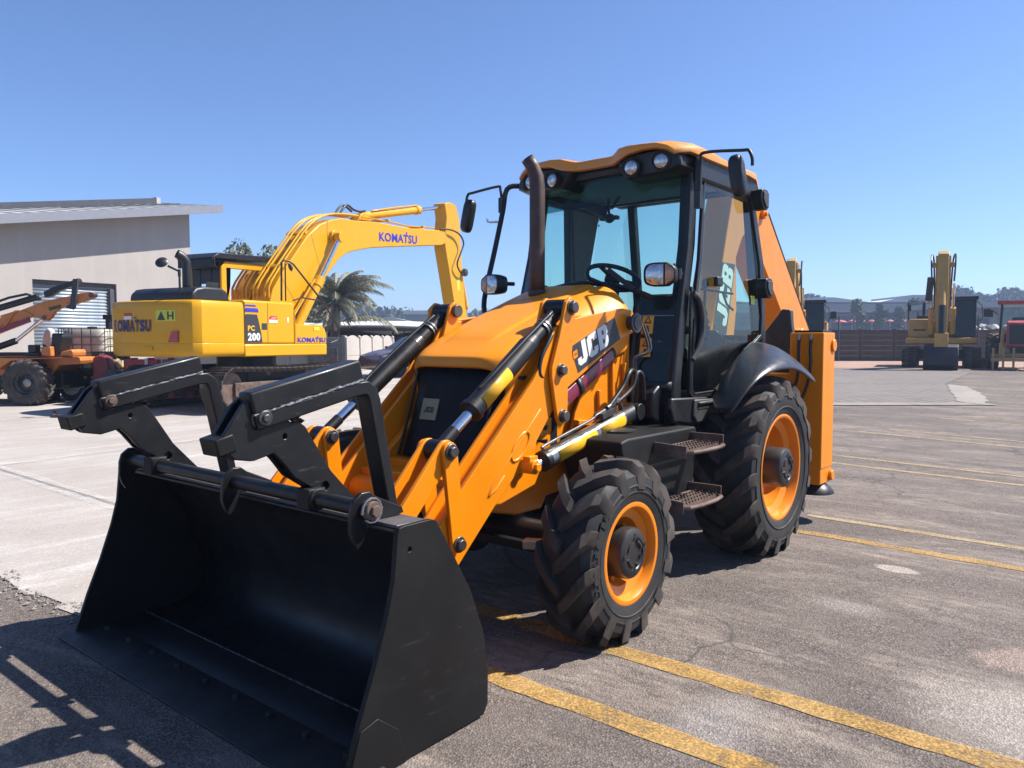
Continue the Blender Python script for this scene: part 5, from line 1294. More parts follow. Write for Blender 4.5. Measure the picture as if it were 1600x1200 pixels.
# boom, arm, rams, bucket
BM = [(.50, 2.20), (.46, 2.34), (.58, 2.66), (.90, 3.06), (1.82, 4.05), (2.30, 4.40), (2.83, 4.60), (3.24, 4.69), (3.79, 4.70), (4.2, 4.74), (4.75, 4.80), (6.49, 4.84), (8.19, 5.00), (8.55, 5.02), (8.75, 4.86), (8.62, 4.62), (8.38, 4.54), (6.13, 4.26), (4.6, 4.06), (3.78, 3.89), (3.45, 3.80), (3.08, 3.60), (2.41, 2.98), (1.55, 2.32), (1.2, 2.05), (.7, 2.0)]
bm_ = MB().prism(BM, 'y', -.30, .30).prism([(4.1, 4.74), (4.25, 4.96), (4.45, 5.02), (4.75, 4.83)], 'y', -.16, .16).cyl((2.83, -.40, 4.15), (2.83, .40, 4.15), .17, n=20)
bmo = bm_.build('boom', YELLOW, E1, bevel=.02)
t_ = MB(); kom_text(t_, (4.90, -.305, 4.28), (1, 0, .065), (-.02, 0, 1), .255, 2.0, .002); t_.build('lettering', BLUE, bmo, smooth=None)
MB().tube([(2.62, -.3005, 4.52), (2.60, -.3005, 4.3), (2.62, -.3005, 4.05)], .012, 4).tube([(2.42, -.3005, 2.98), (1.98, -.3005, 4.10)], .008, 4).tube([(.85, -.3005, 2.98), (1.45, -.3005, 2.28)], .008, 4).build('weld_seam', OCHRE, bmo)
pp_ = MB()
for y in (-.24, -.12, .10, .22):
    pp_.tube([(.52, y, 2.40), (.50, y, 2.70), (.82, y, 3.12), (1.74, y, 4.12), (2.2, y, 4.50), (2.75, y, 4.72), (3.2, y, 4.80), (3.6, y, 4.84), (4.0, y, 4.86)], .030, 7, 2)
for y in (-.22, .20): pp_.tube([(4.2, y, 4.86), (5.2, y, 4.90), (6.6, y, 4.92), (8.1, y, 5.06)], .022, 6)
pp_.build('hydraulic_pipe', YELLOW, bmo, smooth=60)
for (x, z, a) in ((.95, 3.24, 48), (1.78, 4.13, 47), (5.4, 4.93, 1), (7.3, 4.99, 5)): MB().box((x, 0, z), (.10, .62, .06), (0, R(-a), 0)).build('pipe_clamp', YELLOW, bmo, bevel=.006)
h_ = MB().tube([(3.35, -.12, 4.82), (3.55, -.12, 5.04), (3.75, -.1, 5.12), (4.0, -.08, 5.05), (4.3, -.06, 5.04), (4.6, -.04, 5.10)], .03, 8, 4)
h_.tube([(3.35, .05, 4.82), (3.6, .05, 5.08), (3.8, .05, 5.12), (4.1, .05, 5.02)], .03, 8, 4)
h_.tube([(8.3, -.30, 5.04), (8.9, -.34, 5.10), (9.45, -.36, 5.02), (9.72, -.38, 4.75), (9.50, -.38, 4.38), (9.30, -.36, 4.0), (9.62, -.34, 3.72), (9.95, -.30, 3.72)], .028, 8, 4)
h_.build('hose', PLASTIC, E1, smooth=60)
for y in (-.52, .52):
    A = Vector((2.83, y, 4.13)); B = Vector((1.0, y, 1.55)); d = (B-A).normalized(); L = (B-A).length
    r_ = MB().cyl(A+d*L*.45, B, .115, n=20).cyl(A+d*L*.435, A+d*L*.52, .135, n=20); r_.cyl(A-Vector((0, .09, 0)), A+Vector((0, .09, 0)), .14, n=20)
    rm = r_.build('boom_ram', YELLOW, E1, bevel=.008); MB().tube([A+d*L*.47+Vector((-.15, 0, .05)), B+Vector((-.17, 0, .25))], .028, 6).build('oil_pipe', YELLOW, rm)
    MB().cyl(A, A+d*L*.45, .060, n=18).build('rod', CHROME, rm)
A = Vector((4.45, 0, 4.93)); B = Vector((8.92, 0, 5.86)); d = (B-A).normalized(); L = (B-A).length
rm = MB().cyl(A, A+d*L*.66, .115, n=20).cyl(A+d*L*.63, A+d*L*.68, .14, n=20).tube([A+d*.4+Vector((0, -.1, .12)), A+d*1.6+Vector((0, -.1, .15)), A+d*2.9+Vector((0, -.05, .15))], .026, 6).build('arm_ram', YELLOW, E1, bevel=.008)
MB().cyl(A+d*L*.66, B, .058, n=18).build('rod', CHROME, rm); MB().cyl(B-Vector((0, .2, 0)), B+Vector((0, .2, 0)), .13, n=20).build('rod_eye', YELLOW, rm)
AR = [(8.74, 5.95), (9.06, 6.04), (9.30, 6.03), (9.50, 5.97), (9.70, 5.60), (9.81, 4.79), (9.90, 3.94), (10.11, 2.68), (10.45, 1.25), (10.30, 1.10), (9.95, 1.18), (9.35, 2.65), (9.05, 3.64), (8.77, 4.50), (8.72, 4.80), (8.80, 5.16), (8.86, 5.5)]
ao = MB().prism(AR, 'y', -.22, .22).build('arm', YELLOW, E1, bevel=.02)
decal(ao, [(9.50, -.224, 3.60), (9.57, -.224, 3.15), (9.74, -.224, 3.15), (9.67, -.224, 3.60)], LIME)
A = Vector((9.96, 0, 4.25)); B = Vector((10.74, 0, 1.95)); d = (B-A).normalized(); L = (B-A).length
rm = MB().cyl(A, A+d*L*.72, .10, n=18).cyl(A+d*L*.68, A+d*L*.74, .12, n=18).build('bucket_ram', YELLOW, E1, bevel=.006); MB().cyl(A+d*L*.72, B, .05, n=16).build('rod', CHROME, rm)
MB().lathe([(0, -.1), (.12, -.08), (.14, .0), (.1, .1), (0, .12)], (9.95, -.28, 3.78), (0, 1, 0), 12).build('hose_bracket', DARKSTEEL, E1, smooth=40)
MB().prism([(10.1, 1.3), (10.55, 1.95), (10.7, 1.9), (10.6, 1.2), (10.95, .9), (10.9, .35), (10.5, .05), (9.95, .02), (9.45, .25), (9.6, .5), (10.0, .6)], 'y', -.55, .55).build('bucket', BLACK, E1, bevel=.02)
# guard rails and step mirror on the right front deck
MB().tube([(.14, -.95, 2.35), (.16, -.95, 3.22), (.22, -.97, 3.27), (.36, -1.0, 3.26), (.44, -1.05, 3.20), (1.18, -1.25, 2.40), (1.75, -1.27, 1.80), (1.80, -1.27, 1.62), (1.72, -1.27, 1.45), (1.45, -1.27, 1.38)], .022, 8).tube([(.35, -1.1, 2.36), (.60, -1.15, 2.44), (1.20, -1.25, 2.38)], .018, 6).tube([(.28, -.95, 3.2), (.28, -.95, 2.35)], .018, 6).build('hand_rail', PLASTIC, E1, smooth=60)
MB().lathe([(0, -.015), (.08, -.012), (.10, .0), (.07, .04), (0, .05)], (.33, -1.05, 3.12), (.7, -.4, .3), 18).build('rail_mirror', GREYPL, E1, smooth=50)
MB().box((-.45, -1.54, .33), (.55, .06, .24)).box((.14, -1.54, .33), (.55, .06, .24)).build('track_guard', RUST, E1, bevel=.01)

# ---- two far excavators of one kind, seen from the front
E2 = thing('excavator', 'faded yellow excavator facing the camera, bucket down, left of the red tractor', 'excavator', (*at(35, 19.35), gz(*at(35, 19.35))), R(10.6), 'excavators along the dark wall')
sm2 = track(E2, -1.19, .60, 1.6, .90, SHOE); track(E2, 1.19, .60, 1.6, .90, SHOE, sm2)
MB().b2((-.9, -.9, .40), (.9, .9, .80)).cyl((0, 0, .8), (0, 0, 1.05), .65, n=24).build('undercarriage', BLACK, E2, bevel=.02)
MB().prism([(-2.5, 1.05), (-2.7, 1.3), (-2.7, 2.1), (-1.4, 2.15), (-1.4, 1.05)], 'y', -1.35, 1.35).build('counterweight', OCHRE, E2, bevel=.05)
MB().b2((-1.39, -1.38, 1.05), (1.35, 1.38, 1.32)).build('deck', OCHRE, E2, bevel=.06)
MB().b2((-1.39, -1.30, 1.321), (.9, -.45, 2.15)).b2((-1.39, -.449, 1.321), (-.3, 1.25, 2.1)).build('body_cover', OCHRE, E2, bevel=.06)
MB().b2((.901, -1.1, 1.62), (.91, -.62, 1.70)).build('louvre', CHARCOAL, E2)
MB().b2((-1.2, -1.0, 2.15), (.2, -.3, 2.32)).build('engine_hood', PLASTIC, E2, bevel=.05)
MB().tube([(-.4, -.72, 2.3), (-.4, -.72, 2.75), (-.45, -.70, 2.9), (-.55, -.66, 2.95)], .07, 10).build('exhaust_stack', PLASTIC, E2)
MB().tube([(.8, -1.3, 2.1), (.8, -1.32, 2.95)], .025, 6).box((.8, -1.28, 2.65), (.05, .14, .28)).build('mirror', PLASTIC, E2)
cb = bpy.data.objects.new('cab', None); COL.objects.link(cb); cb.parent = E2; cb.location = (.3, .82, 1.4); CO = (.3, .82, 1.4)
sub(MB().b2((-.5, .42, 1.33), (.95, 1.30, 1.75)).b2((-.5, .42, 2.9), (.9, 1.30, 3.02)).b2((-.5, .42, 1.7), (-.42, 1.30, 2.95)).bar((.95, .45, 1.7), (.88, .45, 2.95), .07, .07).bar((.95, 1.27, 1.7), (.88, 1.27, 2.95), .07, .07), 'shell', PLASTIC, cb, CO, bevel=.02)
sub(MB().add([(.98, .44, 1.40), (.98, 1.28, 1.40), (.90, 1.28, 2.95), (.90, .44, 2.95)], [(0, 1, 2, 3)]), 'windscreen', DARKGLASS, cb, CO, smooth=None)
for y in (.43, 1.29): sub(MB().add([(-.45, y, 1.75), (.92, y, 1.75), (.88, y, 2.92), (-.45, y, 2.92)], [(0, 1, 2, 3)]), 'side_window', DARKGLASS, cb, CO, smooth=None)
sub(MB().bar((.97, .44, 1.92), (.97, 1.28, 1.92), .03, .03), 'glazing_bar', PLASTIC, cb, CO)
sub(MB().b2((-.6, .35, 3.03), (1.05, 1.37, 3.10)).b2((1.03, .35, 2.95), (1.06, 1.37, 3.03)), 'top_guard', BLACK, cb, CO)
sub(MB().tube([(.9, 1.30, 2.9), (.9, 1.50, 2.7), (.9, 1.55, 2.2), (.9, 1.33, 1.9)], .018, 6).box((.9, 1.70, 2.38), (.05, .26, .34)), 'mirror', PLASTIC, cb, CO)
bm_ = MB().prism([(.5, 1.6), (.4, 2.0), (1.6, 3.7), (2.3, 4.45), (2.9, 4.72), (3.4, 4.68), (3.5, 4.35), (2.7, 3.8), (1.8, 2.6), (1.0, 1.7)], 'y', -.28, .28)
bm_.build('boom', OCHRE, E2, bevel=.02)
for y in (-.42, .42):
    rm = MB().cyl((1.05, y, 1.5), (1.65, y, 2.6), .11, n=14).build('boom_ram', OCHRE, E2); MB().cyl((1.65, y, 2.6), (2.05, y, 3.6), .05, n=10).build('rod', CHROME, rm)
MB().cyl((2.35, -.52, 2.9), (2.6, -.45, 3.85), .13, n=14).build('hose_guard', PLASTIC, E2)
ar = MB().prism([(3.1, 4.9), (3.45, 4.75), (3.9, 3.6), (4.25, 1.4), (4.1, 1.15), (3.85, 1.3), (3.3, 3.6), (2.95, 4.6)], 'y', -.20, .20).cyl((3.3, -.45, 4.3), (3.3, .45, 4.3), .10, n=12).build('arm', OCHRE, E2, bevel=.02)
rm = MB().cyl((3.55, .0, 4.2), (4.15, 0, 2.6), .12, n=14).build('bucket_ram', OCHRE, E2); MB().cyl((4.15, 0, 2.6), (4.4, 0, 1.5), .12, n=12).build('rod', PLASTIC, rm)
MB().b2((4.1, -.25, .85), (4.45, .25, 1.5)).build('bucket_linkage', OCHRE, E2, bevel=.03)
MB().prism([(3.7, .0), (3.9, .9), (4.15, 1.05), (4.45, .95), (4.65, .6), (4.6, .2), (4.3, .0)], 'y', -.62, .62).build('bucket', mat('dark_blue_bucket', (.008, .010, .018), .6, dust=.15, dustcol=(.05, .05, .06)), E2, bevel=.03)
for y in (-.36, .36): MB().tube([(1.0, y*.8, 2.6), (1.7, y*.9, 3.8), (2.4, y, 4.6), (3.0, y*1.2, 4.75), (3.5, y*1.2, 4.3), (3.75, y*1.1, 3.6)], .035, 6, 3).build('hose', PLASTIC, E2)
clone_tree(E2, (*at(38, 13.9), gz(*at(38, 13.9))), R(15), 'faded yellow excavator mostly hidden by the orange stabiliser leg', 'excavators along the dark wall')

# ------------------------------------------------------------------ red tractor at the right edge
T = thing('tractor', 'red tractor loader with black grille and yellow front frame at the edge of the yard', 'tractor', (*at(33, 21.6), gz(*at(33, 21.6))), R(6.5))
T_RED = mat('tractor_red', (.42, .035, .05), .45, var=.1, dust=.3)
MB().b2((-1.5, -.35, .7), (2.0, .35, 1.1)).build('chassis', BLACK, T)
hd = MB().prism([(.2, 1.1), (.2, 2.05), (1.9, 1.98), (2.05, 1.9), (2.05, .95), (1.8, .9)], 'y', -.48, .48).build('bonnet', T_RED, T, bevel=.05)
MB().b2((2.051, -.38, 1.05), (2.08, .38, 1.84)).build('grille', PLASTIC, hd, bevel=.01)
cbo = bpy.data.objects.new('cab', None); COL.objects.link(cbo); cbo.parent = T
for x in (-1.2, .15):
    for y in (-.75, .75): MB().bar((x, y, 1.1), (x*.95, y*.92, 2.75), .07, .07).build('cab_post', PLASTIC, cbo)
MB().b2((-1.3, -.85, 2.75), (.30, .85, 2.90)).build('cab_roof', T_RED, cbo, bevel=.03)
MB().add([(.16, -.72, 1.2), (.16, .72, 1.2), (.14, .68, 2.72), (.14, -.68, 2.72)], [(0, 1, 2, 3)]).build('windscreen', CABGLASS, cbo, smooth=None)
MB().b2((-1.1, -.7, 1.1), (.0, .7, 1.5)).box((-.8, 0, 1.8), (.2, .6, .8)).build('seat', PLASTIC, T, bevel=.04)
MB().tube([(.2, -.8, 2.3), (.3, -1.05, 2.5)], .02, 6).box((.3, -1.1, 2.35), (.05, .2, .3)).build('mirror', PLASTIC, T)
for (x, y, r, w) in ((1.3, -.95, .55, .40), (1.3, .95, .55, .40), (-1.0, -1.0, .80, .50), (-1.0, 1.0, .80, .50)):
    wh = bpy.data.objects.new('wheel', None); COL.objects.link(wh); wh.parent = T; wh.location = (x, y, r-.01)
    tyre_parts(wh, r, w, r*.52, None, 16, .04, .06, .3, 1 if y > 0 else -1, OLDTYRE, OLDTYRE, STICKER)
for s in (-1, 1): MB().prism([(-.6, 1.5), (-.5, 1.75), (1.6, 1.1), (2.5, .5), (2.4, .35), (1.5, .9)], 'y', s*.62-.06, s*.62+.06).build('loader_arm', OCHRE, T, bevel=.01)
fr = MB().b2((2.4, -.98, .36), (2.6, .98, .50)).b2((2.3, -.98, .54), (2.42, .98, .64))
for y in (-.9, -.55, -.2, .2, .55, .9): fr.b2((2.42, y-.04, .0), (2.55, y+.04, .90))
fr.build('front_frame', mat('dull_yellow_paint', (.45, .30, .10), .6, dust=.5), T, bevel=.01)
tag(MB().box((*at(34, 20.45), gz(*at(34, 20.45))+.22), (1.0, .6, .44), (0, 0, R(40))).build('steel_box', mat('rust_brown_box', (.20, .085, .05), .7, var=.2, dust=.4), None, bevel=.03), 'rust brown steel box on the ground between far excavator and red tractor', 'box')

# ------------------------------------------------------------------ plastered workshop with roller door
def plaster_mat():
    m_, nt, nn, ll, p = nodes('grey_plaster'); co = objco(nt)
    n1 = noise(nt, .45, 7, .65, co); st = N(nt, 'ShaderNodeMapping'); st.inputs['Scale'].default_value = (2.2, 2.2, .18); ll.new(co, st.inputs[0])
    n2 = noise(nt, 1.4, 6, .65, st.outputs[0])
    base = mix(nt, ramp(nt, n1, [(.3, 0), (.7, 1)]), (.335, .308, .284), (.385, .355, .328))
    base = mix(nt, ramp(nt, n2, [(.5, 0), (.75, .35)]), base, (.44, .412, .385))
    ll.new(base, p.inputs['Base Color']); p.inputs['Roughness'].default_value = .9
    ll.new(bump(nt, noise(nt, 30, 5, .7, co), .1, .01), p.inputs['Normal']); return m_
PLASTER = plaster_mat()
ROOFM = mat('pale_roof_sheet', (.50, .49, .47), .45, metal=.1, var=.06, dust=.4, dustcol=(.42, .38, .33))
FASCIA = mat('grey_fascia', (.24, .25, .29), .5, var=.05)
DARKTRIM = mat('dark_ridge', (.06, .065, .08), .5, var=.1)
ALU = mat('zinc_slat', (.44, .52, .60), .42, metal=.25, var=.15, scale=2, dust=.3, dustcol=(.55, .53, .50))
W0 = Vector((-9.62, -25.29)); W1 = Vector((-2.88, -24.46)); wd = (W1-W0).normalized()
WS = thing('workshop', 'grey plastered workshop with sloping roof and a silver roller door', 'building', (W0.x, W0.y, gz(W0.x, W0.y)), math.atan2(wd.y, wd.x))
gzo = gz(W0.x, W0.y)
def top(x): return 6.42-gzo - .178*x if x < 30 else 1
DX0, DX1, DH = 2.96, 5.76, 3.20
wl_ = MB(); y0 = 0.0; y1 = -.28
wl_.prism([(0, -.3), (0, top(0)), (DX0, top(DX0)), (DX0, -.3)], 'y', y1, y0)
wl_.prism([(DX0, DH), (DX0, top(DX0)), (DX1, top(DX1)), (DX1, DH)], 'y', y1, y0)
wl_.prism([(DX1, -.3), (DX1, top(DX1)), (22, top(22)), (22, -.3)], 'y', y1, y0)
wl_.b2((0, -14, -.3), (.28, y1-.0005, top(0)))
wl_.build('wall', PLASTER, WS)
MB().b2((DX0, -.26, DH-.18), (DX1, -.10, DH-.001)).b2((DX0, -.30, -.2), (DX0+.20, -.06, DH-.181)).build('door_frame', mat('dark_door_frame', (.075, .075, .08), .6), WS)
rd_ = bpy.data.objects.new('roller_door', None); COL.objects.link(rd_); rd_.parent = WS; rd_.location = ((DX0+DX1)/2, -.18, 0)
sl = None
nsl = 26
for k in range(nsl):
    z = .06 + (DH-.30)*k/nsl; hgt = (DH-.30)/nsl
    if sl is None:
        pr = [(.5*.035*(1-math.cos(2*math.pi*i/8)), hgt*(i/8-.5)) for i in range(9)]
        m_ = MB().grid([[(x, -.5*0 + p[0], p[1]) for p in pr] for x in (-(DX1-DX0)/2+.21, (DX1-DX0)/2-.01)])
        sl = m_.build('slat', ALU, rd_, smooth=60, solid=.004); o = sl
    else:
        o = sl.copy(); COL.objects.link(o); o.parent = rd_
    o.location = (.0, 0, z+hgt/2)
def roofp(x, v): return Vector((x, .75 - 3.75*v, top(x) + .12 + .47*v))
MB().grid([[roofp(-.85, v) for v in (0, 1)], [roofp(22, v) for v in (0, 1)]]).build('roof', ROOFM, WS, solid=.05)
rs = MB()
for k in range(46):
    x = -.8+.5*k; rs.bar(roofp(x, .005)+Vector((0, 0, .035)), roofp(x, .99)+Vector((0, 0, .035)), .05, .03)
rs.build('roof_rib', ROOFM, WS)['kind'] = 'stuff'
MB().grid([[(x, .78, top(x)+dz) for dz in (-.10, .20)] for x in (-.9, 3, 8, 22)]).build('fascia', FASCIA, WS, solid=.06, smooth=None)
MB().grid([[(x, .76 if q == 0 else -.02, top(x)+.02) for q in (0, 1)] for x in (-.85, 22)]).build('soffit', FASCIA, WS, solid=.02)
MB().prism([(-.62, top(-.62)+.56), (22, top(22)+.56), (22, top(22)+.84), (-.62, top(-.62)+.84)], 'y', -3.28, -3.02).build('ridge_cap', DARKTRIM, WS)
MB().b2((-.80, -3.30, top(-.7)+.53), (-.621, -3.0, top(-.7)+.86)).build('ridge_end', ROOFM, WS)
MB().bar(roofp(-.70, .62)+Vector((0, 0, .05)), roofp(3.6, .80)+Vector((0, 0, .05)), .05, .04).build('roof_joint', DARKTRIM, WS)

# ------------------------------------------------------------------ orange loader at the left edge
OL = thing('loader', 'dull orange wheeled loader with raised arm in front of the workshop', 'loader', (*at(17.5, -10.84), gz(*at(17.5, -10.84))), R(129.5-90-90+180+0))
OL.rotation_euler = (0, 0, math.atan2(-FX, FY))           # local x points to picture right
OOR = mat('dull_orange_paint', (.66, .215, .04), .45, var=.08, dust=.3, dustcol=(.5, .28, .15))
for (x, y, s) in ((0, -.15, -1), (-2.3, -.15, -1), (0, 1.75, 1), (-2.3, 1.75, 1)):
    wh = bpy.data.objects.new('wheel', None); COL.objects.link(wh); wh.parent = OL; wh.location = (x, y, .51)
    tyre_parts(wh, .535, .36, .275, (.10, .4), 18, .035, .055, .30, s, OLDTYRE, OLDTYRE, mat('black_rim', (.03, .03, .03), .6, dust=.5) if x == 0 and s < 0 else bpy.data.materials['black_rim'], bpy.data.materials['bare_steel'])
MB().b2((-3.2, .15, .35), (.6, 1.45, .75)).build('chassis', BLACK, OL, bevel=.03)
MB().prism([(-3.4, .78), (-3.4, 1.08), (1.02, 1.08), (1.04, 1.0), (1.0, .92), (.55, .90), (.35, .66), (.30, .62)], 'y', .10, 1.5).prism([(-3.4, .78), (-3.4, 1.06), (1.02, 1.07), (.35, 1.05), (-.35, 1.0), (-.65, .80)], 'y', -.22, .0999).build('body', OOR, OL, bevel=.03)
MB().b2((-3.4, -.224, 1.082), (1.03, -.18, 1.105)).build('deck_edge', mat('dark_red_edge', (.10, .015, .012), .5), OL)
MB().prism([(.40, 1.10), (.46, 1.62), (.66, 1.62), (.72, 1.55), (.60, 1.10)], 'y', .0, .42).prism([(.25, 1.38), (.33, 1.36), (.36, 1.30), (.30, 1.28)], 'y', -.05, .02).build('seat', PLASTIC, OL, bevel=.03)
MB().b2((.30, -.15, 1.105), (.52, .3, 1.32)).prism([(.72, 1.105), (.74, 1.20), (.98, 1.26), (1.02, 1.20), (1.0, 1.105)], 'y', -.15, .4).build('bracket', OOR, OL, bevel=.02)
MB().b2((-.75, -.1, 1.105), (.22, .3, 1.19)).b2((.02, -.18, 1.19), (.18, .05, 1.36)).build('step_tray', PLASTIC, OL, bevel=.02)
ARL = [(-3.2, 1.12), (-.72, 1.96), (-.30, 2.12), (.28, 2.34), (.90, 2.47), (1.08, 2.52), (1.32, 2.56), (1.41, 2.52), (1.38, 2.40), (1.15, 2.33), (.98, 2.28), (.82, 2.27), (.62, 2.18), (.50, 2.10), (.42, 1.98), (.32, 1.90), (.22, 1.92), (.10, 1.98), (-.02, 1.99), (-.72, 1.74), (-3.2, .85)]
ar = MB().prism(ARL, 'y', .05, .19).build('loader_arm', OOR, OL, bevel=.012)
MB().prism([(-.70, 2.02), (-.30, 2.14), (-.10, 2.10), (.0, 2.06), (.05, 1.98), (-.2, 1.92), (-.7, 1.8)], 'y', .03, .048).build('gusset', OOR, ar, bevel=.004)
MB().add([(.38, .047, 2.20), (.66, .047, 2.27), (.68, .047, 2.20), (.40, .047, 2.12)], [(0, 1, 2, 3)]).build('label', mat('dark_label', (.10, .09, .02), .6), ar, smooth=None)
MB().cyl((1.36, .03, 2.48), (1.36, .21, 2.48), .06, n=14).cyl((.28, .03, 1.97), (.28, .21, 1.97), .05, n=14).build('pin', DARKSTEEL, ar)
tr_ = MB().cyl((-3.0, .12, 1.55), (.10, .12, 2.44), .075, n=16).cyl((.10, .12, 2.44), (.14, .12, 2.45), .085, n=16).tube([(-.9, .05, 2.28), (-.5, .05, 2.42), (-.1, .05, 2.50), (.0, .08, 2.46)], .03, 6)
tr = tr_.build('tilt_ram', PLASTIC, OL, bevel=.005)
MB().cyl((.14, .12, 2.45), (.30, .12, 2.50), .04, n=12).build('rod', CHROME, tr)
MB().prism([(.28, 2.56), (.50, 2.66), (.92, 2.80), (1.06, 2.86), (1.10, 2.78), (1.0, 2.71), (.62, 2.57), (.45, 2.46), (.30, 2.42)], 'y', .05, .19).build('tilt_link', PLASTIC, OL, bevel=.01)
MB().prism([(.98, 2.84), (1.10, 2.84), (1.02, 2.20), (.97, 2.14), (.82, 2.18), (.80, 2.23), (.90, 2.27)], 'y', -.01, .04).build('tilt_lever', GREYPL, OL, bevel=.008)
MB().tube([(-.75, -.0, 1.66), (-.62, .0, 1.72), (-.38, .0, 2.08), (-.32, .0, 2.12)], .025, 6).build('hose_guard', OOR, OL)
lr = MB().cyl((-3.0, .12, .55), (-.42, .12, 1.45), .075, n=16).build('lift_ram', PLASTIC, OL); MB().cyl((-.42, .12, 1.45), (.25, .12, 1.97), .045, n=14).build('rod', CHROME, lr)
MB().bar((-3.0, .0, .80), (-.02, .0, 1.92), .07, .10).build('safety_strut', MAROON, OL)

# ------------------------------------------------------------------ trailer with white tank, fork mast, barriers
def place(name, label, cat, d, l, rz=0.0, group=None, dz=0.0):
    x, y = at(d, l); return thing(name, label, cat, (x, y, gz(x, y)+dz), math.atan2(-FX, FY)+rz, group)
TL = place('trailer', 'dark flat trailer carrying the caged white tank, beside the loader wheel', 'trailer', 18.5, -10.80)
MB().b2((-.75, -.1, .62), (1.5, 1.5, .72)).b2((-.4, .1, .40), (1.4, 1.3, .62)).build('deck', BLACK, TL, bevel=.01)
MB().b2((-.62, -.12, -.0), (-.12, .2, .70)).build('support_leg', BLACK, TL, bevel=.02)
MB().b2((-.52, -.08, .721), (-.06, .30, 1.12)).build('tool_box', GREYPL, TL, bevel=.01)
for x in (.2, 1.1):
    wh = bpy.data.objects.new('wheel', None); COL.objects.link(wh); wh.parent = TL; wh.location = (x, .2, .34); tyre_parts(wh, .35, .22, .20, None, 14, .012, .03, .1, -1, OLDTYRE, OLDTYRE, WHITE)
for k in range(6): MB().cyl((.50+.17*k, -.101, .56), (.50+.17*k, -.14, .56), .04, n=10).build('marker_lamp', mat('orange_lamp', (.35, .12, .04), .4) if k == 0 else bpy.data.materials['orange_lamp'], TL)
MB().b2((.25, -.08, .30), (.55, .1, .50)).b2((.75, -.02, .12), (1.1, .1, .26)).b2((.9, -.05, .40), (1.3, .1, .52)).build('loose_fitting', WHITE, TL, bevel=.03)
MB().cyl((.95, -.06, .86), (1.45, -.06, .88), .13, n=16).build('air_tank', mat('sand_paint', (.42, .32, .14), .5, dust=.3), TL, bevel=.02)
nb = MB().b2((.88, -.22, .99), (1.46, -.19, 1.18)); nbo = nb.build('number_plate', CHARCOAL, TL, bevel=.008)
MB().text('45', (1.05, -.192-.03, 1.03), (1, 0, 0), (0, 0, 1), .11, .02, .002).build('lettering', WHITE, nbo, smooth=None)
IB = place('water_tank', 'white plastic tank in a wire cage standing on the dark trailer', 'tank', 18.5, -10.77, 0, None, .721)
tk = MB()
secs = [(1.0, .02, .04), (1.0, .06, .0), (1.0, .30, .0), (.985, .33, .012), (1.0, .36, .0), (1.0, .62, .0), (.985, .65, .012), (1.0, .68, .0), (1.0, .93, .0), (.9, 1.0, .08)]
sq = [(.52*math.copysign(abs(math.cos(a))**.35, math.cos(a)), .46*math.copysign(abs(math.sin(a))**.35, math.sin(a))) for a in [2*math.pi*i/32 for i in range(32)]]
tk.grid([[(.50+x*k, .52+y*k, z) for x, y in sq] for k, z, _ in secs], True); tk.f.append(list(range(len(tk.v)-32, len(tk.v)))); tk.mi.append(0)
tk.build('tank', mat('tank_plastic', (.62, .58, .50), .5, var=.08, scale=2, dust=.3), IB, smooth=50)
for i in range(6):
    z = .04+.19*i
    MB().tube([(-.05, .03, z), (1.05, .03, z), (1.05, 1.01, z), (-.05, 1.01, z), (-.05, .03, z)], .011, 6).build('cage_bar', DARKSTEEL, IB)
for x in (-.05, .03, .11, .19, .27, .50, .72, 1.05):
    MB().cyl((x, .02, 0), (x, .02, 1.02), .011, n=6).build('cage_bar', DARKSTEEL, IB)
for y in (.25, .5, .75): MB().cyl((-.06, y, 0), (-.06, y, 1.02), .011, n=6).cyl((1.06, y, 0), (1.06, y, 1.02), .011, n=6).build('cage_bar', DARKSTEEL, IB)
MB().lathe([(.11, 0), (.11, .05), (0, .06)], (.5, .5, 1.0), (0, 0, 1), 16).build('lid', PLASTIC, IB)
tag(MB().prism([(-.16, 0), (-.20, .25), (-.14, .50), (-.05, .62), (.05, .55), (.10, .0)], 'y', -.08, .10).build('plastic_drum', mat('drum_plastic', (.55, .55, .54), .5, var=.1), None, bevel=.04), 'small pale plastic drum on the trailer left of the caged tank', 'drum')
dr_ = bpy.data.objects['plastic_drum']; dx, dy = at(18.62, -11.05); dr_.location = (dx, dy, gz(dx, dy)+1.13); dr_.rotation_euler = (0, 0, math.atan2(-FX, FY))
FM = place('forklift', 'black forklift mast between the caged tank and the yellow counterweight', 'forklift', 19.2, -10.05)
for x in (0, .42): MB().b2((x, 0, .1), (x+.10, .16, 2.02)).build('mast_rail', BLACK, FM, bevel=.01)
MB().cyl((.26, .08, .3), (.26, .08, 1.9), .05, n=12).build('mast_ram', CHROME, FM); MB().b2((-.06, -.01, 1.94), (.16, .17, 2.06)).b2((.0, .0, .95), (.52, .16, 1.06)).build('cross_member', BLACK, FM, bevel=.01)
MB().prism([(-.05, 1.38), (.0, 1.46), (.15, 1.48), (.2, 1.36)], 'y', -.05, .1).build('work_lamp', STICKER, FM).location = (.42, 0, 0)
MB().b2((-.3, .17, .12), (.9, 1.6, .80)).build('body', STICKER, FM, bevel=.05)
RB = place('crash_drum', 'dark red steel frame with a grey disc, below the counterweight', 'machine', 18.0, -9.35)
MB().prism([(-.42, 0), (-.40, 1.05), (-.22, 1.12), (-.05, 1.05), (-.02, .8), (.0, .3), (.0, 0)], 'y', .0, .30).build('frame', mat('dark_red_paint', (.20, .02, .03), .5, var=.2, dust=.2), RB, bevel=.04)
MB().cyl((.05, -.04, .62), (.05, .12, .62), .17, n=24).build('disc', GREYPL, RB, bevel=.02)
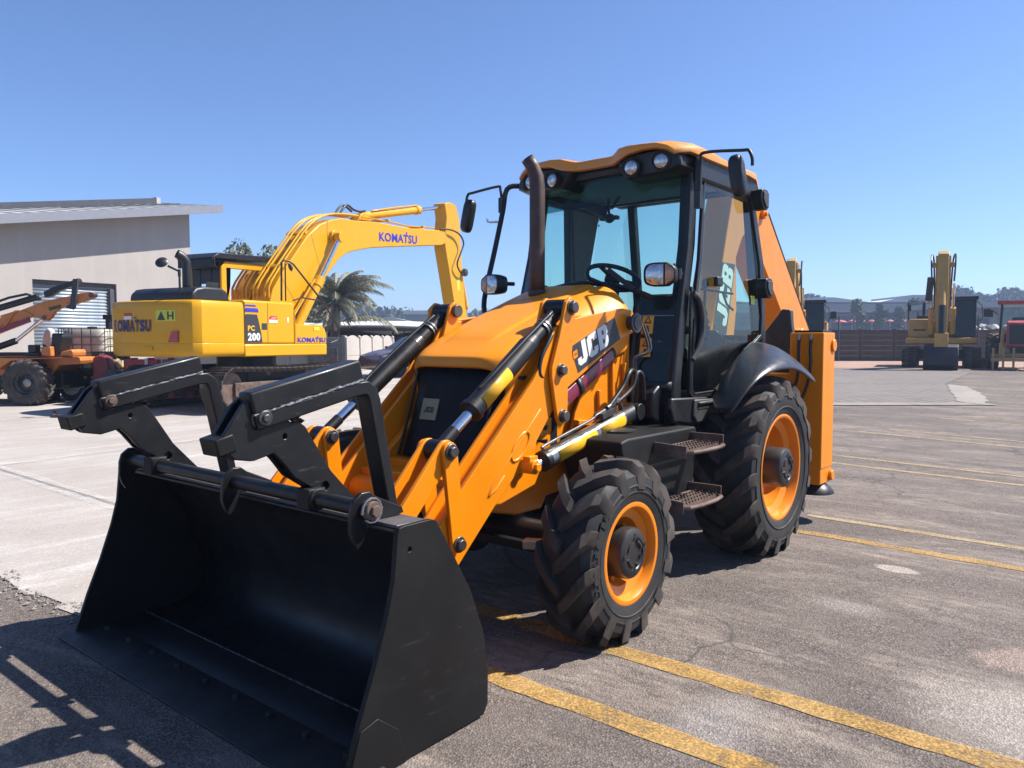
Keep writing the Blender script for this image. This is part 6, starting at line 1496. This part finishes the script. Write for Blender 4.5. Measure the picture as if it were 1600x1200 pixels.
for k, (l, wdt, lab) in enumerate(((-8.72, .82, 'faded red plastic road barrier with a white strap, left one under the yellow excavator'), (-7.84, .80, 'faded red plastic road barrier, right one under the yellow excavator'))):
    B_ = place('road_barrier', lab, 'barrier', 18.3, l, 0, 'red plastic barriers under the excavator')
    mb = MB().prism([(-.22, 0), (-.22, .20), (-.10, .45), (-.09, 1.0), (.09, 1.0), (.10, .45), (.22, .20), (.22, 0)], 'x', -wdt/2, wdt/2)
    mb.build('body', RED, B_, bevel=.03)
    for x in (-.25, .05, .28): MB().b2((x-.04, -.115, .72), (x+.04, -.085, .84)).build('slot', CHARCOAL, B_)
    for x in (-.2, .2): MB().b2((x-.06, -.08, 1.0), (x+.06, .08, 1.035)).build('lug', RED, B_, bevel=.01)
    if k == 0: MB().b2((.10, -.12, .55), (.17, .12, 1.02)).build('strap', WHITE, B_)
tag(MB().bar((*at(15.7, -9.3), gz(*at(15.7, -9.3))+.04), (*at(15.0, -8.9), gz(*at(15, -8.9))+.04), .06, .05).bar((*at(15.0, -8.9), gz(*at(15, -8.9))+.04), (*at(14.9, -8.0), gz(*at(14.9, -8.0))+.04), .06, .05).build('steel_angle', RUST), 'bent thin steel bar lying on the pale concrete at left', 'bar')

# ------------------------------------------------------------------ precast walls
PRE = mat('precast_concrete', (.50, .46, .42), .9, var=.10, scale=2, dust=.3, dustcol=(.42, .37, .31), bmp=.1)
PRE_SHADED = mat('shaded_precast_concrete', (.30, .28, .26), .9, var=.10, scale=2, dust=.3, dustcol=(.28, .25, .22), bmp=.1)  # darker copy of the pale precast, shade of the unlit stretch in its colour
PRED = mat('dark_precast_concrete', (.098, .076, .063), .9, var=.18, scale=1.5, dust=.4, dustcol=(.12, .10, .09), bmp=.1)
_pm = {}
def panel(parent, p, q, z, h, th, m_, arch=0.0):
    """one precast panel between two posts; shared meshes for alike panels"""
    p = Vector(p); q = Vector(q); L = (q-p).length
    key = (round(L, 2), h, th, m_.name, arch)
    if key not in _pm:
        if arch:
            pl = [(-L/2, 0), (-L/2, h)] + [(-L/2 + L*i/10, h + arch*math.sin(math.pi*i/10)) for i in range(1, 10)] + [(L/2, h), (L/2, 0)]
        else: pl = [(-L/2, .008), (-L/2, h-.006), (-L/2+.02, h), (L/2-.02, h), (L/2, h-.006), (L/2, .008)]
        o = MB().prism(pl, 'y', -th/2, th/2).build('panel', m_, parent, smooth=None, bevel=.008); _pm[key] = o
    else:
        o = _pm[key].copy(); COL.objects.link(o); o.parent = parent
    mid = (p+q)/2
    o.location = (mid.x, mid.y, z); o.rotation_euler = (0, 0, math.atan2((q-p).y, (q-p).x)); return o
def precast(name, label, A, B, bays, rows_, h, m_, post_h, arch=0.0, cap=False, th=.06):
    t = thing(name, label, 'wall', (0, 0, 0))
    A = Vector(A); B = Vector(B); post = None
    for i in range(bays+1):
        p = A.lerp(B, i/bays); z = gz(p.x, p.y)
        if post is None:
            pm_ = MB().b2((-.07, -.075, -.1), (.07, .075, post_h))
            if cap: pm_.lathe([(.06, 0), (.085, .03), (.085, .07), (.05, .12), (0, .14)], (0, 0, post_h), (0, 0, 1), 10)
            post = pm_.build('post', m_, t, bevel=.01); o = post
        else: o = post.copy(); COL.objects.link(o); o.parent = t
        o.location = (p.x, p.y, z); o.rotation_euler = (0, 0, math.atan2((B-A).y, (B-A).x))
        if i < bays:
            q = A.lerp(B, (i+1)/bays); d = (q-p).normalized()*.07
            zb = (z+gz(q.x, q.y))/2
            for k in range(rows_): panel(t, p+d, q-d, zb+h*k, h, th - (.012 if k % 2 else 0), m_, arch if k == rows_-1 else 0)
    return t
precast('precast_wall', 'long dark precast concrete wall along the far side of the yard', at(45, 12.5), at(43.6, 37), 13, 6, .30, PRED, 1.86)
precast('precast_wall', 'cream precast wall with scalloped top left of the maroon car', at(29.0, -6.22), at(36, -5.55), 4, 4, .32, PRE, 1.28, .14, True)
precast('precast_wall', 'precast wall with shade toned into its grey colour behind the yellow excavator', at(29.0, -6.30), at(28.6, -14.5), 4, 4, .34, PRE_SHADED, 1.42)
tag(MB().b2((-.55, -.03, 0), (.55, .03, 1.0)).build('steel_sheet', mat('weathered_sheet', (.13, .125, .12), .6, metal=.3, var=.3), None), 'dark weathered steel sheet leaning on the shade-toned precast wall', 'sheet')
o = bpy.data.objects['steel_sheet']; x, y = at(28.5, -6.95); o.location = (x, y, gz(x, y)); o.rotation_euler = (R(6), 0, math.atan2(-FX, FY))
rnd = random.Random(4)
for k, (d, l, hgt) in enumerate(((44.2, 18.6, 2.55), (44, 22.5, 2.45), (43.8, 26.3, 2.6), (46.5, 24.3, 2.9), (46.5, 16.4, 3.1), (46.4, 32.5, 3.0))):
    x, y = at(d, l)
    lab_ = ('second thin post in front of the dark wall counting from the orange stabiliser', 'thin dark post in front of the wall, just left of the far excavator', 'thin post before the wall, right of the far excavator', 'tall thin post rising behind the dark wall left of the far excavator', 'first thin post behind the dark wall beside the orange stabiliser', 'thin post behind the dark wall at the red tractor')[k]
    tag(MB().cyl((x, y, gz(x, y)), (x, y, gz(x, y)+hgt), .045, n=6).build('steel_post', DARKTRIM), lab_, 'post', 'posts along the dark wall')
# heap of pale rubble on the bank behind the wall
hp_ = MB()
for i in range(46):
    x, y = at(rnd.uniform(47.5, 50.5), rnd.uniform(27.6, 34)); s_ = rnd.uniform(.15, .48)
    pts = [Vector((rnd.gauss(0, 1), rnd.gauss(0, 1), rnd.gauss(0, .6))).normalized()*s_*rnd.uniform(.7, 1.1) for _ in range(9)]
    bm = bmesh.new(); [bm.verts.new(p) for p in pts]; r_ = bmesh.ops.convex_hull(bm, input=bm.verts)
    bm.verts.ensure_lookup_table(); bm.verts.index_update()
    z0 = gz(x, y)+1.75+rnd.uniform(0, .35)
    hp_.add([(v.co.x+x, v.co.y+y, v.co.z+z0) for v in bm.verts], [[v.index for v in f.verts] for f in bm.faces]); bm.free()
hp_.build('rubble', mat('pale_rubble', (.48, .46, .44), .9, var=.2), None, smooth=None, kind='stuff')
bk_ = MB().grid([[(*at(d, l), gz(*at(d, l)) + .02 + 1.75*sstep(45.9, 47.5, d)*sstep(-1, 3, 70-d)) for d in (45.8, 46.5, 47.5, 52, 60, 70)] for l in (8, 14, 20, 26, 32, 38, 50)])
bk_.build('bank', LAND, None, kind='structure')

# ------------------------------------------------------------------ maroon car
CR = place('parked_car', 'dark maroon hatchback parked beside the cream scalloped wall', 'car', 28.2, -3.3)
CR.rotation_euler = (0, 0, math.atan2(-FX, FY)+R(215))
carp = mat('maroon_car_paint', (.075, .010, .022), .28, coat=.8, var=.03)
prof = [(2.08, .30), (2.10, .55), (2.02, .72), (1.55, .86), (1.05, .95), (.45, 1.33), (.10, 1.43), (-.5, 1.46), (-1.2, 1.40), (-1.75, 1.12), (-1.98, .95), (-2.02, .60), (-1.98, .32)]
arches = lambda cx: [(cx+.36*math.cos(R(a)), .31+.36*math.sin(R(a))) for a in range(0, 181, 20)]
low_ = [(-1.98, .22)] + [(x, z) for x, z in reversed(arches(-1.28))] + [(x, z) for x, z in reversed(arches(1.30))] + [(2.05, .22)]
fullp = prof + low_
rows = []
for y, k in ((-.80, .93), (-.84, 1.0), (-.0, 1.02), (.84, 1.0), (.80, .93)):
    rows.append([(x*(.985 if k < 1 else 1), y*(1 - .20*sstep(.9, 1.45, z)), z) for x, z in fullp])
cb_ = MB().grid(rows, True)
cb_.f.append(list(range(len(fullp)))); cb_.mi.append(0); cb_.f.append(list(range(len(cb_.v)-len(fullp), len(cb_.v)))); cb_.mi.append(0)
body = cb_.build('body', carp, CR, bevel=.02, smooth=40)
for s in (-1, 1):
    yw = lambda z: s*(.845 - .17*sstep(.9, 1.45, z))
    MB().add([(x, yw(z)+s*.008, z) for x, z in ((.95, .96), (.42, 1.28), (.08, 1.36), (-.15, 1.38), (-.15, .96))], [tuple(range(5))]).build('side_window', DARKGLASS if False else mat('dark_car_window', (.012, .014, .016), .08, coat=.5), body, smooth=None)
    MB().add([(x, yw(z)+s*.008, z) for x, z in ((-.22, .96), (-.22, 1.385), (-.9, 1.36), (-1.35, 1.22), (-1.3, .98))], [tuple(range(5))]).build('side_window', bpy.data.materials['dark_car_window'], body, smooth=None)
    MB().box((.92, s*.93, .98), (.14, .16, .12)).build('mirror', carp, CR, bevel=.03)
    for x in (-1.28, 1.30):
        wh = bpy.data.objects.new('wheel', None); COL.objects.link(wh); wh.parent = CR; wh.location = (x, s*.74, .305)
        MB().lathe([(.20, .10), (.27, .11), (.30, .08), (.305, 0), (.30, -.08), (.2, -.1)], (0, 0, 0), (0, 1, 0), 28).build('tyre', RUBBER, wh)
        r_ = MB().lathe([(.20, .09), (.17, .05), (.05, .07), (0, .07)], (0, 0, 0), (0, s, 0), 24)
        r_.build('rim', GREYPL, wh)
MB().add([(.98, -.60, 1.03), (.98, .60, 1.03), (.46, .56, 1.345), (.46, -.56, 1.345)], [(0, 1, 2, 3)]).build('windscreen', bpy.data.materials['dark_car_window'], body, smooth=None).location = (.012, 0, .012)
for s in (-1, 1): MB().prism([(1.80, .66), (1.62, .82), (1.95, .74), (2.04, .64)], 'y', s*.60, s*.80).build('headlight', LENS, CR, bevel=.01)

# ------------------------------------------------------------------ carports, far sheds
SHADE = mat('white_roof_membrane', (.70, .69, .66), .6, var=.06)
DKW = mat('dark_fittings_and_shade', (.05, .05, .055), .8, var=.2)
def carport(label, d0, d1, l0, l1, z0, z1, sag):
    t = thing('carport', label, 'carport', (0, 0, 0), 0, 'white roofed carports behind the wall')
    rows = []
    for i in range(9):
        u = i/8; l = l0+(l1-l0)*u
        rows.append([(*at(d0+(d1-d0)*v, l), .36 + z0 + (z1-z0)*math.sin(math.pi*v*.55) + sag*math.sin(math.pi*u)) for v in (0, .25, .5, .75, 1)])
    MB().grid(rows).build('roof', SHADE, t, solid=.05, smooth=60)
    MB().grid([[(*at(d0-.02, l0+(l1-l0)*i/8), .36+z0+sag*math.sin(math.pi*i/8)-q) for q in (.02, .24)] for i in range(9)]).build('valance', DKW, t, solid=.02)
    for u in (.02, .35, .68, .98):
        x, y = at(d0+.3, l0+(l1-l0)*u); MB().cyl((x, y, .3), (x, y, .36+z0+.02), .05, n=8).build('post', DKW, t)
        a = Vector((x, y, .36+z0-.8)); MB().cyl(a, Vector((*at(d0+.2, l0+(l1-l0)*u+.7), .36+z0-.05)), .03, n=6).build('brace', DKW, t)
    MB().grid([[(*at(d1, l), z) for z in (.3, .36+z0+.1)] for l in (l0, l1)]).build('shade_backing', DKW, t, solid=.1)  # dark sheet added to stand in for the shade beneath the roof
    return t
carport('white roofed carport left of centre, next to the palm trunk', 37, 43, -10.2, -3.6, 1.80, 2.12, .10)
carport('white roofed carport to the right, above the maroon car', 38, 44.5, -3.3, 3.5, 1.86, 2.16, .12)
carport('white roofed carport farther left, half hidden by the boom ram', 38, 44.5, -18.5, -10.6, 1.80, 2.12, .10)
def shed(label, d, l0, l1, depth, h, rh, wallm, roofm, ns=5, cat='building', name='warehouse', zoff=0.0, group=None):
    x0, y0 = at(d, (l0+l1)/2)
    t = thing(name, label, cat, (x0, y0, gz(x0, y0)+zoff), math.atan2(-FX, FY), group); w = (l1-l0)/2
    MB().b2((-w, 0, -3), (w, depth, h)).build('wall', wallm, t)
    rf_ = MB().prism([(-w-.3, h+.002), (-w-.3, h+.25), (0, h+rh), (w+.3, h+.25), (w+.3, h+.002)], 'y', -.4, depth+.4) if rh > 0 else MB().b2((-w-.4, -.8, h+.002), (w+.4, depth+.4, h-rh))
    rf_.build('roof', roofm, t)
    for i in range(ns):
        x = -w + 2*w*(i+.5)/ns
        MB().b2((x-w/ns*.5, -.06, h*.30), (x+w/ns*.5, -.002, h*.62)).build('window', DKW, t)
    return t
FARW = mat('far_white_roof', (.62, .62, .60), .6, var=.05); FARB = mat('far_blue_wall', (.20, .24, .29), .7, var=.08); FARG = mat('far_grey_wall', (.12, .125, .14), .8, var=.1)
FARR = mat('far_grey_roof', (.36, .36, .36), .6, var=.1)
shed('low shed with flat white roof left of the palm trunk', 75, -24, -14.0, 10, 2.6, -.35, FARG, FARW, 3)
shed('white gabled shed right of the palm trunk', 70, -13.3, -8.7, 8, 2.3, .8, FARW, FARW, 2)
shed('grey low pitched roof beyond the carports', 80, -12.0, -4.5, 9, 1.9, 1.5, FARG, FARR, 3)
shed('blue grey warehouse with white roof edge near the tree line', 190, -26, -19.3, 20, 5.8, -.9, FARB, FARW, 2)
shed('long pale roofed shed at the distant tree line', 200, -54, -32, 15, 3.6, -.6, FARG, FARW, 5)

# long factory on the rise to the right
FA = thing('factory', 'long low factory with pale roof bands and dark glazed front on the rise', 'building', (*at(170, 80), 4.1), math.atan2(-FX, FY))
MB().b2((-36, 0, -3), (40, 25, 3.4)).build('wall', FARG, FA)
MB().b2((-37, -3.5, 3.402), (41, 26, 4.0)).build('canopy', FARR, FA)
MB().b2((-37, -1.2, 4.002), (41, 26, 5.3)).build('upper_band', FARR, FA)
MB().b2((-37.5, -2.0, 5.302), (41.5, 26, 5.65)).build('roof_edge', FARG, FA)
for x0, x1, hh in ((-22, 2, 1.35), (1, 14, 1.0), (-40, -24, .5)):
    MB().prism([(x0, 5.652), ((x0+x1)/2-2, 5.65+hh), ((x0+x1)/2+2, 5.65+hh), (x1, 5.652)], 'y', 4, 24).build('roof', FARW, FA)
for i in range(14):
    x = -33+5.3*i; MB().b2((x, -3.2, 0), (x+.35, -2.85, 3.4)).build('column', FARB, FA)
for i in range(9): MB().b2((-30+7*i, -.05, .6), (-26.4+7*i, -.003, 2.8)).build('window', DKW, FA)
sg = MB().b2((-10.6, -3.3, 1.3), (-6.8, -3.15, 2.9)); sgo = sg.build('sign_board', DKW, FA)
MB().tube([(-10.6, -3.36, 1.3), (-6.8, -3.36, 1.3), (-6.8, -3.36, 2.9), (-10.6, -3.36, 2.9), (-10.6, -3.36, 1.3)], .09, 4).build('sign_frame', mat('salmon_frame', (.50, .15, .09), .6), sgo)
MB().b2((4.5, -4.2, 0), (10.5, -.01, 3.39)).build('gatehouse', mat('grey_block_wall', (.17, .175, .185), .8, var=.15), FA)
shed('big grey block building behind the factory near the tall trees', 268, 138, 156, 30, 9.0, -1.2, FARB, FARR, 0)
shed('long shed with pale roof right of the far excavator', 120, 68, 98, 14, 4.4, -.8, mat('stone_wall', (.20, .18, .165), .9, var=.3, scale=1), FARR, 4)
UMB = mat('red_umbrella', (.62, .11, .10), .7, var=.08)
for k, (u, w) in enumerate(((1311, 1.45), (1330, 1.0), (1345, 1.0), (1361, 1.15), (1389, 1.2), (1414, 1.1))):
    d = 150; l = (u-800)/1210.6*d; x, y = at(d, l)
    t = thing('parasol', ('largest red parasol, leftmost of the row before the factory', 'small red parasol, second from left in the row before the factory', 'red parasol third from left, under the pale green tree', 'red parasol fourth from left in the row before the factory', 'red parasol fifth from left in the row before the factory', 'rightmost red parasol in the row before the factory')[k], 'parasol', (x, y, gz(x, y)+.1), 0, 'red parasols before the factory')
    MB().lathe([(w, 1.95), (w*.55, 2.25), (0, 2.45)], (0, 0, 0), (0, 0, 1), 10).build('canopy', UMB, t, solid=.03); MB().cyl((0, 0, -.3), (0, 0, 2.4), .05, n=6).build('pole', WHITE, t)

# ------------------------------------------------------------------ trees
def leaf_mat(name, c1, c2, rough=.7):
    m_, nt, nn, ll, p = nodes(name); co = objco(nt)
    oi = N(nt, 'ShaderNodeNewGeometry')
    base = mix(nt, oi.outputs['Random Per Island'], c1, c2)
    ll.new(base, p.inputs['Base Color']); p.inputs['Roughness'].default_value = rough; p.inputs['Specular IOR Level'].default_value = .25
    return m_
LEAF_D = leaf_mat('dark_tree_leaves', (.030, .045, .020), (.060, .080, .036)); LEAF_G = leaf_mat('grey_tree_leaves', (.10, .115, .075), (.19, .20, .14)); LEAF_P = leaf_mat('pale_tree_leaves', (.085, .10, .045), (.14, .16, .075))
BARK = mat('tree_bark', (.10, .08, .065), .9, var=.25, bmp=.4, bscale=20)
def make_tree(name, label, group, d, l, h, r, leafm, n=1400, ls=.30, trunk_f=.30, blobs=9, seed=1, zoff=0.0):
    rnd = random.Random(seed); x, y = at(d, l)
    t = thing(name, label, 'tree', (x, y, gz(x, y)+zoff), rnd.uniform(0, 6.28), group)
    tk_ = MB(); th = h*trunk_f; tk_.tube([(0, 0, -.5), (rnd.uniform(-.1, .1), 0, th), (rnd.uniform(-.3, .3), rnd.uniform(-.3, .3), h*.75)], [h*.028, h*.02, h*.006], 7)
    cs = []
    for i in range(blobs):
        a = rnd.uniform(0, 6.28); q = rnd.random()**.6*r*.68; z = th + (h-th)*rnd.uniform(.12, .86)
        k = 1 - .55*((z-th)/(h-th))**2
        c = Vector((q*k*math.cos(a), q*k*math.sin(a), z)); br = r*rnd.uniform(.32, .52); cs.append((c, br, (h-th)*rnd.uniform(.14, .24)))
        tk_.tube([(0, 0, th*.9), (c.x*.5, c.y*.5, (th+c.z)/2), c], [h*.012, h*.008, h*.003], 5)
    cs.append((Vector((0, 0, h*.86)), r*.38, h*.13))
    tk_.build('trunk', BARK, t)
    m_ = MB()
    for i in range(n):
        c, br, bz = rnd.choice(cs); u = Vector((rnd.gauss(0, 1), rnd.gauss(0, 1), rnd.gauss(0, 1))).normalized()*(rnd.random()**.40)
        p = c + Vector((u.x*br, u.y*br, u.z*bz)); s_ = ls*rnd.uniform(.6, 1.4)
        a = Vector((rnd.gauss(0, 1), rnd.gauss(0, 1), rnd.gauss(0, 1))).normalized(); b = a.orthogonal().normalized(); w = a.cross(b)
        m_.add([p+b*s_, p+w*s_*.6, p-b*s_*.9, p-w*s_*.6], [(0, 1, 2, 3)])
    m_.build('crown', leafm, t, smooth=None)
    return t
# tall trees on the skyline, right
sk = [(250, 96, 13, 9), (252, 104, 10, 8), (256, 111, 7.5, 6), (250, 90, 12, 7), (262, 118, 6, 5), (270, 126, 6.5, 5), (300, 150, 6, 5), (300, 158, 7, 6), (300, 166, 9, 6), (235, 113, 8, 5)]
def ordinal(k): return ('first', 'second', 'third', 'fourth', 'fifth', 'sixth', 'seventh', 'eighth', 'ninth', 'tenth')[k]
sk.sort(key=lambda q: q[1]/q[0])
for k, (d, l, h, r) in enumerate(sk):
    make_tree('tree', 'dark tree on the skyline above the factory roofs, %s counting from the orange boom' % ordinal(k), 'skyline trees above the factory', d, l, h*.80, r, LEAF_D, 900, .62, .18, 9, 20+k)
sk2 = sorted(((245, 141, 15, 8.5), (250, 150, 13, 7), (248, 158, 15.5, 8.5), (250, 167, 13.5, 8), (246, 176, 13, 8), (252, 184, 14, 9), (240, 134, 11, 6), (255, 163, 12, 7), (250, 193, 14, 9)), key=lambda q: q[1]/q[0])
for k, (d, l, h, r) in enumerate(sk2):
    make_tree('tree', 'big rounded tree on the skyline right of the far boom, %s from left' % ordinal(k), 'rounded trees on the right skyline', d, l, h*.82, r*1.1, LEAF_D, 1900, .62, .14, 12, 40+k)
for k, (u, d, h, r) in enumerate(((1338, 140, 6.4, 1.9), (1372, 140, 5.6, 1.6), (1426, 145, 6.6, 2.3), (1442, 146, 6.4, 2.2), (1275, 142, 4.6, 1.5), (1403, 142, 4.8, 1.5))):
    make_tree('tree', ('pale green tree before the factory, between the first and third parasol', 'pale green tree before the factory, beside the fourth parasol', 'dark bushy tree before the factory, left of the far boom', 'dark bushy tree touching the far boom before the factory', 'small tree before the factory near the hidden excavator cab', 'thin pale tree before the factory between the last two parasols')[k], 'trees before the factory', d, (u-800)/1210.6*d, h, r, LEAF_P if k not in (2, 3) else LEAF_D, 700, .34, .12, 8, 70+k)
# grey-green trees behind the yellow excavator
for k, (u, d, h, r) in enumerate(((384, 46, 7.0, 1.5), (424, 44, 6.7, 1.5), (455, 47, 5.4, 2.6), (432, 50, 5.6, 2.2), (496, 52, 4.6, 2.2), (372, 52, 5.0, 2.4))):
    make_tree('tree', ('grey green tree above the excavator cab roof, leftmost', 'grey green tree seen through the excavator cab', 'grey green tree under the yellow boom', 'grey green tree behind the boom foot', 'low grey green tree left of the palm crown', 'grey green tree behind the excavator engine hood')[k], 'trees behind the yellow excavator', d, (u-800)/1210.6*d, h, r, LEAF_G, 2200, .13, .2, 11, 90+k)
# the far wood along the horizon on the left and centre
wd_ = MB(); rnd = random.Random(12)
for i in range(430):
    l = rnd.uniform(-150, 30); d = rnd.uniform(285, 345); x, y = at(d, l); z = gz(x, y)-1; h = rnd.uniform(9, 13.5)*(.9+.2*math.sin(l*.07)); r = rnd.uniform(3, 6)
    for j in range(55):
        u = Vector((rnd.gauss(0, 1), rnd.gauss(0, 1), rnd.gauss(0, 1))).normalized()*rnd.random()**.4
        p = Vector((x+u.x*r, y+u.y*r, z+h*.55+u.z*h*.48)); s_ = rnd.uniform(.7, 1.5)
        a = Vector((rnd.gauss(0, 1), rnd.gauss(0, 1), rnd.gauss(0, 1))).normalized(); b = a.orthogonal().normalized(); w = a.cross(b)
        wd_.add([p+b*s_, p+w*s_*.7, p-b*s_, p-w*s_*.7], [(0, 1, 2, 3)])
wd_.build('woodland', LEAF_D, None, smooth=None, kind='stuff')
# palm
PM = place('palm_tree', 'shaggy palm tree with drooping grey green fronds behind the yellow boom', 'palm', 36, -8.27)
PALM = leaf_mat('palm_leaflets', (.13, .135, .085), (.27, .26, .18)); DEAD = leaf_mat('dry_palm_leaflets', (.24, .20, .14), (.36, .31, .23)); 
MB().tube([(0, 0, -.3), (.02, 0, .8), (.04, .0, 1.8), (.08, 0, 2.9)], [.30, .23, .20, .26], 12, 3).build('trunk', BARK, PM, smooth=60)
rnd = random.Random(5)
frs = []
for k in range(34):
    frs.append((rnd.uniform(0, 6.28), rnd.uniform(5, 82), rnd.uniform(1.7, 2.5), 0))
for k in range(16): frs.append((rnd.uniform(0, 6.28), rnd.uniform(-65, -20), rnd.uniform(1.2, 1.7), 1))
frs += [(R(8), 46, 3.0, 0), (R(-4), 30, 3.3, 2), (R(15), 62, 2.6, 0), (R(172), 38, 2.4, 0), (R(-20), 50, 2.8, 0)]
for a, el, L, kind in frs:
    m_ = MB(); pts = []; p = Vector((.08, 0, 3.0 if kind != 2 else 1.9)); e = R(el); hd_ = Vector((math.cos(a), math.sin(a), 0)); n = 16
    for i in range(n+1):
        pts.append(p.copy()); dr = hd_*math.cos(e) + Vector((0, 0, math.sin(e))); p += dr*L/n
        e -= R((88 if kind == 0 else 98 if kind == 2 else 40)/n)*(.5+i/n)
        if e < R(-86): e = R(-86)
    m_.tube(pts, [.022]*8+[.012]*9, 4)
    for i in range(2, n+1):
        for j in range(4):
            t = min(i + j/4, n); q = pts[min(int(t), n-1)].lerp(pts[min(int(t)+1, n)], t-int(t)); dr = (pts[i]-pts[i-1]).normalized()
            sd = dr.cross(Vector((0, 0, 1))); sd = sd.normalized() if sd.length > .05 else Vector((0, 1, 0))
            ll_ = L*.20*math.sin(math.pi*min(.97, .12+.85*i/n))**.6*rnd.uniform(.75, 1.1)
            for s in (-1, 1):
                v = (sd*s*.75 + dr*.55 + Vector((0, 0, -.50 - .5*rnd.random()))).normalized()*ll_
                w = dr*.016
                m_.add([q-w, q+w, q+v*.6+w*.9+Vector((0, 0, .02)), q+v, q+v*.6-w*.9+Vector((0, 0, .02))], [(0, 1, 2, 3, 4)])
    m_.build('frond', DEAD if kind == 1 else PALM, PM, smooth=None)
# small airliner far off
AP = thing('airplane', 'tiny airliner low in the sky left of the cab', 'airplane', (*at(760, -15.7), 116), math.atan2(-FX, FY)+R(170))
AM = mat('airplane_grey', (.30, .32, .36), .5)
MB().lathe([(0, -8), (.9, -6), (1.1, -2), (1.1, 5), (.5, 8), (0, 9.5)], (0, 0, 0), (1, 0, 0), 10).build('fuselage', AM, AP); MB().prism([(2, 0), (-1.5, 8.5), (-2.6, 8.5), (-1, 0), (-2.6, -8.5), (-1.5, -8.5)], 'z', -.4, -.2).build('wing', AM, AP); MB().prism([(6.5, .6), (8.8, 3.6), (9.6, 3.6), (9.0, .5)], 'y', -.1, .1).build('tail_fin', AM, AP)

# ------------------------------------------------------------------ thin dusty air
hz = MB().b2((-1100, -1100, -4), (1100, 1100, 32))
m_ = bpy.data.materials.new('thin_haze'); m_.use_nodes = True; nt = m_.node_tree
nt.nodes.remove(nt.nodes['Principled BSDF'])
pv = N(nt, 'ShaderNodeVolumePrincipled'); pv.inputs['Color'].default_value = (.50, .66, .95, 1); pv.inputs['Density'].default_value = .0010; pv.inputs['Anisotropy'].default_value = .2
nt.links.new(pv.outputs[0], nt.nodes['Material Output'].inputs['Volume'])
ho = hz.build('haze', m_, None, smooth=None, kind='stuff')
